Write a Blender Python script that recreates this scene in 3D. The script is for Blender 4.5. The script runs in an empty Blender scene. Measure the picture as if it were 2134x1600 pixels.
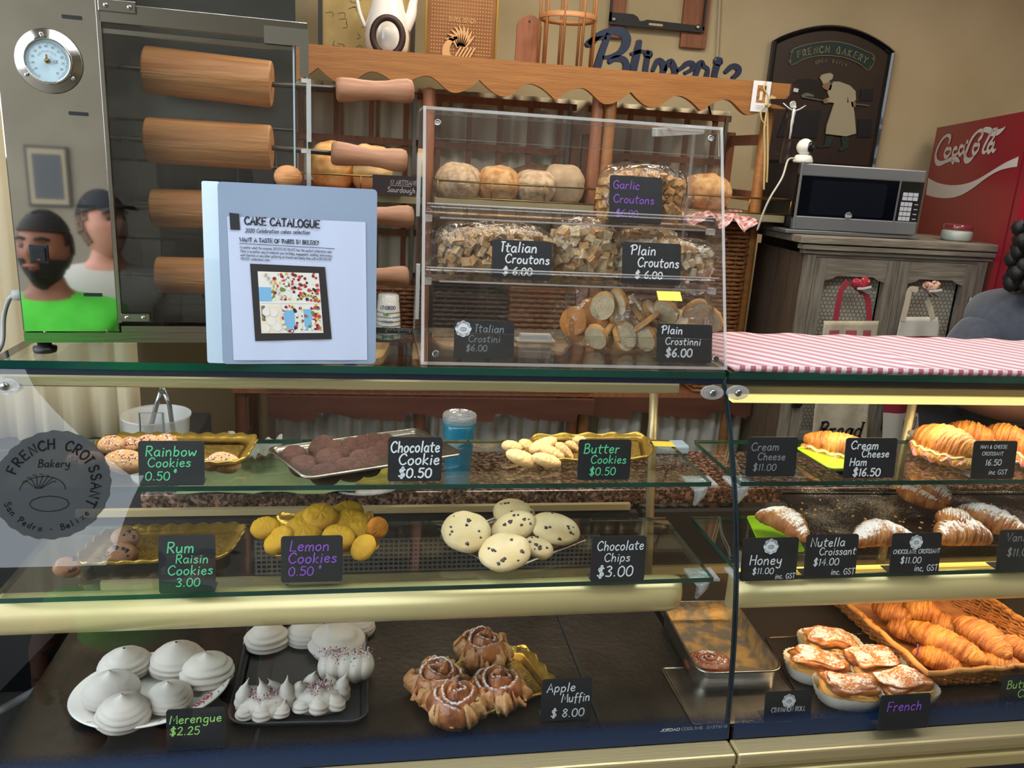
import bpy, math, random
from mathutils import Vector, Matrix, noise, Euler
PI = math.pi
sc = bpy.context.scene
COL = sc.collection
random.seed(7)

# ---------------------------------------------------------------- camera
F, CX, CY, CAMH = 1685.0, 1067.0, 800.0, 1.55
_dn = Vector((690-CX, -(6900-CY), -F)).normalized()
_X = Vector((10700-CX, -(930-CY), -F)).normalized()
_Z = -_dn
_X = (_X - _Z*_X.dot(_Z)).normalized()
_Y = _Z.cross(_X)
RM = Matrix((_X, _Y, _Z))                      # camera axes -> world axes
cam = bpy.data.objects.new('camera', bpy.data.cameras.new('camera'))
COL.objects.link(cam)
cam.matrix_world = Matrix.Translation((0, 0, CAMH)) @ RM.to_4x4()
cam.data.sensor_width = 36
cam.data.lens = F*36/2134
cam.data.clip_start = 0.02
sc.camera = cam
CAM = Vector((0, 0, CAMH))
def ray(px, py): return RM @ Vector((px-CX, -(py-CY), -F)).normalized()
def onY(px, py, y): d = ray(px, py); return CAM + d*(y/d.y)
def onZ(px, py, z): d = ray(px, py); return CAM + d*((z-CAMH)/d.z)
def onX(px, py, x): d = ray(px, py); return CAM + d*(x/d.x)
def onP(px, py, p, n): d = ray(px, py); return CAM + d*((Vector(p)-CAM).dot(n)/d.dot(n))

# ---------------------------------------------------------------- world, lights, exposure
sc.view_settings.view_transform = 'Standard'
sc.view_settings.look = 'None'
sc.view_settings.gamma = 1
sc.view_settings.use_curve_mapping = False
sc.view_settings.exposure = 0.0
sc.cycles.transparent_max_bounces = 28
sc.cycles.max_bounces = 7
sc.cycles.diffuse_bounces = 3
sc.cycles.glossy_bounces = 4
sc.cycles.transmission_bounces = 4
sc.cycles.sample_clamp_indirect = 4.0
sc.cycles.caustics_reflective = False
sc.cycles.caustics_refractive = False
sc.cycles.use_denoising = True
w = bpy.data.worlds.new('world'); sc.world = w; w.use_nodes = True
bg = w.node_tree.nodes['Background']
bg.inputs[0].default_value = (0.80, 0.90, 1.0, 1); bg.inputs[1].default_value = 5.0
def lamp(name, loc, size, power, color, rot=(0, 0, 0), label=None):
    l = bpy.data.lights.new(name, 'AREA'); l.shape = 'RECTANGLE'; l.size, l.size_y = size
    l.energy = power; l.color = color
    o = bpy.data.objects.new(name, l); COL.objects.link(o); o.location = loc; o.rotation_euler = rot
    return o
lamp('ceiling_fill', (0.5, 2.3, 2.66), (1.3, 0.3), 24, (1.0, 0.88, 0.70))  # added unseen area light, warms the valance and wall
lamp('ceiling_fill', (2.2, 1.9, 2.66), (0.3, 0.9), 15, (1.0, 0.86, 0.68))  # added unseen warm area light on the right, no fixture
lamp('ceiling_fill', (0.7, 0.85, 2.68), (2.4, 0.45), 34, (0.92, 0.96, 1.0))  # added frontal fill over the counter, unseen and without a fixture
lamp('case_lamp', (1.20, 1.282, 1.163), (1.05, 0.02), 2.6, (1.0, 0.82, 0.56))
lamp('case_lamp', (1.20, 1.19, 0.878), (1.05, 0.02), 3.6, (1.0, 0.74, 0.42))
lamp('case_lamp', (0.05, 1.30, 1.178), (1.0, 0.02), 1.6, (1.0, 0.95, 0.85))

# ---------------------------------------------------------------- materials
def lin(c):
    if isinstance(c, str):
        c = tuple(int(c[i:i+2], 16)/255 for i in (0, 2, 4))
    return tuple((x/12.92 if x <= .04045 else ((x+.055)/1.055)**2.4) for x in c[:3]) + (1,)
MATS = {}
def mat(name, col, rough=.6, metal=0, col2=None, ns=20, stretch=(1, 1, 1), bump=0, bs=None, spec=.5, coat=0, det=4, thr=(.3, .7),
        emit=0, sss=0, sheen=0):
    if name in MATS: return MATS[name]
    m = bpy.data.materials.new(name); m.use_nodes = True; MATS[name] = m
    nt = m.node_tree; N = nt.nodes; L = nt.links; b = N['Principled BSDF']
    b.inputs['Base Color'].default_value = lin(col); b.inputs['Roughness'].default_value = rough
    b.inputs['Metallic'].default_value = metal; b.inputs['Specular IOR Level'].default_value = spec
    b.inputs['Coat Weight'].default_value = coat
    if sheen: b.inputs['Sheen Weight'].default_value = sheen
    if sss:
        b.inputs['Subsurface Weight'].default_value = sss; b.inputs['Subsurface Scale'].default_value = .01
    if emit:
        b.inputs['Emission Color'].default_value = lin(col); b.inputs['Emission Strength'].default_value = emit
    if col2 or bump:
        tc = N.new('ShaderNodeTexCoord'); mp = N.new('ShaderNodeMapping'); mp.inputs['Scale'].default_value = stretch
        L.new(tc.outputs['Object'], mp.inputs[0])
    if col2:
        n = N.new('ShaderNodeTexNoise'); n.inputs['Scale'].default_value = ns; n.inputs['Detail'].default_value = det
        r = N.new('ShaderNodeValToRGB'); r.color_ramp.elements[0].position = thr[0]; r.color_ramp.elements[1].position = thr[1]
        r.color_ramp.elements[0].color = lin(col); r.color_ramp.elements[1].color = lin(col2)
        L.new(mp.outputs[0], n.inputs[0]); L.new(n.outputs[0], r.inputs[0]); L.new(r.outputs[0], b.inputs['Base Color'])
    if bump:
        n2 = N.new('ShaderNodeTexNoise'); n2.inputs['Scale'].default_value = bs or ns; n2.inputs['Detail'].default_value = 5
        bp = N.new('ShaderNodeBump'); bp.inputs['Strength'].default_value = min(1, bump); bp.inputs['Distance'].default_value = .004
        L.new(mp.outputs[0], n2.inputs[0]); L.new(n2.outputs[0], bp.inputs['Height']); L.new(bp.outputs[0], b.inputs['Normal'])
    return m
def mix_on(m, col, fac_fn):
    """blend another colour over m's base colour; fac_fn(nodes, links) returns a factor socket"""
    nt = m.node_tree; N = nt.nodes; L = nt.links; b = N['Principled BSDF']
    mx = N.new('ShaderNodeMix'); mx.data_type = 'RGBA'
    src = b.inputs['Base Color']
    if src.is_linked: L.new(src.links[0].from_socket, mx.inputs[6])
    else: mx.inputs[6].default_value = src.default_value
    mx.inputs[7].default_value = lin(col)
    L.new(fac_fn(N, L), mx.inputs[0]); L.new(mx.outputs[2], b.inputs['Base Color'])
    return m
def math_node(N, L, op, a, b_=None, c=None):
    n = N.new('ShaderNodeMath'); n.operation = op
    for i, v in enumerate((a, b_, c)):
        if v is None: continue
        if hasattr(v, 'node'): L.new(v, n.inputs[i])
        else: n.inputs[i].default_value = v
    return n.outputs[0]
def sugar(lo=.25, hi=.6, scale=260, coarse=35, cov=.62):
    def fn(N, L):
        g = N.new('ShaderNodeNewGeometry'); s = N.new('ShaderNodeSeparateXYZ'); L.new(g.outputs['Normal'], s.inputs[0])
        tc = N.new('ShaderNodeTexCoord')
        n = N.new('ShaderNodeTexNoise'); n.inputs['Scale'].default_value = scale; n.inputs['Detail'].default_value = 2
        n2 = N.new('ShaderNodeTexNoise'); n2.inputs['Scale'].default_value = coarse
        L.new(tc.outputs['Object'], n.inputs[0]); L.new(tc.outputs['Object'], n2.inputs[0])
        up = N.new('ShaderNodeMapRange'); up.inputs[1].default_value = lo; up.inputs[2].default_value = hi+.3
        L.new(s.outputs[2], up.inputs[0])
        a = math_node(N, L, 'ADD', math_node(N, L, 'MULTIPLY', n.outputs[0], .9), n2.outputs[0])
        a = math_node(N, L, 'MULTIPLY', a, up.outputs[0])
        r = N.new('ShaderNodeMapRange'); r.inputs[1].default_value = cov; r.inputs[2].default_value = cov+.24; r.inputs[4].default_value = .95
        L.new(a, r.inputs[0]); return r.outputs[0]
    return fn
def thin_glass(name, tint=(1, 1, 1), refl=1.0, rough=0.0, haze=0.0, hazecol=(.8, .8, .8), bump=0, bs=40):
    m = bpy.data.materials.new(name); m.use_nodes = True; nt = m.node_tree; N = nt.nodes; L = nt.links
    for n in list(N): N.remove(n)
    out = N.new('ShaderNodeOutputMaterial'); tr = N.new('ShaderNodeBsdfTransparent'); gl = N.new('ShaderNodeBsdfGlossy')
    tr.inputs[0].default_value = (*tint, 1); gl.inputs['Roughness'].default_value = rough
    fr = N.new('ShaderNodeLayerWeight'); fr.inputs[0].default_value = .5
    mul = math_node(N, L, 'MULTIPLY', math_node(N, L, 'MULTIPLY_ADD', math_node(N, L, 'POWER', fr.outputs['Facing'], 5.0), .9, .04), refl)
    mul = math_node(N, L, 'MINIMUM', mul, 1.0)
    mx = N.new('ShaderNodeMixShader'); L.new(mul, mx.inputs[0]); L.new(tr.outputs[0], mx.inputs[1]); L.new(gl.outputs[0], mx.inputs[2])
    last = mx.outputs[0]
    if bump:
        tc = N.new('ShaderNodeTexCoord'); n2 = N.new('ShaderNodeTexNoise'); n2.inputs['Scale'].default_value = bs
        n2.inputs['Detail'].default_value = 3; n2.inputs['Distortion'].default_value = 1.5
        bp = N.new('ShaderNodeBump'); bp.inputs['Strength'].default_value = bump; bp.inputs['Distance'].default_value = .01
        L.new(tc.outputs['Object'], n2.inputs[0]); L.new(n2.outputs[0], bp.inputs['Height'])
        L.new(bp.outputs[0], gl.inputs['Normal']); L.new(bp.outputs[0], fr.inputs['Normal'])
    if haze:
        df = N.new('ShaderNodeBsdfDiffuse'); df.inputs[0].default_value = (*hazecol, 1)
        m2 = N.new('ShaderNodeMixShader'); m2.inputs[0].default_value = haze
        L.new(last, m2.inputs[1]); L.new(df.outputs[0], m2.inputs[2]); last = m2.outputs[0]
    L.new(last, out.inputs[0]); MATS[name] = m
    return m
GLASS = thin_glass('clear glass', (.985, .995, .99), 1.4)
SHELFG = thin_glass('shelf glass', (.93, .975, .955), 1.3)
ACRYL = thin_glass('clear acrylic', (.985, .98, .975), 1.0, .02, .003, (.9, .88, .85))
FILM = thin_glass('cellophane film', (.995, .995, .995), 2.2, .10, .008, (.95, .95, .97), bump=1.0, bs=28)
ACEDGE = thin_glass('acrylic edge', (.9, .88, .85), 2.0, .1, .42, (.86, .84, .8))
CLEARP = thin_glass('clear moulded plastic', (.9, .9, .9), 2.5, .08, .25, (.85, .87, .88), bump=.5, bs=60)
GEDGE = mat('green glass edge', '0b4a3d', .12, col2='052c27', ns=6, stretch=(1, 1, 1), spec=.8)
GOLD = mat('champagne aluminium', 'c6b588', .34, .5, bump=.15, bs=300, stretch=(.05, 1, 1))
CREAM = mat('cream lacquered metal', 'cdbb86', .3, .3, col2='c2af78', ns=3)
STEEL = mat('brushed steel', '8f8f8c', .28, 1, bump=.12, bs=200, stretch=(.06, 1, 1))
DARKSTEEL = mat('dark worn steel', '55504b', .38, 1, col2='45403b', ns=14, bump=.2, bs=90)
TRAYSTEEL = mat('tray steel', 'a09a92', .3, 1, col2='857e76', ns=25, bump=.1, bs=60)
MIRROR = mat('polished steel', 'cbc8c4', .03, 1)
BLACKP = mat('black plastic', '15171a', .45)
NAVY = mat('navy enamel', '16233f', .3, col2='101a30', ns=5)
CHALK = mat('chalkboard black', '15181c', .55, col2='1e2126', ns=30)
WOODV = mat('honey wood', '8c582b', .42, col2='a67138', ns=22, stretch=(.25, 3, 4), bump=.25, bs=90, det=8, thr=(.25, .75))
WOODR = mat('reddish wood', '7e4a30', .5, col2='98603e', ns=30, stretch=(3, 3, .3), bump=.25, det=8)
WOODD = mat('dark brown wood', '4a271a', .5, col2='5c3323', ns=10, stretch=(.6, 3, 3), bump=.15)
ROLLW = mat('rolling pin wood', 'cf9156', .5, col2='a8662f', ns=60, stretch=(.10, 1.6, 1.6), bump=.5, bs=160, thr=(.3, .7), det=8)
HANDW = mat('pale turned wood', 'c08a68', .55, col2='a56f4c', ns=70, stretch=(.15, 1.5, 1.5), bump=.15, bs=120)
GREYW = mat('weathered grey wood', '8a8274', .75, col2='5e564a', ns=16, stretch=(5, 5, .5), bump=.5, bs=40, det=8)
GREYH = mat('weathered grey wood rails', '90887a', .75, col2='665e50', ns=16, stretch=(.5, 5, 5), bump=.5, bs=40, det=8)
SLATW = mat('brown side planks', '5b4a3a', .7, col2='463729', ns=10, stretch=(5, 5, .5), bump=.4, bs=40, det=8)
WALLM = mat('ochre plaster', 'c9b896', .85, col2='b7a680', ns=2.5, bump=.45, bs=14, det=6)
WHITEP = mat('white paper', 'e8e8ea', .6)
IVORY = mat('ivory plastic', 'e6e2d8', .35)

# ---------------------------------------------------------------- mesh helpers
class MB:
    def __init__(s): s.v = []; s.f = []; s.m = []; s.sm = []
    def add(s, vs, fs, mi=0, smooth=False):
        o = len(s.v); s.v += [tuple(p) for p in vs]
        for f in fs: s.f.append([i+o for i in f]); s.m.append(mi); s.sm.append(smooth)
        return s
    def box(s, c, d, rot=None, mi=0, emi=None):
        """emi: another material for the four narrow faces"""
        x, y, z = d[0]/2, d[1]/2, d[2]/2
        vs = [Vector((a, b, e)) for a in (-x, x) for b in (-y, y) for e in (-z, z)]
        if rot is not None:
            R = rot if isinstance(rot, Matrix) else Euler(rot).to_matrix(); vs = [R @ p for p in vs]
        fs = [((0, 1, 3, 2), 0), ((4, 6, 7, 5), 0), ((0, 4, 5, 1), 1), ((2, 3, 7, 6), 1), ((0, 2, 6, 4), 2), ((1, 5, 7, 3), 2)]
        thin = min(range(3), key=lambda i: d[i])
        c = Vector(c); o = len(s.v); s.v += [tuple(p+c) for p in vs]
        for f, ax in fs:
            s.f.append([i+o for i in f]); s.m.append(mi if (emi is None or ax == thin) else emi); s.sm.append(False)
        return s
    def rings(s, rings, close=True, cap0=False, cap1=False, mi=0, smooth=True):
        n = len(rings[0]); o = len(s.v)
        for r in rings: s.v += [tuple(p) for p in r]
        for i in range(len(rings)-1):
            for j in range(n if close else n-1):
                k = (j+1) % n
                s.f.append([o+i*n+j, o+i*n+k, o+(i+1)*n+k, o+(i+1)*n+j]); s.m.append(mi); s.sm.append(smooth)
        if cap0: s.f.append([o+j for j in range(n)][::-1]); s.m.append(mi); s.sm.append(False)
        if cap1: s.f.append([o+(len(rings)-1)*n+j for j in range(n)]); s.m.append(mi); s.sm.append(False)
        return s
    def lathe(s, prof, n=24, c=(0, 0, 0), rot=None, mi=0, caps=True, fn=None):
        rs = []
        for r, z in prof:
            ring = []
            for j in range(n):
                a = 2*PI*j/n; rr = r*(fn(a, r, z) if fn else 1)
                p = Vector((rr*math.cos(a), rr*math.sin(a), z))
                if rot is not None: p = (rot if isinstance(rot, Matrix) else Euler(rot).to_matrix()) @ p
                ring.append(p+Vector(c))
            rs.append(ring)
        return s.rings(rs, True, caps, caps, mi)
    def tube(s, pts, r, n=8, mi=0, closed=False, flat=1.0):
        pts = [Vector(p) for p in pts]; rs = []; up = Vector((0, 0, 1)); m = len(pts)
        rr = r if hasattr(r, '__len__') else [r]*m
        prev = None
        for i, p in enumerate(pts):
            if closed: t = pts[(i+1) % m]-pts[i-1]
            else: t = pts[min(i+1, m-1)]-pts[max(i-1, 0)]
            if t.length < 1e-9: t = Vector((1, 0, 0))
            t.normalize()
            if prev is None:
                a = up if abs(t.z) < .9 else Vector((0, 1, 0)); prev = (a - t*a.dot(t)).normalized()
            else:
                q = prev - t*prev.dot(t); prev = q.normalized() if q.length > 1e-6 else prev
            b = t.cross(prev)
            rs.append([p + (prev*math.cos(2*PI*j/n)*flat + b*math.sin(2*PI*j/n))*rr[i] for j in range(n)])
        if closed: rs.append(rs[0]); return s.rings(rs, True, mi=mi)
        return s.rings(rs, True, True, True, mi)
    def prism(s, poly, fr, thick, mi=0):
        """poly 2d outline (ccw) mapped by fr(x,y,d) -> point; d runs 0..thick"""
        n = len(poly)
        a = [fr(x, y, 0) for x, y in poly]; b = [fr(x, y, thick) for x, y in poly]
        o = len(s.v); s.v += [tuple(p) for p in a+b]
        s.f.append([o+i for i in range(n)]); s.f.append([o+n+i for i in range(n)][::-1])
        for i in range(n): s.f.append([o+i, o+n+i, o+n+(i+1) % n, o+(i+1) % n])
        s.m += [mi]*(n+2); s.sm += [False]*(n+2)
        return s
    def grid(s, fn, nu, nv, mi=0, smooth=True, closeu=False):
        return s.rings([[fn(i/(nu if closeu else nu), j/nv) for i in range(nu if closeu else nu+1)] for j in range(nv+1)], closeu, mi=mi, smooth=smooth)
    def build(s, name, mats, parent=None, loc=None, rot=None, bevel=0, **pr):
        me = bpy.data.meshes.new(name); me.from_pydata(s.v, [], s.f)
        if not isinstance(mats, (list, tuple)): mats = [mats]
        for m in mats: me.materials.append(m)
        me.polygons.foreach_set('material_index', s.m); me.polygons.foreach_set('use_smooth', s.sm); me.update()
        if len(s.f) < 4000:
            import bmesh
            b_ = bmesh.new(); b_.from_mesh(me); bmesh.ops.recalc_face_normals(b_, faces=b_.faces); b_.to_mesh(me); b_.free()
        return link(name, me, parent, loc, rot, bevel, **pr)
def link(name, me, parent=None, loc=None, rot=None, bevel=0, **pr):
    o = bpy.data.objects.new(name, me); COL.objects.link(o)
    if loc is not None: o.location = loc
    if rot is not None: o.rotation_euler = rot
    if parent: o.parent = parent
    if bevel:
        b = o.modifiers.new('bevel', 'BEVEL'); b.width = bevel; b.segments = 2; b.limit_method = 'ANGLE'
    for k, v in pr.items(): o[k] = v
    return o
def thing(name, label, cat, loc=(0, 0, 0), rot=(0, 0, 0), group=None):
    o = bpy.data.objects.new(name, None); COL.objects.link(o); o.location = loc; o.rotation_euler = rot
    o['label'] = label; o['category'] = cat; o.empty_display_size = .02
    if group: o['group'] = group
    return o
def tag(o, label, cat, group=None):
    o['label'] = label; o['category'] = cat
    if group: o['group'] = group
    return o
def struct(o): o['kind'] = 'structure'; return o
def fbm(p, s, k=0): return noise.noise(Vector((p[0]*s+k*7.3, p[1]*s-k*3.1, p[2]*s+k*1.7)))
def rpoly(w, h, r, n=4, cx=0, cy=0):
    P = []
    for sx, sy, a0 in ((1, -1, -90), (1, 1, 0), (-1, 1, 90), (-1, -1, 180)):
        for i in range(n+1):
            a = math.radians(a0+90*i/n); P.append((cx+sx*(w/2-r)+r*math.cos(a), cy+sy*(h/2-r)+r*math.sin(a)))
    return P
XZ = lambda x, y, d: (x, d, y)
def smooth_path(P, k=5):
    if len(P) < 3: return P
    o = []; Q = [P[0]]+list(P)+[P[-1]]
    for i in range(1, len(Q)-2):
        a, b, c, d = Q[i-1:i+3]
        for j in range(k):
            t = j/k
            o.append(tuple(.5*((2*b[m])+(-a[m]+c[m])*t+(2*a[m]-5*b[m]+4*c[m]-d[m])*t*t+(-a[m]+3*b[m]-3*c[m]+d[m])*t**3) for m in range(len(b))))
    o.append(tuple(P[-1])); return o
def ribbon(mb, P, w, fr, thick=0, mi=0):
    """flat stroke along 2-D path P (third value = own half width)"""
    n = len(P); L = []; R = []
    for i in range(n):
        a = P[max(i-1, 0)]; b = P[min(i+1, n-1)]; dx, dy = b[0]-a[0], b[1]-a[1]; l = math.hypot(dx, dy) or 1; dx /= l; dy /= l
        h = P[i][2] if len(P[i]) > 2 else w/2
        e = (-h*.6 if i == 0 else h*.6 if i == n-1 else 0)
        x, y = P[i][0]+dx*e, P[i][1]+dy*e
        L.append((x-dy*h, y+dx*h)); R.append((x+dy*h, y-dx*h))
    if thick == 0:
        vs = [fr(*p, 0) for q in zip(L, R) for p in q]
        mb.add(vs, [(2*i, 2*i+1, 2*i+3, 2*i+2) for i in range(n-1)], mi)
    else:
        vs = []
        for l, r in zip(L, R): vs += [fr(*l, 0), fr(*r, 0), fr(*r, thick), fr(*l, thick)]
        fs = [(0, 3, 2, 1), (4*n-4, 4*n-3, 4*n-2, 4*n-1)]
        for i in range(n-1):
            for j in range(4): fs.append((4*i+j, 4*i+(j+1) % 4, 4*i+4+(j+1) % 4, 4*i+4+j))
        mb.add(vs, fs, mi)
GL = {
'A': (6, '0,0 3,9 6,0|1,3.3 5,3.3'), 'B': (5.5, '.5,0 .5,9|~0,8.6 3,9.2 4.6,7.4 3,5.2 1,4.8 4,4.6 5.4,2.4 3.6,.2 0,.2'),
'C': (6, '~5.8,7.4 4.2,9 1.6,8 0,4.6 1.4,1 3.8,0 6,1.4'), 'D': (6, '.5,0 .5,9|~.5,9 4,8.4 5.8,4.6 4,.6 .5,0'),
'E': (5, '5,9 .5,9 .5,0 5,0|.5,4.7 4,4.7'), 'F': (5, '.5,0 .5,9 5,9|.5,4.7 4,4.7'),
'G': (6.4, '~5.8,7.4 4,9 1.5,8 0,4.6 1.4,1 3.8,0 6,1.4 6.1,4|6.2,4 3.6,4'), 'H': (6, '.4,0 .4,9|5.6,0 5.6,9|.4,4.6 5.6,4.6'),
'I': (3, '1.5,0 1.5,9|0,9 3.4,9'), 'J': (4, '~4,9 4,2 2.4,0 0,1.4'), 'K': (5.6, '.4,0 .4,9|5,9 .6,4.2 5.6,0'), 'L': (5, '.8,9 .4,0 5,0'),
'M': (7, '0,0 .8,9 3.5,3 6.2,9 7,0'), 'N': (6, '.4,0 .4,9 5.6,0 5.6,9'), 'O': (6.4, '~3.2,9 .6,7.6 0,4 1.6,.4 4,0 6.2,2.6 6,7 3.2,9'),
'P': (5.4, '.8,0 1,9|~-1,7.4 1,9 4,9 5.4,7 4,4.8 1,4.4'), 'R': (5.6, '.5,0 .5,9|~.5,9 4,8.8 5,6.8 3.6,4.8 .5,4.6|1.8,4.6 5.4,0'),
'S': (5, '~4.8,7.6 2.8,9 .6,7.6 1.4,5.2 4,4 4.8,1.8 2.6,0 0,1.4'), 'T': (6, '3,0 3,9|~0,8.4 2,9.2 6,9'), 'U': (6, '~.4,9 .4,3 2.6,0 5.4,2.4 5.6,9'),
'V': (6, '0,9 2.8,0 6,9'), 'W': (8, '0,9 2,0 4,6 6,0 8,9'), 'Y': (6, '0,9 3,4.4 6,9|3,4.4 3,0'), 'Z': (5, '0,9 5,9 0,0 5,0'),
'a': (5, '~4.4,4.6 2,5.2 .2,2.8 1.4,.2 3.4,.8 4.4,4.6|4.4,5 4.4,1 5,0'), 'b': (5, '.6,9 .6,0|~.6,3.6 3,5.2 4.6,2.8 3,0 .6,.6'),
'c': (4.2, '~4,4.4 2.2,5.2 .2,2.8 1.6,0 4,.8'), 'd': (5, '4.4,9 4.4,0|~4.4,4.2 2,5.2 .2,2.6 1.6,0 4.4,1'),
'e': (4.6, '~.3,2.6 4,3.2 3.2,5.1 1.2,4.6 .3,2.2 2,0 4.4,1'), 'f': (3.6, '~4,8.6 2.6,9 1.6,7 1.5,-1.6|0,4.8 3.4,4.8'),
'g': (5, '~4.4,4.4 2,5.2 .3,2.6 1.8,.2 4.2,1.6 4.5,5|~4.5,5 4.4,-2 2,-3.4 .3,-2.2'), 'h': (5, '.6,9 .6,0|~.6,2.8 2.6,5.2 4.2,4 4.3,0'),
'i': (1.8, '1,5 .9,0|1,7 1.1,7.5'), 'j': (2.5, '~1.6,5 1.6,-2 0,-3|1.6,7 1.7,7.5'), 'k': (4.6, '.5,9 .5,0|4,5.2 .8,2.4 4.4,0'), 'l': (2, '1.2,9.2 .8,0'),
'm': (7, '.4,5 .4,0|~.4,3 2,5.2 3.4,4 3.5,0|~3.5,3 5.2,5.2 6.5,4 6.6,0'), 'n': (5, '.4,5 .4,0|~.4,3 2.4,5.2 4,4 4.2,0'),
'o': (4.8, '~2.4,5.1 .4,3.6 .8,.8 2.8,0 4.5,2.2 3.8,4.6 2.4,5.1'), 'p': (5, '.6,5 .4,-3|~.6,4 3,5.2 4.6,2.8 3,0 .6,.8'),
'q': (5, '~4.4,4.4 2,5.2 .3,2.6 1.8,.2 4.2,1.6|4.5,5 4.3,-3'), 'r': (3.6, '.5,5 .5,0|~.5,3 1.8,4.9 3.6,4.8'),
's': (4, '~3.8,4.4 2,5.2 .6,4 2.4,2.8 3.8,1.4 2,0 .2,.8'), 't': (4, '~1.8,8 1.5,1.2 3.4,.1|0,5.4 4.2,5.8'),
'u': (5, '~.4,5 .5,1.4 2,0 4,1.8|4.3,5 4.3,0'), 'v': (4.6, '.2,5 2.2,0 4.4,5'), 'w': (6.6, '~.2,5 1.2,.2 3.2,3.6 4.8,.2 6.4,5'),
'x': (4.4, '.2,5 4.2,0|4.2,5 .2,0'), 'y': (4.8, '~.3,5 .8,2 3,1.4 4.3,4|~4.4,5 4,-2 2,-3.4 .3,-2.4'), 'z': (4, '.2,5 4,5 .2,0 4.2,0'),
'0': (5.4, '~2.7,8.4 .4,6.6 .3,2 2.7,0 5,2 4.8,6.6 2.7,8.4'), '1': (2.4, '.6,7 1.6,8.6 1.4,0'), '2': (5, '~.3,6.8 2.4,8.6 4.4,6.8 3,3.4 .2,.1|.2,.1 5,.2'),
'3': (5, '~.4,7.8 2.8,8.5 4.2,6.6 2,4.6 4.6,3 3.4,.3 .2,.6'), '4': (5, '3.6,0 3.6,8.6 .2,2.8 5,2.8'), '5': (5, '4.6,8.4 1,8.4|~1,8.4 .7,5 3,5.2 4.8,2.8 3,0 .2,.8'),
'6': (5, '~4,8.6 1.2,5.6 .4,2 2.4,0 4.6,1.8 3.4,4.2 .8,3'), '7': (5, '.2,8.4 4.8,8.4 2,0'), '8': (5, '~2.5,8.5 .6,6.8 2.4,4.6 4.6,2.4 2.6,0 .4,2 2.6,4.6 4.4,6.8 2.5,8.5'),
'9': (5, '~4.4,6.6 2.4,8.5 .5,6.2 2.4,4.4 4.4,6.6|4.4,6.6 3.6,0'), '.': (2, '.8,0 1.1,.4'), '-': (4, '.4,3.6 3.6,3.6'), "'": (1.5, '.7,9 .6,7.2'), ',': (2, '1,.6 .6,-1.2'),
'$': (5.4, '~4.8,6.8 2.8,8 .6,6.6 1.4,4.6 4,3.6 4.8,1.6 2.6,.2 0,1.4|2.2,9.4 2.2,-1|3.2,9.4 3.2,-1'), '&': (6, '~5.6,0 1.4,6 2.6,8.8 4,7 .6,2.6 2,0 4,.6 5.6,3.4'),
'?': (4.6, '~.3,7 2.4,9 4.4,7 2.4,4 2.3,2.4|2.3,.2 2.4,.6'), '@': (3.2, '~3,7.4 1.6,8.2 .4,6.6 1.4,5.2 3,5.8|1.8,9 1.7,4.4'), ' ': (3, ''),
}
def stroke_text(mb, s, x, y, size, fr, wt=.9, slant=.08, serif=False, thick=0, sx=1.0, jit=0, mi=0, track=1.5, center=False):
    k = size/9.0
    if center: x -= k*sx*(sum(GL.get(c, (4, ''))[0]+track for c in s)-track)/2
    for ch in s:
        adv, path = GL.get(ch, (4, ''))
        jy = random.uniform(-jit, jit)
        for p in path.split('|'):
            if not p: continue
            sm = p[0] == '~'
            P = [tuple(float(q) for q in t.split(',')) for t in p.lstrip('~').split()]
            if sm: P = smooth_path(P, 4)
            P = [(x+k*sx*(a+slant*b), y+k*(b+jy)) for a, b in P]
            ribbon(mb, P, wt*k, fr, thick, mi)
            if serif and not sm:
                for a in (P[0], P[-1]):
                    ribbon(mb, [(a[0]-k*1.1*sx, a[1]), (a[0]+k*1.1*sx, a[1])], wt*k*.5, fr, thick, mi)
        x += k*sx*(adv+track)
    return x
def printed(text, size, loc, mt, parent, rot=(PI/2, 0, 0), align='LEFT', name='lettering', bold=0, ext=0):
    c = bpy.data.curves.new('lettering', 'FONT'); c.body = text; c.size = size; c.align_x = align; c.offset = bold; c.extrude = ext
    c.resolution_u = 3
    o = bpy.data.objects.new('tmp', c); me = bpy.data.meshes.new_from_object(o); bpy.data.objects.remove(o)
    me.materials.clear(); me.materials.append(mt)
    return link(name, me, parent, loc, rot)

# ---------------------------------------------------------------- setting
YW = 3.55
def gprof(z): return ((0.4442454906943418*z-0.6619121516600138)*z+0.37721582670831216)*z+0.9748006555205361
struct(MB().box((1.05, YW+.05, 1.35), (4.6, .1, 2.8)).build('wall_back', WALLM))
struct(MB().box((3.35, 2.05, 1.35), (.1, 3.1, 2.8)).box((3.35, -.55, 1.35), (.1, 2.1, 2.8)).build('wall_right', WALLM))
struct(MB().box((-1.25, 2.55, 1.35), (.1, 2.1, 2.8)).build('wall_left', WALLM))
struct(MB().box((1.09, -1.55, 1.35), (4.42, .1, 2.8)).build('wall_front', mat('tan stucco', '98907f', .9, col2='8a8272', ns=4)))
struct(MB().box((-3.6, -1.55, .69), (4.96, .1, 1.38)).build('wall_front_low', mat('dark painted wall', '2b2d33', .8)))
struct(MB().box((1.05, 1.05, 2.75), (4.5, 5.2, .1)).build('ceiling', mat('ceiling paint', 'a29c90', .9)))
struct(MB().box((-1, 0, -.05), (14, 12, .1)).build('floor', mat('floor tile', '8a8378', .5, col2='7c766c', ns=3)))
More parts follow.
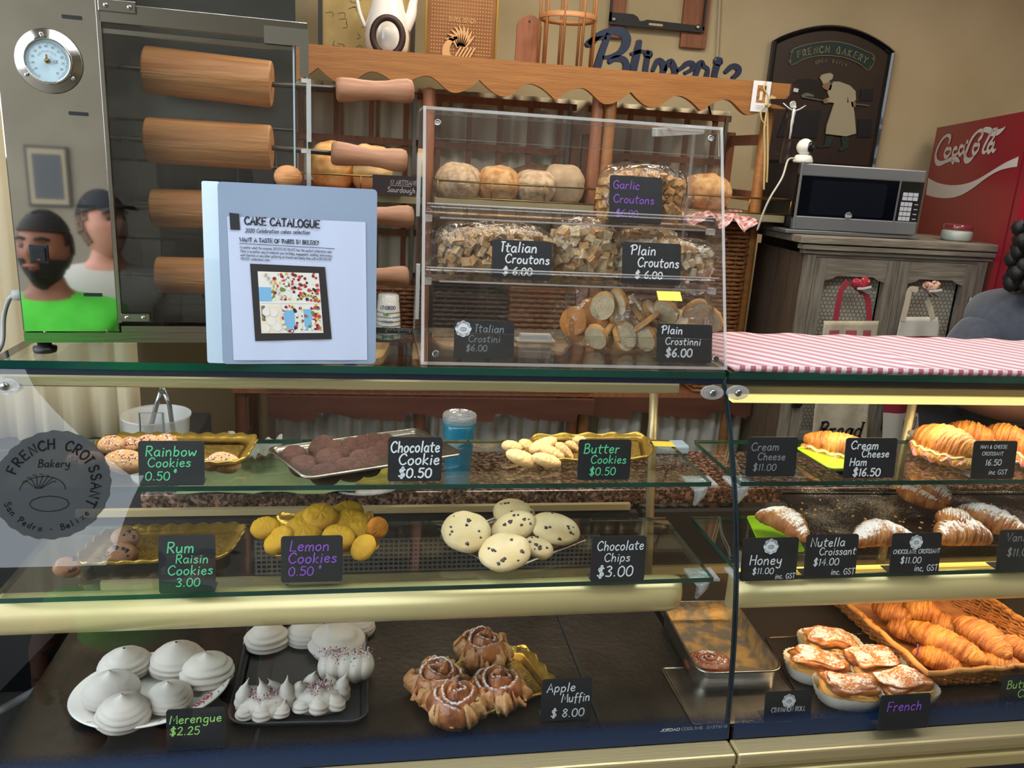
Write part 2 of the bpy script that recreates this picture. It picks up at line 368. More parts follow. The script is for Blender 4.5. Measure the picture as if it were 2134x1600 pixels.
# pleated curtain behind the oven
def curtain(name, x0, x1, y, z0, z1, n, amp, m, **k):
    mb = MB(); N = n*6
    def fn(u, v):
        x = x0+(x1-x0)*u; ph = u*n*2*PI
        return (x+.2*amp*math.sin(ph*2+1), y+amp*math.sin(ph+.6*math.sin(ph*.37))*(.7+.3*v), z0+(z1-z0)*v)
    mb.grid(fn, N, 6)
    o = mb.build(name, m, **k)
    s = o.modifiers.new('s', 'SOLIDIFY'); s.thickness = .002
    return o
CREAMF = mat('cream cotton', 'eee4cc', .9, col2='e0d4b6', ns=8, sheen=.3)
WHITEF = mat('white cotton', 'b9b6ac', .9, col2='a5a298', ns=12)
tag(curtain('drape', -1.15, -.57, 2.05, .78, 2.1, 9, .02, mat('bright cream drape', 'ead9b4', .9)), 'tall pleated cream curtain hanging behind the steel oven', 'curtain')
# ---- two refrigerated display cases
GXA, GXB, GXC = -.55, .597, 1.78
PRINT = mat('navy ceramic print', '1b3050', .35)
def printmat():
    m = mat('navy print fading in dots', '1b3050', .35)
    nt = m.node_tree; N = nt.nodes; L = nt.links
    tr = N.new('ShaderNodeBsdfTransparent'); mx = N.new('ShaderNodeMixShader'); out = N['Material Output']; b = N['Principled BSDF']
    tc = N.new('ShaderNodeTexCoord'); s = N.new('ShaderNodeSeparateXYZ'); L.new(tc.outputs['Object'], s.inputs[0])
    r = N.new('ShaderNodeMapRange'); r.inputs[1].default_value = .664; r.inputs[2].default_value = .694; r.inputs[3].default_value = 1; r.inputs[4].default_value = 0
    L.new(s.outputs[2], r.inputs[0])
    a = math_node(N, L, 'SINE', math_node(N, L, 'MULTIPLY', math_node(N, L, 'ADD', s.outputs[0], s.outputs[2]), 1800))
    c = math_node(N, L, 'SINE', math_node(N, L, 'MULTIPLY', math_node(N, L, 'SUBTRACT', s.outputs[0], s.outputs[2]), 1800))
    d = math_node(N, L, 'MULTIPLY_ADD', math_node(N, L, 'ADD', a, c), .25, .5)
    t = math_node(N, L, 'LESS_THAN', d, math_node(N, L, 'MULTIPLY_ADD', r.outputs[0], 1.02, -.01))
    L.new(t, mx.inputs[0]); L.new(tr.outputs[0], mx.inputs[1]); L.new(b.outputs[0], mx.inputs[2]); L.new(mx.outputs[0], out.inputs[0])
    return m
PRM = printmat()
def gframe(x0, z0, off=.0012):
    """frame laid on the curved glass: x right, y up along the glass"""
    def fr(x, y, d):
        z = z0+y*.93; return (x0+x, gprof(z)-off-d, z)
    return fr
def case(x0, x1, label, first):
    t = thing('display_case', label, 'display case', ((x0+x1)/2, 1.35, 0)); ox, oy = (x0+x1)/2, 1.35
    sh = lambda v: (v[0]-ox, v[1]-oy, v[2])
    def part(mb, name, m, **k):
        mb.v = [sh(v) for v in mb.v]; return mb.build(name, m, t, **k)
    zs = [.642+i*(1.212-.642)/24 for i in range(25)]
    g = MB().rings([[(x0+.003, gprof(z), z), (x1-.003, gprof(z), z)] for z in zs], False)
    part(g, 'front_glass', GLASS)
    for ex in ((x1-.003,) if not first else (x0+.003, x1-.003)):
        e = MB().rings([[(ex-.003, gprof(z), z), (ex+.003, gprof(z), z), (ex+.003, gprof(z)+.008, z), (ex-.003, gprof(z)+.008, z)] for z in zs], True, True, True, smooth=False)
        part(e, 'glass_edge', mat('dark glass edge', '1a2b33', .12, spec=.9))
    pb = MB().rings([[(x0+.004, gprof(z)-.001, z), (x1-.004, gprof(z)-.001, z)] for z in (.642, .66, .68, .7, .712)], False)
    pb.v = [(v[0], v[1], v[2]) for v in pb.v]
    part(pb, 'printed_band', PRM)
    # top slab
    top = MB().box(((x0+x1)/2, 1.40, 1.2195), (x1-x0-.004, .30, .012), emi=1); part(top, 'top_glass', [SHELFG, GEDGE])
    part(MB().box(((x0+x1)/2, 1.256, 1.2085), (x1-x0-.004, .008, .0095)), 'rubber_strip', BLACKP if not first else NAVY)
    # shelves
    for k, (yf, yb, z) in enumerate(((1.19, 1.40, 1.05), (1.135, 1.37, .902))):
        a, b = x0+.02, x1-(.03 if first else .02)
        part(MB().box(((a+b)/2, (yf+yb)/2, z-.004), (b-a, yb-yf, .008), emi=1), 'glass_shelf', [SHELFG, GEDGE])
        if first or k < 2:
            for xx in ((b-.012,) if first else (a+.01, b-.02)):
                br = MB()
                br.tube([(xx, yf+.02, z-.012), (xx+.006, yf+.025, z-.03), (xx, yf+.03, z-.055)], [.016, .01, .003], 8)
                br.box((xx+.004, yf+.03, z-.011), (.05, .04, .004))
                part(br, 'shelf_bracket', CLEARP)
    # rails: cover under the top glass, curved cover under the lower shelf
    a, b = x0+.01, x1-(.075 if first else .02)
    prof = [(1.275, 1.2), (1.268, 1.196), (1.268, 1.183), (1.276, 1.179), (1.33, 1.179), (1.33, 1.205), (1.28, 1.205)]
    part(MB().rings([[(a, y, z) for y, z in prof], [(b, y, z) for y, z in prof]], True, True, True, smooth=False), 'top_rail', GOLD)
    prof = []
    for i in range(15):
        q = PI/2+PI*i/14
        prof.append((1.160+.030*math.cos(q), .862+.03*math.sin(q)))
    prof += [(1.168, .832), (1.168, .892)]
    R = [[(xx, y, z) for y, z in prof] for xx in (a, b-.03)]
    for i in range(1, 7):
        q = i/6*PI/2; R.append([(b-.03+.03*math.sin(q), 1.165+(y-1.165)*(.35+.65*math.cos(q)), .862+(z-.862)*(.8+.2*math.cos(q))) for y, z in prof])
    part(MB().rings(R, True, True, True), 'lamp_cover', CREAM)
    if not first:
        part(MB().box(((a+b)/2, 1.282, 1.1715), (b-a-.03, .022, .012)), 'lamp_tube', mat('lit lamp tube', 'f2dc8c', .4, emit=1.1))
        part(MB().box(((a+b)/2, 1.165, .8965), (b-a-.03, .01, .003)), 'lamp_tube', mat('amber lit lamp tube', 'ffcf60', .4, emit=1.4))
    # deck, end panels, rear
    part(MB().box(((x0+x1)/2, 1.335, .645), (x1-x0-.01, .53, .026)), 'deck', DARKSTEEL if first else mat('dark brown deck', '40342c', .35, .6, bump=.1, bs=80))
    n = 3 if first else 2
    for i in range(1, n):
        xx = x0+(x1-x0)*i/n*(1.0) + (.17 if first and i == 2 else 0)
        part(MB().box((xx, 1.335, .6595), (.006, .52, .004)), 'deck_joint', BLACKP)
    part(MB().box(((x0+x1)/2, 1.6, .735), (x1-x0-.01, .02, .15)), 'rear_panel', mat('dark rear panel', '1d1b1c', .5))
    part(MB().box(((x0+x1)/2, 1.587, .668), (x1-x0-.03, .012, .02)), 'rear_rail', GOLD)
    if first:
        gr = MB()
        for i in range(71): gr.box((x0+.32+i*.0105, 1.586, .722), (.003, .004, .078))
        for i in range(8): gr.box((x0+.32+.3675, 1.585, .686+i*.0105), (.74, .004, .003))
        part(gr, 'rear_grille', mat('grey grille', '77777a', .5, .4), kind='stuff')
        part(MB().box((-.02+.02, 1.6, .822), (1.17-.02, .012, .014)), 'rear_trim', GOLD)
        part(MB().tube([(.558, 1.5, 1.205), (.60, 1.5, .66)], .009, 12), 'support_pole', GOLD)
    else:
        part(MB().tube([(1.15, 1.5, 1.205), (1.15, 1.5, .66)], .009, 12), 'support_pole', GOLD)
    # bottom trim and body
    for yy, zz, hh, dd, nm in ((1.046, .628, .022, .04, 'trim_strip'), (1.052, .611, .012, .03, 'trim_groove'), (1.044, .592, .026, .05, 'trim_rail')):
        part(MB().box(((x0+x1)/2, yy+dd/2-.02, zz), (x1-x0, dd, hh)), nm, GOLD if nm != 'trim_rail' else CREAM, bevel=.004)
    part(MB().box(((x0+x1)/2, 1.335, .29), (x1-x0-.004, .53, .575)), 'body', NAVY)
    return t
caseA = case(GXA, GXB, 'left refrigerated display case of curved glass holding cookies and meringues', True)
caseB = case(GXB+.003, GXC, 'right refrigerated display case of curved glass holding croissants, below the gingham cloth', False)
def local(t, v): return (v[0]-t.location.x, v[1]-t.location.y, v[2]-t.location.z)
# glass clips with bolts
for px, py, t in ((12, 803, caseA), (1483, 817, caseA), (1536, 817, caseB)):
    z = 1.195; d = ray(px, py); 
    p = onY(px, py, gprof(onY(px, py, 1.235).z)-.003)
    c = MB().prism([(x*.0155*(1.3 if abs(x) > .5 else 1), y*.0125) for x, y in [(math.cos(i*PI/10), math.sin(i*PI/10)) for i in range(20)]], lambda x, y, q: (x, -q, y), .004)
    c.v = [tuple(Vector(v)+Vector(local(t, p))) for v in c.v]
    cl = c.build('glass_clip', CLEARP, t)
    b = MB().lathe([(.006, 0), (.0062, .002), (.004, .004), (.001, .005)], 14, Vector(local(t, p))+Vector((0, -.004, 0)), (PI/2, 0, 0))
    b.build('bolt', STEEL, cl)
# maker's lettering on the printed band
p = onY(1376, 1521, gprof(.668)); fr0 = gframe(p.x-caseA.location.x, p.z-.002)
mb = MB(); fr = lambda x, y, d: (lambda q: (q[0], q[1]-caseA.location.y, q[2]))(fr0(x, y, d))
stroke_text(mb, 'JORDAO', 0, 0, .0052, fr, 1.6, sx=1.35); stroke_text(mb, 'COOLING  SYSTEMS', .036, 0, .0052, fr, .7, sx=1.3)
mb.build('maker_lettering', mat('silver print', 'dcd8cc', .6), caseA)
# round dark decal on the curved glass
cx0, cz0 = onY(110, 1010, gprof(1.06)).x, None
h0 = onY(110, 1010, 1.163)
mb = MB(); V = []; n = 72; R0 = .0775
def dfr(x, y, d):
    z = h0.z + y*.90; return (h0.x+x-caseA.location.x, gprof(z)-.0015-d-caseA.location.y, z)
rings_ = []
for k in range(13):
    rr = R0*k/12
    rings_.append([dfr((rr+(.0012*math.sin(a*24) if k == 12 else 0))*math.cos(a), (rr+(.0012*math.sin(a*24) if k == 12 else 0))*math.sin(a), 0) for a in [2*PI*i/n for i in range(n)]])
mb.rings(rings_, True)
dm = thin_glass('smoked decal film', (.22, .22, .23), .12, .3, .5, (.085, .09, .092))
dec = mb.build('round_decal', dm, caseA); dec['label'] = 'round smoked decal with dark bakery lettering on the left end of the glass'
mb = MB(); DL = mat('dark decal ink', '060607', .7, spec=.1)
def arc_text(mb, s, R, a0, a1, size, fr, wt, serif=False, inside=False, sx=1.0):
    n = len(s)
    for i, ch in enumerate(s):
        a = a0+(a1-a0)*(i/(max(n-1, 1))); 
        ca, sa = math.cos(a), math.sin(a)
        if not inside: f2 = lambda x, y, d, ca=ca, sa=sa: fr(ca*(R+y)+sa*x, sa*(R+y)-ca*x, d)
        else: f2 = lambda x, y, d, ca=ca, sa=sa: fr(ca*(R-y)-sa*x, sa*(R-y)+ca*x, d)
        stroke_text(mb, ch, -size*.28, 0, size, f2, wt, 0, serif, sx=sx)
f3 = lambda x, y, d: (lambda q: (q[0], q[1]-.0006, q[2]))(dfr(x, y, d))
arc_text(mb, 'FRENCH CROISSANT', .052, math.radians(158), math.radians(-25), .0135, f3, 1.6)
arc_text(mb, 'San Pedro - Belize', .066, math.radians(205), math.radians(320), .0085, f3, 1.3, inside=True)
stroke_text(mb, 'Bakery', 0, .026, .0105, f3, 1.2, center=True)
for k in range(7):
    a = math.radians(20+k*23)
    ribbon(mb, smooth_path([(-.018+.016*math.cos(a)*.2, -.004), (-.018+.02*math.cos(a-.2), .002+.012*math.sin(a)), (-.018+.023*math.cos(a), -.002+.018*math.sin(a))]), .0009, f3)
ribbon(mb, [(-.002+.026*math.cos(q/12*PI*2), -.026+.011*math.sin(q/12*PI*2)) for q in range(13)], .001, f3)
ribbon(mb, [(-.012+.03*math.cos(q/12*PI), -.006+.019*math.sin(q/12*PI)) for q in range(13)], .001, f3)
mb.build('decal_lettering', DL, dec)
# granite worktop on the staff side
def granite():
    m = mat('speckled granite', '5f473a', .22, col2='241d1a', ns=150, det=3, thr=(.45, .56), spec=.6)
    def fn(N, L):
        tc = N.new('ShaderNodeTexCoord'); v = N.new('ShaderNodeTexNoise'); v.inputs['Scale'].default_value = 95; v.inputs['Detail'].default_value = 2
        L.new(tc.outputs['Object'], v.inputs[0]); r = N.new('ShaderNodeMapRange'); r.inputs[1].default_value = .53; r.inputs[2].default_value = .62
        L.new(v.outputs[0], r.inputs[0]); return r.outputs[0]
    return mix_on(m, '927260', fn)
GRA = granite()
o = MB().box((.665, 1.75, .832), (2.25, .25, .036)).build('granite_worktop', GRA, bevel=.003)
tag(o, 'long brown and black speckled granite worktop behind the display cases', 'worktop')

# ---------------------------------------------------------------- chimney cake oven
TOPZ = 1.2258
O0 = onY(50, 709, 1.283); OA = math.radians(6)
OU = Vector((math.cos(OA), math.sin(OA), 0)); ON = Vector((math.sin(OA), -math.cos(OA), 0))
oven = thing('roll_oven', 'stainless steel roll oven with dial and glass door standing on the glass counter', 'oven', O0, (0, 0, OA))
def ol(px, py, d=0.0):
    """pixel -> oven coordinates (u, depth behind the front, z)"""
    p = onP(px, py, O0-ON*d, ON) - O0
    return Vector((p.dot(OU), -p.dot(ON), p.z))
def fbox(mb, u0, u1, z0, z1, d0, d1, mi=0): return mb.box(((u0+u1)/2, (d0+d1)/2, (z0+z1)/2), (u1-u0, d1-d0, z1-z0), mi=mi)
W1, W2, HT = .1318, .414, .60
SATIN = mat('satin steel', 'a8a49c', .2, 1, col2='938f88', ns=3, bump=.05, bs=250, stretch=(.05, 1, 1))
fbox(MB(), 0, W1, .012, HT, 0, .012).build('control_panel', MIRROR, oven, bevel=.002)
fbox(MB(), 0, W2-.01, -.004, .0115, .002, .26).build('base_tray', SATIN, oven)
fbox(MB(), .001, .008, .012, HT, .013, .262).build('side_panel', SATIN, oven)
fbox(MB(), W1-.004, W1, .012, HT, .013, .262).build('inner_wall', SATIN, oven)
mb = MB(); fbox(mb, W1, W2-.012, .012, HT, .25, .262)
mb.build('back_panel', mat('oven inner steel', '6e7278', .22, 1, col2='8a8f96', ns=4, bump=.12, bs=20), oven)
mb = MB().prism(rpoly(.16, .245, .03, 5, .245, .155), lambda x, y, q: (x, .249-q, y), .002); mb.build('back_window', mat('dark oven window', '1c2024', .12), oven)
fbox(MB(), .008, W2-.012, HT-.012, HT, .013, .262).build('top_panel', SATIN, oven)
mb = MB()
for k in range(5): mb.tube([(W1, .20, .07+k*.065), (W2-.014, .20, .07+k*.065)], .002, 6)
for k in range(4): mb.tube([(.17+k*.065, .21, .03), (.17+k*.065, .21, .30)], .0016, 6)
mb.build('heating_element', mat('dark rod', '3a3836', .4, .8), oven)
# glass door with its frame
door = MB(); fbox(door, W1+.003, W2, .03, .565, -.008, -.004); door = door.build('door', GLASS, oven)
mb = MB(); fbox(mb, W1+.003, W2, .452, .478, -.012, -.003); fbox(mb, W1+.003, W2-.02, .438, .446, -.006, -.002); mb.build('top_frame', SATIN, door, bevel=.001)
mb = MB(); fbox(mb, W1+.001, W1+.006, .03, .565, -.012, .0); mb.build('frame_strip', SATIN, door)
mb = MB(); fbox(mb, W2-.021, W2-.0185, .03, .45, -.010, -.003); fbox(mb, W2-.002, W2, .03, .45, -.010, -.003); mb.build('frame_strip', mat('pale glass edge', 'aab8b8', .2, spec=.8), door)
mb = MB(); fbox(mb, W1+.004, W2, .014, .024, -.008, 0); mb.build('bottom_frame', SATIN, door)
for (u, z) in ((.168, .474), (.168, .0385)):
    h = MB(); fbox(h, u-.032, u+.016, z-.008, z+.008, -.016, -.0085) if z > .1 else fbox(h, W1+.006, W1+.046, z-.006, z+.006, -.016, -.0085)
    hh = h.build('hinge', SATIN, door, bevel=.001)
    for du in ((-.022, .008) if z > .1 else (-.022, .001)): MB().lathe([(.0035, 0), (.003, .0015), (.0008, .0022)], 12, (u+du, -.016, z), (PI/2, 0, 0)).build('screw', SATIN, hh)
# knob
p = ol(600, 367, -.01)
k = MB().lathe([(.003, 0), (.004, .012), (.014, .018), (.0205, .026), (.0205, .032), (.015, .040), (.006, .0435), (.001, .044)], 26, p+Vector((0, 0, 0)), (PI/2, 0, 0))
for i, v in enumerate(k.v): k.v[i] = (v[0], v[1], p.z+(v[2]-p.z)*.82)
k.build('knob', ROLLW, door)
# clear side brackets where the handles pass
for (a, b) in ((165, 295), (310, 392)):
    p1, p2 = ol(630, a), ol(632, b); m_ = MB()
    fbox(m_, p1.x+.006, p1.x+.012, p2.z, p1.z, -.018, .01); fbox(m_, p1.x-.002, p1.x+.012, p1.z-.006, p1.z, -.018, -.014)
    m_.build('clear_bracket', ACEDGE, oven)
p1 = ol(550, 55); p2 = ol(620, 160); m_ = MB()
fbox(m_, p1.x, p2.x+.016, p1.z-.024, p1.z, -.014, -.0125); fbox(m_, p2.x+.003, p2.x+.016, p2.z, p1.z-.024, -.014, -.0125)
m_.build('corner_bracket', mat('dull steel bracket', '8f8a7c', .35, .8), oven)
# dial
c = ol(103, 128); d = MB().lathe([(.0415, 0), (.0425, .003), (.0415, .005), (.029, .006), (.0285, .007)], 48, c, (PI/2, 0, 0)); d = d.build('dial', SATIN, oven)
MB().lathe([(.031, .004), (.031, .010), (.028, .0125), (.0275, .010)], 48, c, (PI/2, 0, 0), caps=False).build('dial_ring', MIRROR, d)
MB().lathe([(.0278, .0), (.0278, .0085)], 40, c, (PI/2, 0, 0)).build('dial_face', mat('pale dial face', 'bcd3dc', .5), d)
mb = MB(); DI = mat('dial ink', '30363c', .6)
fr = lambda x, y, q: (c.x+x, c.y-.0090, c.z+y)
for i in range(60):
    a = math.radians(240-300*i/59); r0, r1 = (.0218, .0250) if i % 5 == 0 else (.0235, .0250)
    ribbon(mb, [(r0*math.cos(a), r0*math.sin(a)), (r1*math.cos(a), r1*math.sin(a))], .0004, fr)
for i, s in enumerate(('10', '20', '30', '40', '50', '60', '10', '15', '20', '25', '30', '35')):
    a = math.radians(215-270*i/11); stroke_text(mb, s, .0188*math.cos(a), .0188*math.sin(a)-.0012, .0026, fr, 1, center=True)
arc_text(mb, 'CONTAMINUTI', .0115, math.radians(150), math.radians(35), .0022, fr, 1)
stroke_text(mb, 'CE', .0075, -.0022, .0036, fr, 1.2)
mb.build('dial_marks', DI, d)
MB().lathe([(.003, .008), (.0032, .014), (.001, .016)], 12, c, (PI/2, 0, 0)).box((c.x, c.y-.0135, c.z+.002), (.0022, .001, .012)).build('dial_pointer', mat('brass', '8d7440', .3, 1), d)
for a in (100, 215, 325): MB().lathe([(.0028, .004), (.0026, .0062), (.0008, .0068)], 12, c+Vector((.0352*math.cos(math.radians(a)), 0, .0352*math.sin(math.radians(a)))), (PI/2, 0, 0)).build('dial_screw', MIRROR, d)
# slots, switch, screws, feet
for (a, b) in ((150, 36), (164, 237), (181, 430), (194, 614)):
    p = ol(a, b); MB().prism(rpoly(.0255, .0052, .001, 2, p.x, p.z), lambda x, y, q: (x, -.0006+q, y), .006).build('vent_slot', BLACKP, oven)
p = ol(82, 529); sw = fbox(MB(), p.x-.0125, p.x+.0125, p.z-.0135, p.z+.0135, -.003, 0).build('switch', BLACKP, oven, bevel=.001)
fbox(MB(), p.x-.009, p.x+.009, p.z-.010, p.z+.010, -.0065, -.0032).build('rocker', mat('rocker black', '22242a', .25), sw, bevel=.001)
fbox(MB(), p.x-.002, p.x+.002, p.z-.0085, p.z-.0065, -.0068, -.0062).build('red_mark', mat('red mark', 'b02018', .5), sw)
for (a, b) in ((94, 692), (223, 689)):
    p = ol(a, b); MB().lathe([(.0032, 0), (.003, .0015), (.0008, .0022)], 12, (p.x, 0.002, p.z), (PI/2, 0, 0)).build('screw', SATIN, oven)
for (u, dd) in ((.022, .02), (.05, .21), (.39, .03), (.39, .22)):
    zf = TOPZ-O0.z
    MB().lathe([(.0155, zf), (.0165, zf+.003), (.0165, zf+.008), (.010, zf+.010), (.010, zf+.019), (.007, -.004)], 20, (u, dd, 0)).build('foot', BLACKP, oven)
# rolling pins
def pin(pts, lab, r_roll=.0355):
    A, B_, C_, D_ = [O0+OU*q.x-ON*q.y+Vector((0, 0, q.z)) for q in [ol(x, y, dd) for (x, y, dd) in pts]]
    t = thing('rolling_pin', lab, 'rolling pin', A, group='rolling pins in the roll oven')
    R = lambda v: v-A
    ax = (B_-A).normalized(); 
    mb = MB(); n = 10; L_ = (B_-A).length
    P = [A+ax*L_*q for q in (0, .008, .02, .5, .98, .992, 1)]
    mb.tube([R(q) for q in P], [r_roll*.9, r_roll*.98, r_roll, r_roll*1.0, r_roll, r_roll*.98, r_roll*.9], 32)
    mb.build('roll', ROLLW, t)
    mb = MB().tube([R(A-ax*.055), R(A), R(B_), R(C_+(D_-C_)*.3)], .0042, 10); mb.build('rod', mat('dark steel rod', '5a5550', .35, 1), t)
    ax2 = (D_-C_).normalized(); L2 = (D_-C_).length
    prof = [(0, .7), (.02, .95), (.08, 1.02), (.2, .98), (.35, .86), (.5, .78), (.65, .82), (.8, .98), (.92, 1.02), (.98, .9), (1, .6)]
    mb = MB().tube([R(C_+ax2*L2*q) for q, _ in prof], [.0185*s_ for _, s_ in prof], 20); mb.build('handle', HANDW, t)
    return t
pin([(303, 145, .12), (567, 176, .10), (700, 187, .05), (862, 190, .045)], 'topmost rolling pin in the oven, reddish roll under the door frame')
pin([(307, 292, .12), (567, 308, .10), (690, 318, .05), (848, 336, .045)], 'second rolling pin from the top, right behind the round door knob')
pin([(318, 433, .13), (567, 440, .11), (700, 447, .05), (862, 452, .045)], 'third rolling pin from the top, partly hidden by the blue binder', .031)
pin([(328, 573, .13), (567, 578, .11), (700, 576, .05), (852, 577, .045)], 'lowest rolling pin, its pale handle beside the stack of paper cups', .031)
# power cord
pts = [onY(35, 615, 1.36), onY(20, 622, 1.37), onY(8, 660, 1.38), onY(3, 720, 1.36), onY(-30, 760, 1.3)]
tag(MB().tube([tuple(p) for p in smooth_path([tuple(p) for p in pts], 6)], .0035, 8).lathe([(.008, 0), (.009, .012), (.006, .02)], 12, onY(45, 615, 1.36)-Vector((.012, 0, 0)), (0, PI/2, 0)).build('power_cord', mat('grey cord', '9a9a96', .6)), 'grey power cord leaving the left side of the oven', 'cord')

# ---------------------------------------------------------------- binder
BY = 1.268
b0, b1, b2, b3 = onY(462, 758, BY), onY(782, 748, BY+.01), onY(762, 402, 1.278), onY(436, 368, 1.262)
bl, br_ = onY(464, 757, 1.244), onY(783, 748, 1.262)
bl.z = br_.z = TOPZ+.001
ex = (br_-bl).normalized(); ezt = (b3-bl); ez = (ezt-ex*ezt.dot(ex)).normalized(); en = ez.cross(ex)  # points away (+Y)
binder = thing('ring_binder', 'pale blue ring binder with a cake catalogue cover standing open on the counter', 'binder', bl)
BW = (br_-bl).length; BH = ((b3-bl).dot(ez)+(b2-br_).dot(ez))/2
fb = lambda x, y, d: tuple(ex*x+ez*y+en*d)
VIN = mat('pale blue vinyl', '8fa0b8', .28, col2='98a8be', ns=5, spec=.6, coat=.3)
MB().prism(rpoly(BW, BH, .006, 3, BW/2, BH/2), fb, .004).build('front_cover', VIN, binder)
MB().prism(rpoly(.026, BH, .003, 3, -.010, BH/2), lambda x, y, d: tuple(ex*x+ez*y+en*(d+.006-x*.2)), .003).build('spine', mat('light blue vinyl', 'b9cbd8', .25, spec=.7, coat=.4), binder)
# back cover leans back to make the stand
MB().prism(rpoly(BW*.97, BH, .006, 3, BW*.485, BH/2), lambda x, y, d: tuple(ex*x+ez*y+en*(d+.014)), .004).build('back_cover', VIN, binder)
hw = lambda q: (q-bl).dot(ex)
pw0, pw1 = .012, BW*.925
sh = MB(); N_ = 14
for i in range(N_):
    pass
sh.grid(lambda u, v: fb(pw0+(pw1-pw0)*u+.004*(1-v), .006+(BH*.817-.006)*v, -.0006-.0007*abs(math.sin(u*PI*3.1))), 30, 8)
page = sh.build('cover_sheet', mat('cover sheet paper', 'c9d2ea', .45, spec=.4, coat=.25), binder)
fp = lambda x, y, d: fb(x, y, -.0022-d)
def bpx(px, py):
    q = onP(px, py, bl, en)-bl; return q.dot(ex), q.dot(ez)
INK = mat('catalogue ink', '26262c', .6)
mb = MB()
a = bpx(478, 443); b = bpx(499, 479); mb.add([fp(a[0], a[1], 0), fp(b[0], a[1]-.001, 0), fp(b[0]+.001, b[1], 0), fp(a[0]+.001, b[1], 0)], [(0, 1, 2, 3)])
def line_at(mb, s, pa, pb, size, wt, serif=False, slant=0, fr=fp):
    """text whose baseline runs from pixel pa to pixel pb"""
    A, B2 = bpx(*pa), bpx(*pb); L_ = math.hypot(B2[0]-A[0], B2[1]-A[1]); cs, sn = (B2[0]-A[0])/L_, (B2[1]-A[1])/L_
    wsum = sum(GL.get(ch, (4, ''))[0]+1.5 for ch in s)-1.5; sx = L_/(wsum*size/9)
    f2 = lambda x, y, d: fr(A[0]+cs*x-sn*y, A[1]+sn*x+cs*y, d)
    stroke_text(mb, s, 0, 0, size, f2, wt, slant, serif, sx=sx)
line_at(mb, 'CAKE CATALOGUE', (510, 467), (665, 475), .0108, 1.8, True)
line_at(mb, 'WANT A TASTE OF PARIS IN BELIZE?', (500, 503), (664, 510), .0058, 1.7, True)
a, b = bpx(499, 507), bpx(697, 518); ribbon(mb, [a, b], .0008, fp)
mb.build('cover_lettering', INK, page)
mb = MB()
line_at(mb, '2020 Celebration cakes selection', (511, 484), (645, 488), .0062, 1.3, slant=.25)
for i, s in enumerate(('No matter what the occasion, DELICES DE FRANCE has the perfect celebration cake.',
                       'There is no better way to celebrate your birthday, engagement, wedding, anniversary,',
                       'work function or any other gathering of friends and family than with a DELICES DE')):
    line_at(mb, s, (500+i*.7, 517+i*8), (692-(i == 2)*2, 527+i*8), .0038, 1.2)
line_at(mb, 'FRANCE celebration cake.', (502, 541), (563, 544), .0038, 1.2)
mb.build('cover_small_print', mat('grey ink', '55585f', .6), page)
# printed picture: dark mount and a grid of cake photographs
def quad_fr(q):
    Q = [bpx(*p) for p in q]  # tl tr br bl
    def fr(u, v, d=0):
        x = (1-v)*((1-u)*Q[3][0]+u*Q[2][0])+v*((1-u)*Q[0][0]+u*Q[1][0]); y = (1-v)*((1-u)*Q[3][1]+u*Q[2][1])+v*((1-u)*Q[0][1]+u*Q[1][1])
        return fp(x, y, d)
    return fr
fr = quad_fr([(521, 549), (677, 556), (691, 706), (532, 710)])
MB().add([fr(0, 0), fr(1, 0), fr(1, 1), fr(0, 1)], [(0, 1, 2, 3)]).build('picture_mount', mat('dark picture mount', '2c2728', .6), page)
fr = quad_fr([(537, 565), (664, 569), (674, 693), (545, 694)])
mb = MB(); PC = [mat('print white', 'e9e6dc', .5), mat('print blue', '7fb6dc', .5), mat('print berry', '8a2230', .5), mat('print strawberry', 'c4473c', .5), mat('print kiwi', '6f8a3c', .5),
                 mat('print gold', 'd9b44a', .5), mat('print dark', '2a2326', .5), mat('print cream', 'f0dcc0', .5)]
mb.add([fr(0, 0, .0002), fr(1, 0, .0002), fr(1, 1, .0002), fr(0, 1, .0002)], [(0, 1, 2, 3)], 0)
rnd = random.Random(3)
def disc(mb, u, v, r, mi, d, fr, asp=1):
    mb.add([fr(u+r*math.cos(k*PI/4+.3), v+r*asp*math.sin(k*PI/4+.3), d) for k in range(8)], [tuple(range(8))], mi)
def cell(u0, v0, u1, v1, mi, d=.0003): mb.add([fr(u0, v0, d), fr(u1, v0, d), fr(u1, v1, d), fr(u0, v1, d)], [(0, 1, 2, 3)], mi)
cell(0, .52, .2, .75, 1); cell(.37, .05, .55, .38, 1); cell(.70, .04, .84, .40, 1); cell(0, 0, .32, .45, 7); cell(.02, .2, .08, .45, 6)
for k in range(230):
    zone = k % 4
    if zone == 0: u, v, cs = rnd.uniform(.22, .5), rnd.uniform(.55, .98), (2, 3, 4, 0, 5)
    elif zone == 1: u, v, cs = rnd.uniform(.54, .98), rnd.uniform(.54, .98), (2, 3, 2, 3, 0, 6)
    elif zone == 2:
        a = rnd.uniform(0, 2*PI); u, v, cs = .47+.12*math.cos(a), .24+.21*math.sin(a), (2, 3, 0, 6, 7, 5)
    else: u, v, cs = rnd.choice((.86+rnd.uniform(-.02, .1), rnd.uniform(.6, .95))), rnd.uniform(.04, .46), (2, 3, 0, 4, 5)
    disc(mb, u, v, rnd.uniform(.014, .034), rnd.choice(cs), .0004+k*1e-6, fr)
for k in range(14): disc(mb, .12+.26*k/13, .95-.38*k/13+.02*(k % 2), .035, 0 if k % 2 else 7, .00066, fr)
for k, (u, v) in enumerate(((.1, .35), (.22, .34), (.08, .08), (.26, .1), (.17, .2))): disc(mb, u, v, .07, 0, .00067, fr)
for k in range(16): disc(mb, .62+.34*k/15, .56+.07*math.sin(k/15*PI), .018, 5 if k % 2 else 4, .00068, fr)
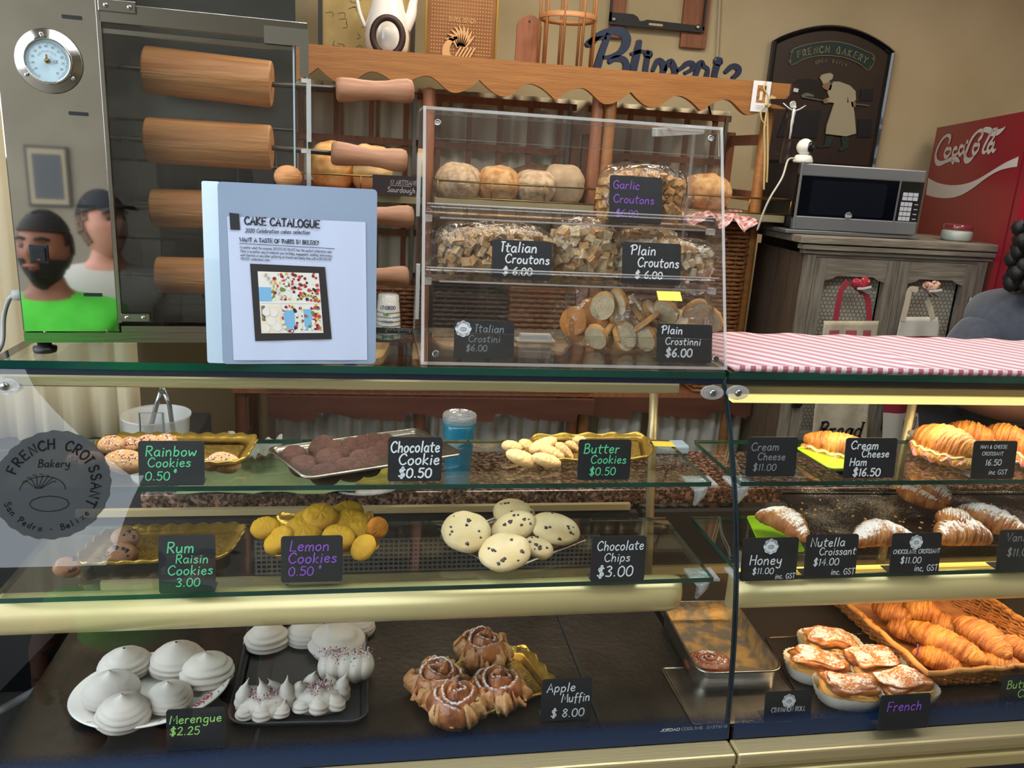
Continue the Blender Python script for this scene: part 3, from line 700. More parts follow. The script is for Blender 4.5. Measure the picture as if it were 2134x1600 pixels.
for (u, v) in ((.515, .5),): cell(u-.004, 0.5, u+.004, 1, 0, .0007)
cell(0, .495, 1, .505, 0, .0007); cell(.335, 0, .345, .5, 0, .0007); cell(.655, 0, .662, .5, 0, .0007)
mb.build('cake_pictures', PC, page)

# ---------------------------------------------------------------- price tags
CH_W = mat('white chalk ink', 'e8eef2', .6); CH_D = mat('faded chalk ink', '8b9296', .7); CH_G = mat('green chalk ink', '63d79a', .6)
CH_Y = mat('lime chalk ink', 'a6e37a', .6); CH_P = mat('purple chalk ink', '8d55c8', .6)
def price_tag(px0, px1, pyt, pyb, z, lines, label, ink=CH_W, seal=None, lean=8, name='price_tag', depth=None):
    a = onZ((px0+px1)/2, pyb, z)
    if depth: a = onY((px0+px1)/2, pyb, depth); a.z = z
    l, r = onY(px0, pyb, a.y), onY(px1, pyb, a.y); W = (r-l).length
    H = (onY((px0+px1)/2, pyt, a.y+.012).z-z)/math.cos(math.radians(lean))
    t = thing(name, label, 'price tag', (a.x, a.y, z+.0005), (0, 0, 0), group='chalk price tags')
    tilt = (-math.radians(lean), 0, 0); R = Euler(tilt).to_matrix()
    fr = lambda x, y, d: tuple(R @ Vector((x, d, y)))
    MB().prism(rpoly(W, H, .005, 4, 0, H/2), fr, .0016).build('plate', CHALK, t)
    MB().box((0, .014, .0008), (W*.96, .028, .0015)).build('foot', CHALK, t)
    mb = MB(); fl = lambda x, y, d: tuple(R @ Vector((x-W/2, -.0006-d, y)))
    i2 = {}
    for ln in lines:
        s, x, y, sz = ln[:4]; ink_ = ln[4] if len(ln) > 4 else ink; wt = ln[5] if len(ln) > 5 else 1.05
        if ink_ not in i2: i2[ink_] = MB()
        wsum = sum(GL.get(ch, (4, ''))[0]+1.5 for ch in s)*sz*H/9
        avail = (1-x)*W*.97; sx = min(1.0, avail/wsum)*1.0
        if len(ln) > 6: sx = ln[6]*W/wsum
        stroke_text(i2[ink_], s, x*W, y*H, sz*H, fl, wt, .12, sx=sx, jit=.25)
    for ik, m_ in i2.items(): m_.build('lettering', ik, t)
    if seal:
        x, y, r = seal; m_ = MB(); m_.add([fl(x*W+r*W*(1+.05*math.cos(q*8))*math.cos(q), y*H+r*W*(1+.05*math.cos(q*8))*math.sin(q), .0002) for q in [k*PI/24 for k in range(48)]], [tuple(range(48))])
        m_.build('round_seal', mat('white seal', 'e2e6ea', .6), t)
        m_ = MB(); f5 = lambda a, b, d: fl(x*W+a, y*H+b, .0005+d)
        arc_text(m_, 'FRENCH CROISSANT', r*W*.70, math.radians(165), math.radians(15), r*W*.24, f5, 1.3)
        arc_text(m_, 'San Pedro - Belize', r*W*.88, math.radians(205), math.radians(335), r*W*.16, f5, 1.3, inside=True)
        ribbon(m_, [(r*W*.42*math.cos(q/10*2*PI), r*W*(-.05+.24*math.sin(q/10*2*PI))) for q in range(11)], r*W*.05, f5)
        for k in (-1, 0, 1): ribbon(m_, [(r*W*.2*k, r*W*.15), (r*W*(.2*k+.06), -r*W*.22)], r*W*.05, f5)
        m_.build('seal_print', INK, t)
    return t
S1, S2, DK = 1.0505, .9025, .6585
price_tag(290, 427, 918, 1012, S1, [('Rainbow', .11, .66, .22), ('Cookies', .14, .42, .20), ('0.50', .10, .12, .2), ('@', .52, .2, .18)], 'chalk tag reading Rainbow Cookies in green', CH_G)
price_tag(808, 920, 910, 1003, S1, [('Chocolate', .05, .66, .24, CH_W, 1.25), ('Cookie', .2, .38, .24, CH_W, 1.25), ('$0.50', .2, .09, .22, CH_W, 1.5)], 'chalk tag reading Chocolate Cookie in white')
price_tag(1203, 1312, 915, 1000, S1, [('Butter', .1, .66, .23), ('Cookies', .24, .41, .2), ('$0.50', .22, .12, .2)], 'chalk tag reading Butter Cookies in mint green', CH_G)
price_tag(1553, 1657, 910, 993, S1, [('Cream', .08, .66, .2), ('Cheese', .22, .42, .18), ('$11.00', .14, .15, .18)], 'faded chalk tag reading Cream Cheese $11.00', CH_D)
price_tag(1757, 1863, 912, 996, S1, [('Cream', .1, .72, .2, CH_W, 1.3), ('Cheese', .32, .52, .18, CH_W, 1.3), ('Ham', .1, .31, .19, CH_W, 1.3), ('$16.50', .18, .05, .2, CH_W, 1.5)], 'chalk tag reading Cream Cheese Ham $16.50 beside the lime green board')
price_tag(2022, 2112, 918, 998, S1, [('HAM & CHEESE', .15, .80, .09, CH_W, 1.1, .62), ('CROISSANT', .2, .62, .09, CH_W, 1.1, .5), ('16.50', .3, .36, .16), ('inc GST', .4, .12, .12)], 'chalk tag with printed HAM & CHEESE CROISSANT')
price_tag(332, 450, 1116, 1236, S2, [('Rum', .15, .70, .18), ('Raisin', .3, .52, .15), ('Cookies', .16, .32, .16), ('3.00', .3, .12, .15)], 'chalk tag reading Rum Raisin Cookies in green', CH_G)
price_tag(586, 714, 1116, 1213, S2, [('Lemon', .14, .68, .22), ('Cookies', .12, .42, .22), ('0.50', .12, .15, .2), ('@', .6, .22, .15)], 'chalk tag reading Lemon Cookies in purple', CH_P)
price_tag(1230, 1342, 1117, 1212, S2, [('Chocolate', .1, .7, .2), ('Chips', .24, .45, .18), ('$3.00', .12, .12, .24)], 'chalk tag reading Chocolate Chips $3.00 in white')
price_tag(1543, 1658, 1120, 1210, S2, [('Honey', .14, .38, .22), ('$11.00', .2, .16, .15), ('inc. GST', .62, .04, .12)], 'chalk tag reading Honey under a white round seal', CH_W, (.5, .8, .13))
price_tag(1675, 1782, 1113, 1202, S2, [('Nutella', .08, .72, .2), ('Croissant', .26, .52, .17), ('$14.00', .16, .28, .17), ('inc. GST', .52, .05, .14)], 'chalk tag with the price $14.00 next to the honey tag')
price_tag(1853, 1955, 1110, 1195, S2, [('CHOCOLATE CROISSANT', .04, .50, .10, CH_W, 1.2, .95), ('$11.00', .2, .26, .16), ('inc, GST', .5, .06, .15)], 'chalk tag with seal and printed CHOCOLATE CROISSANT', CH_W, (.48, .78, .13))
price_tag(2076, 2190, 1103, 1187, S2, [('Vanilla', .12, .72, .2), ('$11.00', .16, .35, .2)], 'chalk tag reading Vanilla, cut by the frame edge', CH_D)
price_tag(348, 470, 1474, 1562, DK, [('Merengue', .06, .66, .2), ('$2.25', .06, .38, .2)], 'chalk tag reading Merengue $2.25 in lime green', CH_Y)
price_tag(1127, 1230, 1413, 1502, DK, [('Apple', .1, .7, .2), ('Muffin', .4, .45, .2), ('$ 8.00', .2, .1, .2)], 'chalk tag reading Apple Muffin $8.00')
price_tag(1592, 1688, 1437, 1502, DK, [('CINNAMON ROLL', .14, .32, .15, CH_W, 1.1, .74)], 'chalk tag with a white seal and CINNAMON ROLL', CH_W, (.5, .68, .14))
price_tag(1830, 1932, 1445, 1520, DK, [('French', .14, .55, .26)], 'chalk tag reading French in purple', CH_P)
price_tag(2082, 2190, 1403, 1478, DK, [('Butter', .1, .62, .22), ('Cro', .32, .36, .22), ('$8.00', .1, .06, .18, CH_D)], 'chalk tag reading Butter Cro in lime green', CH_Y)

# ---------------------------------------------------------------- acrylic bagged-crouton case
AX0, AX1 = .079, .602; AZ0 = TOPZ+.0008; AYF = 1.262; AZT = 1.628
def ayf(z): return AYF+(z-AZ0)*(1.405-AYF)/(AZT-AZ0)
AYB = 1.53
acase = thing('acrylic_case', 'clear acrylic shelf case holding bags of croutons on the glass counter', 'display box', (.34, 1.4, AZ0))
def ap(mb, name, m, par=None, **k):
    mb.v = [(v[0]-.34, v[1]-1.4, v[2]-AZ0) for v in mb.v]; return mb.build(name, m, par or acase, **k)
side = lambda x: [(AYF, AZ0), (AYB, AZ0), (AYB, AZT), (1.405, AZT)]
for x in (AX0, AX1-.005):
    q = MB(); P = side(x); n = 4
    a = [(x, y, z) for y, z in P]; b = [(x+.005, y, z) for y, z in P]
    q.add(a+b, [(0, 1, 2, 3), (7, 6, 5, 4)], 0); q.add(a+b, [(0, 4, 5, 1), (1, 5, 6, 2), (2, 6, 7, 3), (3, 7, 4, 0)], 1)
    ap(q, 'side_panel', [ACRYL, ACEDGE])
xm, xw = (AX0+AX1)/2, AX1-AX0
ap(MB().box((xm, (1.405+AYB)/2, AZT-.0025), (xw, AYB-1.405, .005), emi=1), 'top_panel', [ACRYL, ACEDGE])
ap(MB().box((xm, (AYF+AYB)/2, AZ0+.0025), (xw, AYB-AYF, .005), emi=1), 'bottom_panel', [ACRYL, ACEDGE])
ap(MB().box((xm, AYB-.002, (AZ0+AZT)/2), (xw, .004, AZT-AZ0), emi=1), 'back_panel', [ACRYL, ACEDGE])
th = math.atan2(1.405-AYF, AZT-AZ0)
def fpanel(z0, z1, x0, x1, off, name, t=.004):
    zc = (z0+z1)/2; yc = ayf(zc)+off
    return ap(MB().box((( x0+x1)/2, yc, zc), (x1-x0, t, (z1-z0)/math.cos(th)), (-th, 0, 0), emi=1), name, [ACRYL, ACEDGE])
fpanel(AZ0+.004, AZT-.005, AX0+.004, AX1-.003, .004, 'front_panel')
fpanel(AZT-.05, AZT-.012, AX0+.01, AX1-.01, -.003, 'top_flap'); fpanel(AZ0, AZ0+.05, AX0+.01, AX1-.006, -.003, 'bottom_flap')
for px, py in ((912, 257), (1480, 290), (908, 738), (1490, 748)):
    p = onP(px, py, (0, AYF-.006, AZ0), Vector((0, -1, math.tan(th))).normalized())
    ap(MB().lathe([(.0058, 0), (.0062, .003), (.0045, .0045), (.003, .003), (.001, .004)], 16, p, (PI/2-th, 0, 0)), 'screw', STEEL)
zA, zB = onY(1200, 462, 1.345).z, onY(1200, 592, 1.31).z
for z in (zA, zB):
    yf = ayf(z)+.012; q = MB(); r = .03; xs = []
    def prof(x):
        e = min(x-(AX0+.006), (AX1-.006)-x); return 0 if e > r else .018*(1-math.sqrt(max(0, 1-((r-e)/r)**2)))
    X = [AX0+.006+(xw-.012)*(i/40)**1 for i in range(41)]
    q.rings([[(x, yf+.002, z+.016), (x, yf, z-.004+prof(x)*.3), (x, yf+.004, z-.006+prof(x)*.3), (x, yf+.03, z-.004), (x, AYB-.006, z-.002), (x, AYB-.006, z+.001), (x, yf+.03, z-.001), (x, yf+.006, z-.003+prof(x)*.3), (x, yf+.005, z+.016)] for x in X], True, True, True)
    ap(q, 'tray_shelf', [ACRYL])
    for x in (AX0+.006, AX1-.006):
        ap(MB().tube([(AX0+.008, yf+.003, z+.017), (AX1-.008, yf+.003, z+.017)], .0013, 6), 'shelf_lip', ACEDGE) if x < .3 else None
        ap(MB().box((x+(.006 if x < .3 else -.006), yf+.02, z-.008), (.012, .014, .01)), 'shelf_clip', ACEDGE)
    ap(MB().tube([(AX0+.03, yf+.002, z-.005), (AX1-.03, yf+.002, z-.005)], .0016, 6), 'shelf_edge', ACEDGE)
for (a, b) in ((318, 452), (545, 656)):
    p, q_ = onX(864, a, AX0-.004), onX(864, b, AX0-.004)
    ap(MB().box((AX0-.005, 1.385 if a < 400 else 1.33, (onY(864, a, 1.36).z+onY(864, b, 1.36).z)/2), (.006, .012, onY(864, a, 1.36).z-onY(864, b, 1.36).z)), 'hinge', ACEDGE)
a, b = onY(1365, 300, ayf(1.60)), onY(1470, 275, 1.44)
ap(MB().box(((a.x+b.x)/2, 1.43, 1.618), (.125, .012, .014), (0, -.1, .5)), 'hinge_bar', ACEDGE)
# post-it, little white box
p = onY(1395, 617, ayf(1.33)-.006)
tag(MB().box((0, 0, 0), (.042, .001, .020), (-th-.5, 0, 0)).build('sticky_note', mat('yellow paper', 'f2cf4e', .6), loc=p), 'blank yellow sticky note on the acrylic case front', 'note')
p = onZ(1115, 712, AZ0+.006)
o = thing('white_stand', 'small white plastic stand lying on the acrylic case floor', 'stand', p)
MB().box((0, 0, .008), (.058, .02, .014)).build('body', IVORY, o, bevel=.002); MB().box((0, .002, .003), (.072, .03, .004)).build('base', IVORY, o, bevel=.001)
AT = lambda *a, **k: price_tag(*a, **k)
AT(1270, 1380, 368, 458, zA+.001, [('Garlic', .06, .72, .17), ('Croutons', .07, .42, .17), ('$6.00', .12, .13, .15)], 'chalk tag reading Garlic Croutons in purple', ink=CH_P, depth=1.362, lean=14)
AT(1024, 1148, 502, 600, zB+.001, [('Italian', .14, .70, .24, CH_W, 1.35), ('Croutons', .22, .42, .22, CH_W, 1.35), ('$ 6.00', .18, .12, .2, CH_W, 1.4)], 'chalk tag reading Italian Croutons', depth=1.326, lean=14)
AT(1295, 1417, 507, 604, zB+.001, [('Plain', .14, .70, .22, CH_W, 1.2), ('Croutons', .26, .42, .22, CH_W, 1.2), ('$ 6.00', .22, .14, .18, CH_W, 1.4)], 'chalk tag reading Plain Croutons', depth=1.326, lean=14)
AT(945, 1070, 670, 764, AZ0+.006, [('Italian', .34, .70, .2, CH_D), ('Crostini', .24, .44, .18, CH_D), ('$6.00', .2, .2, .17, CH_D, 1.3)], 'faded chalk tag reading Italian Crostini with a seal', seal=(.15, .78, .13), depth=1.282, lean=14)
AT(1367, 1482, 677, 766, AZ0+.006, [('Plain', .08, .74, .2, CH_W, 1.3), ('Crostinni', .15, .46, .18, CH_W, 1.2), ('$6.00', .16, .15, .22, CH_W, 1.5)], 'chalk tag reading Plain Crostinni', depth=1.282, lean=14)
# bags
TOAST = mat('browned bread cube', 'cf9450', .85, col2='e8c08a', ns=90, bump=.6, bs=400)
def crouton_meshes(mt, n=6, s=.0105, seed=0):
    L_ = []; r = random.Random(seed)
    for k in range(n):
        mb = MB(); d = [s*r.uniform(.7, 1.25) for _ in range(3)]; P = []
        for a in (-1, 1):
            for b in (-1, 1):
                for c in (-1, 1): P.append((a*d[0]*r.uniform(.75, 1.1), b*d[1]*r.uniform(.75, 1.1), c*d[2]*r.uniform(.75, 1.1)))
        mb.add(P, [(0, 1, 3, 2), (4, 6, 7, 5), (0, 4, 5, 1), (2, 3, 7, 6), (0, 2, 6, 4), (1, 5, 7, 3)])
        me = bpy.data.meshes.new('crouton'); me.from_pydata(mb.v, [], mb.f); me.materials.append(mt if k % 3 else TOAST); L_.append(me)
    return L_
def bag_film(w, h, d, seed, crimp='r', tall=1.0):
    mb = MB()
    def fn(u, v):
        a = 2*PI*u; b = -PI/2+PI*v
        sgn = lambda x, p: math.copysign(abs(x)**p, x)
        x = w/2*sgn(math.cos(a), .6)*sgn(math.cos(b), .45); y = d/2*sgn(math.sin(a), .8)*sgn(math.cos(b), .5); z = h/2*sgn(math.sin(b), .7)
        q = Vector((x, y, z)); k = .006*fbm(q, 30, seed)+.003*fbm(q, 90, seed)
        q += q.normalized()*k
        q.z += h/2
        return q
    mb.grid(fn, 44, 26, closeu=True)
    # crimped tail
    sx = 1 if crimp == 'r' else -1
    T = []
    for i in range(7):
        t = i/6; hh = h*(.34-.10*math.sin(t*PI)+.16*t)*tall
        T.append([(sx*(w*.43+.034*t), .004*math.sin(j*1.9+i)+.0, h*.5+hh*(j/9-.5)*2+.004*math.sin(i+j)) for j in range(10)])
    mb.rings(T, False)
    return mb
def bag(label, px0, px1, pyt, pyb, y, z, mt, n, seed, grp, lab2, s=.0105, crimp='r', depth=.075, itemname='crouton', cat='crouton', keep=70):
    a, b = onY(px0, pyb, y), onY(px1, pyb, y); W = (b-a).length; H = onY((px0+px1)/2, pyt, y).z-z
    t = thing('clear_bag', label, 'bag', ((a.x+b.x)/2, y, z), group='clear bags in the acrylic case')
    bag_film(W, H, depth, seed, crimp).build('film', FILM, t)
    ms = crouton_meshes(mt, 6, s, seed); r = random.Random(seed); k = 0; pts = []
    tries = 0
    while k < n and tries < 9000:
        tries += 1
        u, v, q = r.uniform(-1, 1), r.uniform(0, 1), r.uniform(-1, .8)
        top = .93*(1-.22*abs(u)**2.2); 
        if v > top: continue
        m_ = (1-abs(u)**3)*(1-abs(2*v-1)**4)
        p = Vector((u*W*.455, q*depth*.40*m_**.5, H*(.05+.87*v)))
        if any((p-o_).length < s*1.45 for o_ in pts): continue
        pts.append(p); k += 1
    pts.sort(key=lambda p: p.y); rest = MB()
    for k, p in enumerate(pts):
        e = (r.uniform(0, 6), r.uniform(0, 6), r.uniform(0, 6)); me = ms[k % 6]
        if k < keep: tag(link(itemname, me, None, p+Vector(t.location), e), lab2, cat, grp)
        else:
            R = Euler(e).to_matrix(); rest.add([R @ v.co+p for v in me.vertices], [tuple(f.vertices) for f in me.polygons])
    if rest.v: rest.build('croutons', mt, t, kind='stuff')
    return t
CR1 = mat('toasted bread', 'd9b27a', .85, col2='f4e2bc', ns=110, bump=.6, bs=400)
CR2 = mat('herbed bread', 'f0dcb2', .85, col2='c99658', ns=120, bump=.6, bs=400)
CR3 = mat('pale bread', 'f6ead0', .85, col2='dcc294', ns=110, bump=.6, bs=400)
CR4 = mat('garlic bread', 'e6b96f', .85, col2='c98a42', ns=110, bump=.6, bs=400)
bag('bag of golden garlic croutons on the top shelf of the acrylic case', 1238, 1420, 345, 458, 1.43, zA+.002, CR4, 210, 1, 'garlic croutons', 'golden garlic crouton in the bag on the top shelf', .0068, keep=62)
bag('bag of Italian croutons behind the Italian Croutons tag', 902, 1150, 462, 588, 1.39, zB+.002, CR2, 260, 2, 'Italian croutons', 'herbed Italian crouton in the left bag of the middle shelf', .0066, 'l', keep=82)
bag('bag of large toasted croutons in the middle of the middle shelf', 1140, 1282, 455, 588, 1.41, zB+.002, CR1, 130, 3, 'toasted croutons', 'toasted crouton in the middle bag of the middle shelf', .0085, keep=56)
bag('bag of pale plain croutons behind the Plain Croutons tag', 1272, 1480, 492, 596, 1.405, zB+.002, CR3, 240, 4, 'plain croutons', 'pale plain crouton in the right bag of the middle shelf', .0066, keep=86)
bag('small bag of bread cubes behind the plain croutons bag', 1290, 1400, 470, 540, 1.485, zB+.03, CR1, 60, 5, 'bread cubes', 'brown bread cube in the small bag behind the plain croutons', .0075, keep=14)
# crostini slices: oval bread slices with a crust
def slice_mesh(w, h, t, seed):
    mb = MB(); n = 20; r = random.Random(seed)
    R = [[(w*k_*math.cos(2*PI*i/n)*(1+.03*math.sin(3*i+seed)), y, h*k_*math.sin(2*PI*i/n)*(1 if math.sin(2*PI*i/n) > 0 else .82)) for i in range(n)] for k_, y in ((.93, -t/2), (1, -t/2+.002), (1, t/2-.002), (.93, t/2))]
    mb.rings(R, True, True, True); 
    for i, f in enumerate(mb.f): mb.m[i] = 1 if len(f) == 4 else 0
    me = bpy.data.meshes.new('crostini'); me.from_pydata(mb.v, [], mb.f)
    me.materials.append(mat('crostini crumb', 'f0e0bc', .9, col2='dcc49a', ns=90, bump=.6, bs=300)); me.materials.append(mat('crostini crust', 'd9a765', .8, col2='bf8446', ns=60))
    me.polygons.foreach_set('material_index', mb.m); return me
SLM = [slice_mesh(.022+.003*k, .030, .010, k) for k in range(4)]
t = thing('clear_bag', 'bag of plain crostini slices behind the Plain Crostinni tag', 'bag', onY(1365, 752, 1.38), group='clear bags in the acrylic case'); t.location.z = AZ0+.006
bag_film(.19, .125, .10, 8, 'r', 1.2).build('film', FILM, t)
ORD = 'first second third fourth fifth sixth seventh eighth ninth tenth eleventh twelfth thirteenth fourteenth fifteenth sixteenth seventeenth eighteenth nineteenth twentieth twenty-first twenty-second twenty-third twenty-fourth twenty-fifth'.split()
rnd = random.Random(5)
SP = [(1255, 640), (1290, 650), (1330, 645), (1362, 655), (1390, 650), (1450, 650), (1440, 668), (1300, 672), (1345, 672), (1405, 672), (1270, 690), (1310, 700), (1345, 708), (1285, 715), (1330, 738), (1352, 725), (1300, 738), (1262, 725), (1375, 690), (1475, 668), (1290, 630), (1350, 742), (1275, 742), (1318, 722), (1240, 735)]
for k, (px, py) in enumerate(SP):
    p = onY(px, py, 1.36+.012*(k % 4)); p.z = max(p.z, AZ0+.03)
    o = link('crostini_slice', SLM[k % 4], None, p, (rnd.uniform(-.9, .9), rnd.uniform(-.5, .5), rnd.choice((.3, 1.2, -.8, 2.4, 0))+rnd.uniform(-.2, .2)))
    rk = sorted(SP).index((px, py)); row = sorted(q[1] for q in SP).index(py)
    tag(o, 'pale crostini slice, %s from the left of the large bag, %s' % (ORD[rk], 'near its top' if py < 660 else 'halfway up' if py < 695 else 'low down behind the flap'), 'crostini', 'plain crostini slices')
t = thing('clear_bag', 'bag of toasted Italian crostini left of the plain crostini', 'bag', onY(1215, 752, 1.40), group='clear bags in the acrylic case'); t.location.z = AZ0+.006
bag_film(.085, .125, .08, 9, 'l').build('film', FILM, t)
TO = mat('toasted crostini', 'd99a4f', .85, col2='b9702f', ns=50, bump=.6, bs=300)
for k, (px, py, ry) in enumerate(((1195, 672, .2), (1232, 655, -.3), (1235, 700, .1), (1198, 712, -.2), (1238, 735, .2))):
    me = SLM[(k+1) % 4].copy(); me.materials.clear(); me.materials.append(TO); me.materials.append(TO)
    p = onY(px, py, 1.385+.01*(k % 3)); p.z = max(p.z, AZ0+.04)
    tag(link('crostini_slice', me, None, p, (-.2, ry, .5 if k % 2 else -.4)), 'toasted brown crostini slice in the narrow bag, '+('top left', 'top right', 'middle right', 'lower left', 'bottom right')[k], 'crostini', 'toasted crostini slices')

# ---------------------------------------------------------------- bread rack against the wall
RY, RB = 2.70, 3.02
RX = [-.43, .171, .722, .765, 1.318]
zt = onY(1000, 122, RY).z; zb = onY(1000, 170, RY).z
rack = thing('bread_rack', 'tall honey wood bread rack with a scalloped top board along the back wall', 'rack', (0, RY, 0))
def rp(mb, name, m, par=None, **k):
    mb.v = [(v[0], v[1]-RY, v[2]) for v in mb.v]; return mb.build(name, m, par or rack, **k)
# scalloped valance: outline from the pattern measured on the board
xs0, xs1 = -.62, onY(1662, 190, RY-.03).x
ztop = lambda x: onY(1000, 115, RY-.03).z
cusps = [onY(px, 200, RY-.03).x for px in (663, 835, 1002, 1166, 1318, 1465)]
per = (cusps[-1]-cusps[0])/5
ztv = onY(1000, 121, RY-.03).z; zlow = ztv-.1
def val_low(x):
    k = (x-cusps[0])/per; i = math.floor(k); t = k-i
    if i % 2: t = 1-t
    D = .043
    if t < .32: f = math.sin(PI/2*t/.32)
    elif t < .66: f = .5+.5*math.cos(PI*(t-.32)/.34)
    else: f = 1-math.cos(PI/2*(t-.66)/.34)
    return ztv-.064-D*f
N_ = 420; ztv = onY(1000, 121, RY-.03).z
poly = [(xs0+(xs1-xs0)*i/N_, val_low(xs0+(xs1-xs0)*i/N_) if xs0+(xs1-xs0)*i/N_ < cusps[-1]+per*.98 else zlow+.02) for i in range(N_+1)]
mb = MB(); a = []; 
R = [[(x, RY-.03, z), (x, RY-.03, ztv), (x, RY-.008, ztv), (x, RY-.008, z)] for x, z in poly]
rp(mb.rings(R, True, True, True, smooth=False), 'scalloped_board', WOODV)
rp(MB().box(((xs0+xs1)/2-.02, (RY+RB)/2-.01, ztv-.012), (xs1-xs0-.05, RB-RY, .022)), 'top_shelf', WOODV)
postz = onY(900, 182, RY).z
for i, x in enumerate(RX):
    z1 = postz if i == 1 else ztv-.03
    rp(MB().lathe([(.006, 0), (.020, .001), (.020, z1-.012), (.016, z1-.003), (.006, z1)], 16, (x, RY+.015, 0)), 'front_post', WOODV if i > 2 else WOODR)
    rp(MB().box((x, RB-.02, .85), (.03, .03, 1.7)), 'rear_post', WOODR)
    for k in range(9):
        rp(MB().box((x, (RY+RB)/2, .15+k*.19), (.014, RB-RY-.05, .035)), 'side_slat', WOODR)
    rp(MB().box((x+(.032 if i in (0, 3) else -.032), RB-.045, 1.3), (.012, .012, .9)), 'shelf_standard', mat('galvanised strip', '8f8d86', .4, .8))
# lattice back: rails and slats
for sec, (xa, xb) in enumerate(((RX[0], RX[1]), (RX[1], RX[2]), (RX[3], RX[4]))):
    n = 5; 
    for k in range(n):
        x = xa+(xb-xa)*(k+.5)/n+.0; rp(MB().box((x, RB+.004, 1.25), (.018, .012, .98)), 'lattice_slat', WOODR)
    for k in range(7):
        rp(MB().box(((xa+xb)/2, RB-.006, .80+k*.158), (xb-xa, .012, .022)), 'lattice_rail', WOODR)
tag(curtain('rack_curtain', RX[0], RX[4]+.02, RB+.06, .4, 1.78, 26, .014, CREAMF), 'cream pleated cloth hanging behind the lattice of the bread rack', 'curtain')
# metal shelves, wire guards
SHM = mat('beige shelf metal', 'a59a78', .45, .2); WIRE = mat('brass wire', '8d7340', .35, .9)
zs1 = onY(960, 412, RY).z; zs2 = onY(800, 700, RY).z
def wire_guard(xa, xb, z, y, h, fl=.0, right=False):
    mb = MB(); mb.tube([(xa, y, z+h), (xb, y, z+h)], .003, 6)
    mb.tube([(xa, y, z+.006), (xb, y, z+.006)], .003, 6)
    n = max(2, round((xb-xa)/.16))
    for k in range(n+1): mb.tube([(xa+(xb-xa)*k/n, y, z+.006), (xa+(xb-xa)*k/n, y, z+h)], .0028, 6)
    for x in (xa, xb): mb.tube([(x, y, z+h), (x, RB-.05, z+h)], .003, 6)
    return mb
for sec, (xa, xb) in enumerate(((RX[0]+.02, RX[1]-.02), (RX[1]+.02, RX[2]-.015), (RX[3]+.015, RX[4]+.06))):
    rp(MB().box(((xa+xb)/2, (RY-.10+RB)/2, zs1-.011), (xb-xa, RB-RY+.08, .022)), 'metal_shelf', SHM)
    rp(wire_guard(xa+.005, xb-.005, zs1, RY-.13, .055), 'wire_guard', WIRE)
    rp(MB().box(((xa+xb)/2, (RY+RB)/2, zs2-.012), (xb-xa, RB-RY-.03, .022)), 'wooden_shelf', WOODR)
# lower scalloped board and white curtain
zl1 = onY(900, 825, RY-.03).z; zl0 = onY(900, 872, RY-.03).z
xe = onY(1238, 850, RY-.06).x
def low_board(x0, x1, y, name):
    P = []; n = 120; p_ = .30
    for i in range(n+1):
        x = x0+(x1-x0)*i/n; t = ((x-x0)/p_) % 1
        P.append((x, zl0+(.028*math.sin(t*PI)**.8 if t > .5 else .028*(1-math.sin(t*PI)**.6)*.5+.0)))
    rp(MB().rings([[(x, y, z), (x, y, zl1), (x, y+.02, zl1), (x, y+.02, z)] for x, z in P], True, True, True, smooth=False), name, WOODD)
low_board(onY(560, 850, RY-.06).x, xe, RY-.06, 'lower_scalloped_board')
low_board(xe+.003, onY(1568, 850, RY-.03).x, RY-.02, 'lower_scalloped_board')
rp(MB().box(((-.45+1.34)/2, RY+.17, zl1+.01), (1.79, .38, .02)), 'bottom_shelf', WOODR)
xg = onY(1362, 880, RY).x
for (a, b) in ((onY(572, 880, RY+.03).x, onY(1228, 880, RY+.03).x), (onY(1248, 880, RY+.03).x, onY(1338, 880, RY+.03).x), (onY(1352, 880, RY+.03).x, onY(1545, 880, RY+.03).x)):
    o = curtain('skirt_curtain', a, b, RY+.04, .30, zl0+.06, max(3, int((b-a)/.05)), .013, WHITEF)
    tag(o, {0: 'wide white gathered curtain under the brown scalloped board', 1: 'narrow white curtain between the two lower boards', 2: 'white gathered curtain under the board by the gold pole'}[0 if b-a > .6 else (1 if b-a < .2 else 2)], 'curtain', 'white curtains under the bread rack')
# woven strip above the lower board
def weave_strip(x0, x1, y, z0, z1, pitch=.012, r=.0045):
    mb = MB(); n = int((x1-x0)/pitch)
    for i in range(n):
        x = x0+(i+.5)*pitch
        mb.tube([(x, y, z0), (x+.002, y-.004*(-1)**i, (z0+z1)/2), (x, y, z1)], r, 5)
    mb.tube([(x0, y-.003, z1), (x1, y-.003, z1)], .006, 6); mb.tube([(x0, y-.003, z0), (x1, y-.003, z0)], .005, 6)
    return mb
WICK = mat('brown wicker', '8a5a32', .6, col2='6a4022', ns=60, bump=.3); WICKP = mat('pale wicker', 'a8906a', .65, col2='8d744e', ns=60, bump=.3)
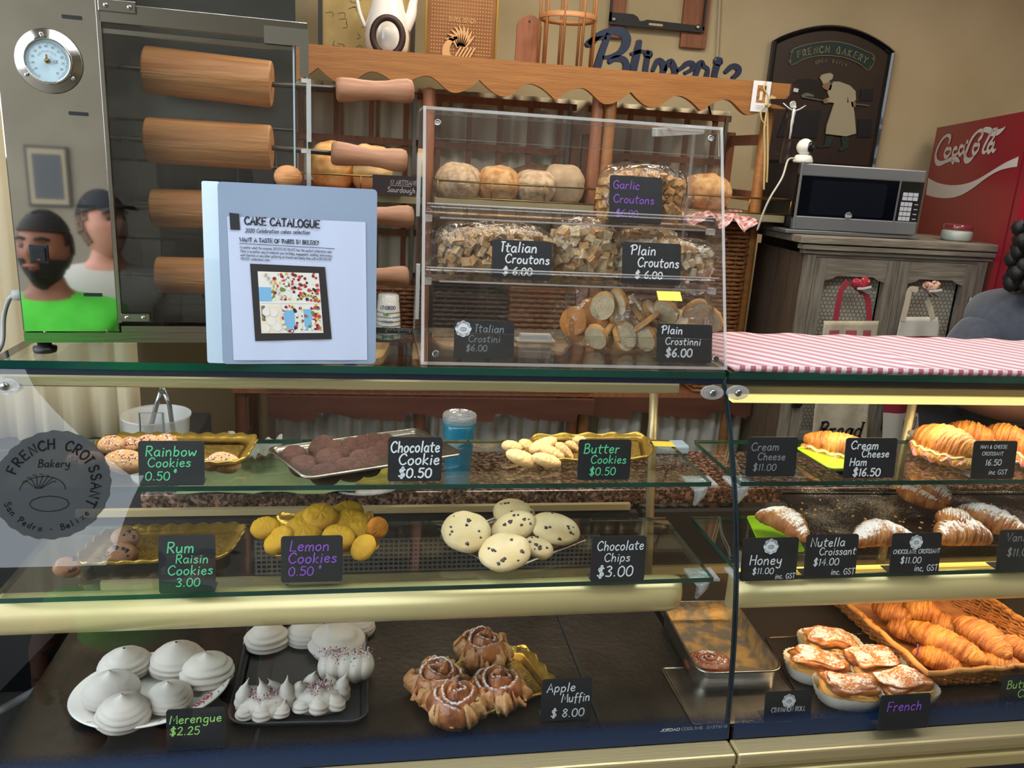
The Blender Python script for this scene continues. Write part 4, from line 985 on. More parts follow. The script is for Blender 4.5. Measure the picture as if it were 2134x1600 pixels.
# wicker boxes standing on the bottom shelf
def wicker_box(px0, px1, pyt, z0, y, lab, m=WICK, d=.25, rows=9, grp='wicker boxes low on the bread rack', pyb=None):
    a, b = onY(px0, pyt, y), onY(px1, pyt, y); H = a.z-z0 if pyb is None else a.z-z0
    t = thing('wicker_box', lab, 'basket', ((a.x+b.x)/2, y, z0), group=grp); W = b.x-a.x
    mb = MB(); 
    for i in range(rows):
        z = H*(i+.5)/rows; P = []
        path = [(-W/2, 0), (W/2, 0), (W/2, d), (-W/2, d), (-W/2, 0)]
        for k in range(4):
            (xa, ya), (xb, yb) = path[k], path[k+1]; L_ = math.hypot(xb-xa, yb-ya); n = max(4, int(L_/.018))
            for q in range(n):
                tt = q/n; s = .004*(1 if (q+i) % 2 else -1); nx, ny = (yb-ya)/L_, -(xb-xa)/L_
                P.append((xa+(xb-xa)*tt+nx*s, ya+(yb-ya)*tt+ny*s, z))
        mb.tube(P, H/rows*.46, 5, closed=True)
    mb.build('weave', m, t, kind='stuff')
    st = MB()
    n = max(4, int(W/.036))
    for k in range(n+1): st.tube([(-W/2+W*k/n, .001, 0), (-W/2+W*k/n, .001, H)], .003, 5)
    st.build('stakes', m, t, kind='stuff')
    MB().tube([(-W/2, 0, H), (W/2, 0, H), (W/2, d, H), (-W/2, d, H)], .007, 6, closed=True).build('rim', m, t)
    return t
ztopw = zl1+.021
wicker_box(560, 900, 806, ztopw, RY-.03, 'low brown wicker tray behind the chocolate cookies', WICK, .3, 3)
wicker_box(905, 1232, 806, ztopw, RY-.03, 'low brown wicker tray behind the blue tumbler', WICK, .3, 3)
wicker_box(768, 868, 596, zs2, RY+.06, 'slatted wicker box behind the stack of paper cups', WICK, .25, 11)
wicker_box(905, 1060, 612, zs2, RY+.03, 'dark wicker box seen through the floor of the acrylic case, behind the Italian crostini tag', mat('dark wicker', '4d3628', .6, col2='35251c', ns=60), .25, 9)
wicker_box(1066, 1205, 600, zs2, RY+.03, 'reddish wicker box behind the centre of the acrylic case', WICK, .25, 10)
wicker_box(1272, 1466, 480, zs2, RY+.03, 'tall wicker box behind the plain croutons', mat('grey brown wicker', '77543a', .6, col2='5c3e2a', ns=60), .25, 16)
wicker_box(1488, 1562, 468, ztopw, RY-.02, 'tall narrow cane box right of the acrylic case', mat('orange cane', '9c6636', .55, col2='7a4a24', ns=70, bump=.3), .22, 40)
# loaves
CRUST = mat('brown crust', 'b27a44', .75, col2='d8b07c', ns=38, bump=.4, bs=60, thr=(.38, .62))
CRUSTF = mat('floured crust', 'a98562', .85, col2='cdb799', ns=55, bump=.8, bs=70, thr=(.35, .6))
CRUSTD = mat('dark floured crust', '8a5f3e', .8, col2='ad8a66', ns=45, bump=.4, bs=60)
TINL = mat('golden tin loaf', 'c98a48', .7, col2='e0b878', ns=30, bump=.35, bs=60, thr=(.35, .65))
def loaf(lab, px, pyb, wpx, hpx, y, m, seed, z=None, dep=.2, tin=False, grp=None, ridges=0):
    a, b = onY(px-wpx/2, pyb, y), onY(px+wpx/2, pyb, y); W = (b-a).length*1.12; a.x -= W*.054; H = onY(px, pyb-hpx, y).z-a.z
    zz = a.z if z is None else z
    mb = MB()
    def fn(u, v):
        A = 2*PI*u; B = -PI/2+PI*v; sg = lambda x, p: math.copysign(abs(x)**p, x)
        ea, eb = (.75, .6) if tin else (1, .85)
        x, yy, q = sg(math.cos(A), ea)*sg(math.cos(B), eb), sg(math.sin(A), ea)*sg(math.cos(B), eb), math.sin(B)
        if tin:
            wv = 1 if q > .1 else .84+.16*(q+1)/1.1
            if abs(q-.12) < .1: wv -= .03
            x *= wv; yy *= wv
        q2 = (q if q > -.75 else -.75); hz = (q2+.75)/1.75
        k = 1+.05*fbm((x, yy, q), 2.2, seed)+.02*fbm((x, yy, q), 7, seed)
        if ridges: k += .045*abs(math.sin(ridges*(x*1.3+q*.6)))*max(0, q)
        return (x*W/2*k, yy*dep/2*k, max(0, hz*H*(k if q > 0 else 1)))
    mb.grid(fn, 40, 26, closeu=True)
    o = mb.build('bread_loaf', m, loc=(a.x+W/2, y+dep/2, zz)); return tag(o, lab, 'bread', grp or 'loaves on the bread rack')
LY = RY-.10
zL = zs1+.001
loaf('tin loaf with a reddish brown top beside the oven door', 692, 378, 96, 96, LY, TINL, 1, zL+.012, .26, True)
loaf('tin loaf with a golden square top, right of the reddish one', 772, 378, 88, 94, LY+.0, mat('pale golden loaf', 'd0a063', .7, col2='e6c890', ns=14, bump=.35, bs=60), 2, zL+.012, .26, True)
loaf('floury round loaf, first from the post behind the acrylic case', 960, 408, 90, 74, LY, CRUSTF, 3, zL)
loaf('round brown loaf without much flour, second from the post', 1046, 408, 86, 72, LY, CRUST, 4, zL)
loaf('pale floury tin loaf with the tallest flour streak, third from the post', 1124, 408, 80, 66, LY, CRUSTF, 5, zL, .2, True)
loaf('floury tin loaf just left of the garlic crouton bag', 1186, 404, 78, 80, LY+.02, mat('beige floured crust', 'a48a6c', .85, col2='c3ad8c', ns=26, bump=.4, bs=70), 6, zL, .2, True)
loaf('wide dark loaf lying behind the floury tin loaves', 1130, 372, 120, 62, LY+.21, CRUSTD, 7, zL+.015, .15)
loaf('wide scored loaf behind the garlic crouton bag', 1335, 400, 175, 84, LY+.13, CRUSTD, 8, zL, .18, ridges=5)
loaf('ridged brown loaf right of the garlic crouton bag', 1425, 414, 80, 62, LY+.02, CRUSTD, 9, zL, .2, ridges=7)
loaf('swirled orange brown loaf on the red checked cloth', 1492, 416, 92, 72, LY, CRUST, 10, zL+.006, .2, ridges=6)
# orange board and chalk plate under the tin loaves
o = MB().box((onY(735, 375, LY).x, RY+.0, zL+.005), (.30, .22, .009)).build('cutting_board', mat('orange wood', 'b5662c', .5, col2='9c5422', ns=20, stretch=(.3, 3, 3)), bevel=.002)
tag(o, 'orange wooden board under the two tin loaves', 'board')
a, b = onY(776, 408, RY-.14), onY(866, 408, RY-.14)
t = thing('shelf_sign', 'dark wooden shelf sign chalked 17 Artisane Sourdough', 'sign', ((a.x+b.x)/2, RY-.14, zs1+.002))
MB().box((0, 0, .03), (b.x-a.x, .006, .06)).build('plate', mat('dark plum board', '2a1c20', .6), t)
mb = MB(); fr = lambda x, y, d: (x, -.0035-d, y); stroke_text(mb, '17 ARTISANE', -.012, .034, .013, fr, .9, sx=.8); stroke_text(mb, 'Sourdough', -.02, .011, .015, fr, 1.1, sx=.9)
ribbon(mb, [(-.012, .031), (.05, .030)], .0012, fr); mb.build('lettering', mat('dusty chalk', 'b9b0ac', .7), t)
# checked cloths
def check_cloth(name, lab, pxs, y0, z, seed, m, drop=.05):
    mb = MB(); x0, x1 = onY(pxs[0], 420, y0).x, onY(pxs[1], 420, y0).x
    def fn(u, v):
        x = x0+(x1-x0)*u; f = max(0, v-.6)/.4
        yy = y0+.22*(1-v)-.02*f; zz = z+.004+.03*fbm((x*3, v, seed), 6)*(.4+f)-drop*f*(1+.5*math.sin(u*19+seed))
        return (x+.01*fbm((x, v, 1), 9, seed), yy-.012*f*math.sin(u*40), zz)
    mb.grid(fn, 60, 18); o = mb.build(name, m); s = o.modifiers.new('s', 'SOLIDIFY'); s.thickness = .0015
    return tag(o, lab, 'cloth')
def gingham(name, base, stripe, per, stripes_only=False, rot=0, dark=None):
    m = mat(name, base, .85, sheen=.2); nt = m.node_tree; N = nt.nodes; L = nt.links
    tc = N.new('ShaderNodeTexCoord'); mp = N.new('ShaderNodeMapping'); mp.inputs['Rotation'].default_value = (0, 0, rot); L.new(tc.outputs['Object'], mp.inputs[0])
    s = N.new('ShaderNodeSeparateXYZ'); L.new(mp.outputs[0], s.inputs[0])
    def st(o): return math_node(N, L, 'LESS_THAN', math_node(N, L, 'FRACT', math_node(N, L, 'MULTIPLY', o, 1/per)), .5)
    a = st(s.outputs[0]); 
    f = a if stripes_only else math_node(N, L, 'MULTIPLY', math_node(N, L, 'ADD', a, st(s.outputs[1])), .5)
    return mix_on(m, stripe, lambda N_, L_: f)
GING = gingham('pink gingham', 'e6d2cc', 'b5545a', .022)
check_cloth('checked_cloth', 'red checked cloth hanging off the shelf under the swirled loaf', (1400, 1580), RY-.15, zs1, 3, GING, .03)
# stack of paper cups in a clear sleeve
p = onY(808, 702, RY-.02); sz = onY(808, 612, RY-.02).z-zs2; t = thing('cup_stack', 'stack of white paper cups in a clear sleeve with green and blue print', 'cups', (p.x, RY-.02, zs2))
CW = (onY(838, 690, RY-.02)-onY(782, 690, RY-.02)).length/2
for k in range(7):
    z = sz*(k*.10); q_ = 1-.02*k; MB().lathe([(CW*q_, z), (CW*q_, z+.005), (CW*.96*q_, z+.006), (CW*.86*q_, z+sz*.38), (CW*.78*q_, z+sz*.39), (.001, z+sz*.39)], 28).build('paper_cup', mat('cup paper', 'd9d8d0', .6), t)
MB().lathe([(CW*1.03, 0), (CW*1.04, sz*.6), (CW*.95, sz*.9), (CW*.8, sz*1.02), (CW*.6, sz*1.05)], 28, caps=False).build('sleeve', FILM, t)
mb = MB(); f6 = lambda x, y, d: ((CW*1.045)*math.sin(x/CW), -(CW*1.045)*math.cos(x/CW), y)
stroke_text(mb, 'LIVEREDO', -.026, sz*.70, .011, f6, 1.8, center=False, sx=.75); stroke_text(mb, 'INTERMICO', -.022, sz*.40, .007, f6, 1.4, sx=.75)
mb.build('blue_print', mat('navy print', '2b3566', .6), t)
mb = MB(); stroke_text(mb, '110', -.02, sz*.24, .013, f6, 1.8); mb.add([f6(x, y, 0) for x, y in ((-.016, sz*.56), (.0, sz*.56), (.0, sz*.62), (-.016, sz*.62))], [(0, 1, 2, 3)])
mb.add([f6(x, y, 0) for x, y in ((-.02, .004), (.018, .004), (.018, .018), (-.02, .018))], [(0, 1, 2, 3)])
mb.build('green_print', mat('green print', '4f9a3c', .6), t)

# ---------------------------------------------------------------- things on top of the rack
TZ = ztv+.0005
def upright(name, px0, px1, py_top, y, z=None, thick=.012, lean=.0):
    a, b = onY(px0, py_top, y), onY(px1, py_top, y); return a.x, b.x, a.z
x0, x1, _ = upright('', 668, 862, 5, 3.02)
t = thing('framed_picture', 'old map like framed picture behind the white jug on the rack', 'picture', ((x0+x1)/2, 3.02, TZ))
W_ = x1-x0
MB().box((0, 0, .24), (W_, .015, .48)).build('canvas', mat('aged parchment print', 'b59d62', .6, col2='8c7a45', ns=9, det=8), t)
for s_ in (-1, 1): MB().box((s_*(W_/2), -.008, .24), (.014, .03, .48)).build('frame', mat('dark frame', '241e1c', .4), t)
mb = MB(); rnd = random.Random(4)
for k in range(34):
    x, y = rnd.uniform(-W_/2+.03, W_/2-.03), rnd.uniform(.01, .2); a = rnd.uniform(0, 6)
    ribbon(mb, smooth_path([(x, y), (x+.014*math.cos(a), y+.014*math.sin(a)), (x+.028*math.cos(a+.9), y+.02*math.sin(a+.9))]), .0022, lambda u, v, d: (u, -.0085, v))
mb.build('ink_drawing', mat('olive ink', '5d5a38', .7), t)
# white jug with handle and spout
p = onY(806, 90, 2.86); t = thing('white_jug', 'tall white enamel coffee jug standing on the rack behind a horseshoe', 'jug', (p.x, 2.86, TZ))
ENM = mat('white enamel', 'dcdad4', .18, coat=.5)
MB().lathe([(.001, 0), (.062, 0), (.070, .03), (.073, .06), (.068, .10), (.055, .15), (.046, .19), (.043, .22), (.045, .25), (.042, .25)], 32).build('body', ENM, t)
MB().tube([tuple(q) for q in smooth_path([(-.048, 0, .205), (-.062, 0, .235), (-.085, 0, .235), (-.098, 0, .19), (-.088, 0, .13), (-.068, 0, .085)], 6)], .0065, 8).build('handle', ENM, t)
sp = smooth_path([(.055, 0, .09), (.075, 0, .13), (.082, 0, .17), (.092, 0, .20), (.108, 0, .212)], 6)
MB().tube([tuple(q) for q in sp], [.022-.016*(i/(len(sp)-1)) for i in range(len(sp))], 12).build('spout', ENM, t)
# horseshoe
p = onY(808, 78, 2.76); P = []
for i in range(25):
    a = math.radians(-62+304*i/24); P.append((.046*math.cos(a), 0, .062+.054*math.sin(a)))
hs = MB().tube(P, .0105, 8); hs = hs.build('horseshoe', mat('brown iron', '3a2b26', .5, .5), loc=(p.x, 2.755, TZ-.012)); tag(hs, 'brown iron horseshoe leaning on the white jug', 'horseshoe')
for i in (3, 6, 9, 15, 18, 21):
    MB().box((P[i][0], -.006, P[i][2]), (.004, .004, .006)).build('nail_hole', mat('nail hole', 'c9c0a8', .5), hs)
# embossed copper plaque
x0, x1, _ = upright('', 889, 1037, 5, 3.0); W_ = x1-x0
t = thing('copper_plaque', 'embossed copper plaque with a cornucopia leaning on the wall above the rack', 'plaque', ((x0+x1)/2, 3.0, TZ))
COP = mat('copper sheet', '8e5f34', .4, .35, col2='7a4e28', ns=8)
mb = MB().box((0, 0, .18), (W_, .006, .36)); mb.build('plate', COP, t)
mb = MB()
for s_ in (-1, 1): mb.box((s_*W_/2, -.004, .18), (.006, .012, .36))
mb.build('brass_edge', mat('brass edge', 'b08a3c', .3, .9), t)
mb = MB(); n = 22
for i in range(n):
    for j in range(26):
        x, z = -W_/2+.02+(W_-.04)*i/(n-1), .012+j*.0115
        mb.add([(x-.0032, -.0031, z), (x, -.0045, z-.0032), (x+.0032, -.0031, z), (x, -.0031, z+.0032)], [(0, 1, 2, 3)])
mb.build('hatched_relief', mat('bright copper', '9c7044', .45, .3), t, kind='stuff')
mb = MB(); f7 = lambda x, z, d: (x, -.006-d, z)
HP = [(.03, .02, .012), (-.01, .015, .016), (-.045, .03, .014), (-.05, .06, .012), (-.035, .085, .008), (-.015, .095, .004)]
ribbon(mb, smooth_path(HP, 6), .01, f7, .004)
for a in range(9):
    q = math.radians(20+a*17); ribbon(mb, smooth_path([(.012*math.cos(q), .06+.012*math.sin(q), .004), (.03*math.cos(q), .07+.04*math.sin(q), .005), (.055*math.cos(q+.2), .075+.06*math.sin(q+.2), .001)], 5), .01, f7, .004)
for k in range(5): ribbon(mb, [(-.02+.012*k, .03, .003), (.0+.012*k, .065, .003)], .005, f7, .005)
stroke_text(mb, 'RAPEL BRACH', -.045, .145, .013, f7, 1.4, .2, sx=.85)
mb.build('cornucopia_relief', mat('pale copper relief', 'c89a68', .5), t)
# cutting board with leaning plane of wood
p = onY(1100, 120, 2.98); H_ = onY(1100, 30, 2.98).z-TZ
P = [(-.044, 0), (.044, 0)]+[(.044*math.cos(a), H_-.044+.044*math.sin(a)) for a in [PI*i/14 for i in range(15)]]
o = MB().prism(P, XZ, .014).build('bread_board', WOODR, loc=(p.x, 2.98, TZ), bevel=.002); tag(o, 'round topped brown bread board left of the wooden cage', 'board')
MB().lathe([(.004, -.001), (.004, .001)], 10, (-.002, 0, H_-.022), (PI/2, 0, 0)).build('hang_hole', BLACKP, o)
# wooden cage stand
p = onY(1184, 38, 2.86); t = thing('wooden_cage', 'round slatted wooden cage stand cut by the top of the frame', 'stand', (p.x, 2.86, TZ))
rz = p.z-TZ; RC = (onY(1243, 40, 2.86).x-onY(1124, 40, 2.86).x)/2
for z in (rz, rz+.24):
    MB().lathe([(RC, z-.008), (RC, z+.008), (RC-.008, z+.008), (RC-.008, z-.008), (RC, z-.008)], 40, caps=False).build('hoop', WOODR if z > rz else mat('tan hoop wood', '9b6a3e', .5), t)
for k in range(9):
    a = 2*PI*k/9+.2; MB().tube([((RC-.004)*math.cos(a), (RC-.004)*math.sin(a), 0), ((RC-.004)*math.cos(a), (RC-.004)*math.sin(a), rz+.25)], .005, 6).build('bar', mat('tan hoop wood', '9b6a3e'), t)
MB().lathe([(.001, 0), (RC, 0), (RC, .01), (.001, .01)], 36).build('base', WOODR, t)
# Patisserie lettering: thick blue script letters
BLU = mat('navy painted wood', '151f38', .4)
px_, y_ = 1228, 2.82
t = thing('script_sign', 'navy blue wooden script sign reading Patisserie standing on the rack', 'sign', (onY(1228, 150, y_).x, y_, TZ-.03))
def sp_(pts): return [((onY(a, b, y_).x-t.location.x), (onY(a, b, y_).z-t.location.z), c) for a, b, c in pts]
LT = [('letter_p', [[(1226, 92, .010), (1232, 84, .008), (1248, 80, .006), (1262, 78, .006)], [(1268, 74, .010), (1258, 100, .011), (1250, 125, .012), (1243, 150, .013)],
                    [(1232, 90, .012), (1250, 72, .010), (1275, 64, .011), (1295, 66, .014), (1306, 78, .015), (1304, 95, .014), (1292, 110, .010), (1272, 118, .007), (1258, 120, .006)],
                    ]), ('letter_a', [[(1272, 128, .008), (1284, 122, .010), (1300, 124, .010), (1306, 134, .011), (1306, 146, .012)]]),
      ('letter_t', [[(1333, 88, .009), (1328, 112, .012), (1322, 140, .012), (1321, 150, .011)], [(1318, 112, .006), (1335, 107, .006), (1352, 110, .005)]]),
      ('letter_i', [[(1351, 113, .013), (1353, 113.5, .013)], [(1350, 120, .009), (1346, 146, .009), (1347, 152, .009)]]),
      ('letter_s', [[(1362, 146, .006), (1372, 126, .008), (1382, 132, .010), (1384, 146, .010), (1380, 154, .008)]]),
      ('letter_s', [[(1386, 146, .006), (1397, 128, .009), (1404, 136, .010), (1408, 150, .010), (1402, 158, .008)]]),
      ('letter_e', [[(1412, 148, .006), (1424, 140, .007), (1434, 132, .009), (1445, 134, .009), (1444, 144, .007), (1430, 152, .006)]]),
      ('letter_r', [[(1450, 160, .008), (1456, 142, .009), (1462, 131, .010), (1468, 138, .007), (1476, 144, .006), (1474, 158, .008)]]),
      ('letter_i', [[(1497, 128, .014), (1499, 128.5, .014)], [(1495, 138, .010), (1490, 158, .009), (1491, 164, .009)]]),
      ('letter_e', [[(1514, 150, .006), (1528, 138, .009), (1540, 142, .009), (1540, 152, .008), (1530, 162, .007)]])]
for nm, strokes in LT:
    mb = MB()
    for s_ in strokes:
        ribbon(mb, smooth_path(sp_(s_), 6) if len(s_) > 2 else sp_(s_), .01, lambda x, z, d: (x, d, z), .018)
        for (a, b, c) in (sp_(s_)[0], sp_(s_)[-1]): mb.lathe([(.0005, 0), (c, 0), (c, .017), (.0005, .017)], 16, (a, .0174, b), (PI/2, 0, 0))
    mb.build(nm, BLU, t)
MB().box((.25, .01, .015), (.6, .03, .03)).build('base_strip', BLU, t)
# wall bracket for a screen on two planks
WBY = YW-.045
for lab, (a, b, c) in (('left of the two brown planks behind the empty screen bracket', (1272, 1302, 78)), ('right of the two brown planks behind the empty screen bracket', (1421, 1474, 99))):
    x0, x1 = onY(a, c, WBY).x, onY(b, c, WBY).x; zb_ = onY((a+b)/2, c, WBY).z
    o = MB().box((0, 0, .25), (x1-x0, .025, .5)).build('wall_plank', WOODR, loc=((x0+x1)/2, YW-.0135, zb_), bevel=.003); tag(o, lab, 'plank')
x0, x1 = onY(1270, 45, WBY).x, onY(1468, 60, WBY).x; zb_ = onY(1270, 50, WBY).z
t = thing('screen_bracket', 'empty black metal screen bracket on the wall above the blue lettering', 'bracket', (x0, WBY, zb_))
W_ = x1-x0; mb = MB().prism([(0, 0), (W_, 0), (W_, .022), (W_-.02, .026), (.16, .030), (.145, .024), (.13, .022), (.118, .038), (.10, .046), (0, .046)], lambda x, z, d: (x, d, z), .012)
mb.build('lower_rail', BLACKP, t)
for x in (.004, W_-.004): MB().box((x, .006, .16), (.008, .012, .30)).build('side_rail', BLACKP, t)
MB().prism(rpoly(.062, .009, .004, 3, .20, .014), lambda x, z, d: (x, -.0004+d, z), .0006).build('slot', mat('ochre plaster', 'c9b896'), t)
for x in (.018, W_-.03): MB().lathe([(.009, 0), (.0095, .003), (.006, .005)], 14, (x, 0, .02), (PI/2, 0, 0)).build('bolt', STEEL, t)
# cable down the wall
a, b = onY(1500, 0, YW-.01), onY(1494, 130, YW-.01)
tag(MB().tube([(a.x+.002, YW-.01, a.z+.4), tuple(a), tuple(b), (b.x-.002, YW-.01, b.z-.25)], .007, 8).build('wall_cable', mat('pale cable cover', 'b7aa8c', .6)), 'pale cable cover running down the wall right of the bracket', 'cable')
mb = MB(); mb.tube([tuple(onY(1472, 200, 3.04)), tuple(onY(1480, 235, 3.03)), tuple(onY(1492, 270, 3.02))], .004, 6)
tag(mb.build('hanging_cable', BLACKP), 'black cable hanging behind the rack under the board end', 'cable')

# ---------------------------------------------------------------- French Bakery sign
SY = YW-.03
c0, c1, c2, c3 = onY(1577, 338, SY), onY(1822, 352, SY), onY(1862, 108, SY), onY(1612, 84, SY)
SW = c1.x-c0.x; cx_ = (c0.x+c1.x)/2; SZ0 = (c0.z+c1.z)/2-.01; SHs = (c2.z+c3.z)/2-SZ0; PK = onY(1735, 52, SY).z-SZ0
t = thing('bakery_sign', 'dark arched wall sign with a baker holding a peel, reading French Bakery', 'sign', (cx_, SY, SZ0))
def arch(w, h, pk, ins=0):
    P = [(-w/2+ins, ins), (w/2-ins, ins), (w/2-ins, h-ins*.5)]
    for i in range(1, 20):
        u = i/20; P.append((w/2-ins-(w-2*ins)*u, h-ins*.5+(pk-h-ins*.4)*math.sin(u*PI)**.85))
    return P+[(-w/2+ins, h-ins*.5)]
MB().prism(arch(SW, SHs, PK, .006), lambda x, z, d: (x, d+.008, z), .018).build('backboard', mat('dark brown sign board', '2c2320', .45, col2='37291f', ns=6), t)
o1, o2 = arch(SW, SHs, PK), arch(SW, SHs, PK, .024); n = len(o1)
MB().rings([[(x, .008, z) for x, z in o1], [(x, -.006, z) for x, z in o1], [(x, -.014, z) for x, z in arch(SW, SHs, PK, .008)], [(x, -.006, z) for x, z in arch(SW, SHs, PK, .016)], [(x, .006, z) for x, z in o2]], True, smooth=False).build('frame', mat('gloss black frame', '10131c', .22, coat=.5), t)
f8 = lambda lv: (lambda x, z, d: (x, .0075-lv*.0015-d*.2, z))
def spx(px, py): q = onY(px, py, SY); return (q.x-cx_, q.z-SZ0)
def poly_px(mb, P, lv, mi=0, th=.003): mb.prism([spx(*q) for q in P], lambda x, z, d: (x, .0078-lv*.002-th+d, z), th, mi)
def SP2(pts): return [(*spx(a, b), c) for a, b, c in pts]
mb = MB()
U = [(1652, 103), (1670, 96), (1700, 89), (1735, 86), (1770, 92), (1800, 104), (1823, 118)]; Lw = [(1812, 146), (1790, 132), (1760, 120), (1730, 116), (1700, 117), (1675, 123), (1648, 134)]
poly_px(mb, (U+Lw)[::-1], 1); mb.build('banner', mat('sign teal', '12302f', .5), t)
mb = MB(); ribbon(mb, smooth_path([(*spx(*q), .0011) for q in U+Lw+[U[0]]], 4), .002, f8(4))
for (a, b) in ((1650, 107), (1646, 127), (1820, 122), (1814, 141)):
    ribbon(mb, [(*[v+.008*r_*f_ for v, f_ in zip(spx(a, b), (math.cos(q), math.sin(q)))], .0009) for q, r_ in [(i*.7, .2+i/12*.8) for i in range(12)]], .002, f8(4))
def arched(mb, s, P, size, wt, serif, ink_lv):
    n = len(s)
    for i, ch in enumerate(s):
        u = (i+.5)/n*(len(P)-1); k = min(int(u), len(P)-2); f = u-k; a, b = spx(*P[k]), spx(*P[k+1])
        x, z = a[0]+(b[0]-a[0])*f, a[1]+(b[1]-a[1])*f; an = math.atan2(b[1]-a[1], b[0]-a[0]); cs, sn = math.cos(an), math.sin(an)
        stroke_text(mb, ch, -size*.3, 0, size, lambda p_, q_, d: f8(ink_lv)(x+cs*p_-sn*q_, z+sn*p_+cs*q_, d), wt, 0, serif)
arched(mb, 'FRENCH BAKERY', [(1661, 121), (1690, 113), (1720, 109), (1750, 112), (1780, 120), (1806, 133)], .026, 1.5, True, 4)
arched(mb, 'OPEN DAILY', [(1699, 134), (1720, 129), (1745, 132), (1765, 140)], .0125, 1.4, True, 4)
mb.build('gilt_lettering', mat('dull gilt', '93886a', .5, .3), t)
mb = MB(); 
for (a, b, c, d_) in ((1795, 186, 1822, 210), (1790, 248, 1818, 286)):
    mb = MB(); poly_px(mb, [(a, b), (a-2, d_), (c-2, d_), (c, b)], 1); mb.build('dark_panel', mat('blue black paint', '10151c', .5), t)
mb = MB(); poly_px(mb, [(1640, 230), (1620, 285), (1702, 288), (1712, 230)], 1); mb.build('dark_panel', mat('blue black paint', '10151c', .5), t)
mb = MB(); poly_px(mb, [(1652, 175), (1665, 165), (1690, 163), (1715, 172), (1722, 185), (1718, 205), (1650, 205)][::-1], 1); mb.build('oven_mouth', mat('oven mouth paint', '191210', .6), t)
mb = MB(); fr = f8(3)
for s_, (a, b) in (('brad', (1648, 245)), ('du pain', (1645, 262)), ('buguette', (1640, 279))):
    x, z = spx(a, b); stroke_text(mb, s_, x, z, .012, fr, .8, .3)
x, z = spx(1612, 322); stroke_text(mb, 'Toute Boulangerie 1891', x, z, .014, fr, .8, .35)
mb.build('script_lettering', mat('olive script paint', '5b5a3c', .6), t)
# the baker in low relief
mb = MB(); poly_px(mb, [(1713, 170), (1708, 162), (1712, 156), (1722, 153), (1730, 152), (1736, 156), (1735, 163), (1730, 168), (1731, 174), (1716, 176)][::-1], 2, 0, .006)
poly_px(mb, [(1732, 170), (1748, 170), (1770, 178), (1782, 190), (1783, 208), (1776, 214), (1768, 213), (1766, 200), (1764, 214), (1748, 218), (1735, 214), (1722, 213), (1718, 207), (1728, 203), (1724, 192)][::-1], 2, 0, .008)
poly_px(mb, [(1738, 214), (1764, 214), (1776, 212), (1780, 240), (1783, 278), (1762, 284), (1745, 282), (1720, 279), (1722, 262), (1730, 238)][::-1], 3, 0, .007); mb.build('baker_whites', mat('relief cream paint', 'a9a288', .6), t)
mb = MB(); poly_px(mb, [(1716, 175), (1729, 170), (1733, 178), (1730, 188), (1722, 188), (1715, 184), (1713, 180)][::-1], 3, 0, .006); mb.build('baker_face', mat('relief skin paint', '8f6d4a', .6), t)
for P_ in ([(1714, 208), (1724, 206), (1724, 215), (1716, 215)], [(1772, 212), (1782, 212), (1782, 223), (1774, 223)]):
    mb = MB(); poly_px(mb, P_[::-1], 5); mb.build('baker_hand', mat('relief skin paint', '8f6d4a'), t)
mb = MB()
mb = MB(); poly_px(mb, [(1722, 283), (1738, 284), (1730, 306), (1706, 308), (1704, 305), (1718, 302)][::-1], 2); poly_px(mb, [(1754, 284), (1770, 284), (1768, 308), (1752, 315), (1748, 312), (1756, 304)][::-1], 2); poly_px(mb, [(1728, 167), (1735, 168), (1734, 174), (1730, 173)][::-1], 5); mb.build('baker_trousers', mat('relief teal paint', '22322e', .6), t)
mb = MB(); ribbon(mb, [(*spx(1672, 202), .003), (*spx(1720, 210), .002), (*spx(1810, 220), .0022)], .003, f8(7), .003); ribbon(mb, smooth_path([(*spx(1670, 200), .004), (*spx(1680, 197), .007), (*spx(1694, 200), .004)]), .003, f8(7), .006); mb.build('peel', mat('relief grey paint', '6c6a5e', .5), t)
mb = MB()
for q in (((1736, 220), (1730, 262)), ((1746, 220), (1745, 276)), ((1758, 218), (1762, 278)), ((1768, 218), (1772, 272)), ((1745, 178), (1752, 205)), ((1718, 160), (1730, 158))):
    ribbon(mb, [(*spx(*q[0]), .0008), (*spx(*q[1]), .0012)], .002, f8(5.5))
mb.build('fold_lines', mat('fold line paint', '6f6a56', .6), t)

# ---------------------------------------------------------------- saint card, ribbon, crucifix, camera
VY = RY-.034
a, b, c = onY(1568, 232, VY), onY(1603, 170, VY), onY(1566, 168, VY)
t = thing('prayer_card', 'small printed card with a candle picture tied to the rack board by a straw ribbon', 'card', ((a.x+b.x)/2, VY, a.z))
cw, chh = b.x-c.x, b.z-a.z
MB().box((0, 0, chh/2), (cw, .0012, chh)).build('card', WHITEP, t)
MB().box((0, -.001, chh*.58), (cw*.5, .0006, chh*.56)).build('printed_picture', mat('card picture', '5a3320', .5, col2='c48a4c', ns=60), t)
MB().box((0, -.0015, chh*.52), (cw*.16, .0004, chh*.28)).build('printed_candle', mat('candle print', 'e8dcc8', .5), t)
mb = MB(); 
for k in range(3): stroke_text(mb, 'in omnia bello', 0, chh*(.19-.05*k), .0034, lambda x, z, d: (x, -.0012, z), 1, center=True)
mb.build('card_lettering', mat('grey ink', '55585f'), t)
STRAW = mat('straw ribbon', 'c9b074', .55, sheen=.3)
q = onY(1597, 218, VY-.006)
t = thing('straw_ribbon', 'pale straw ribbon bow with two long tails hanging from the card', 'ribbon', q)
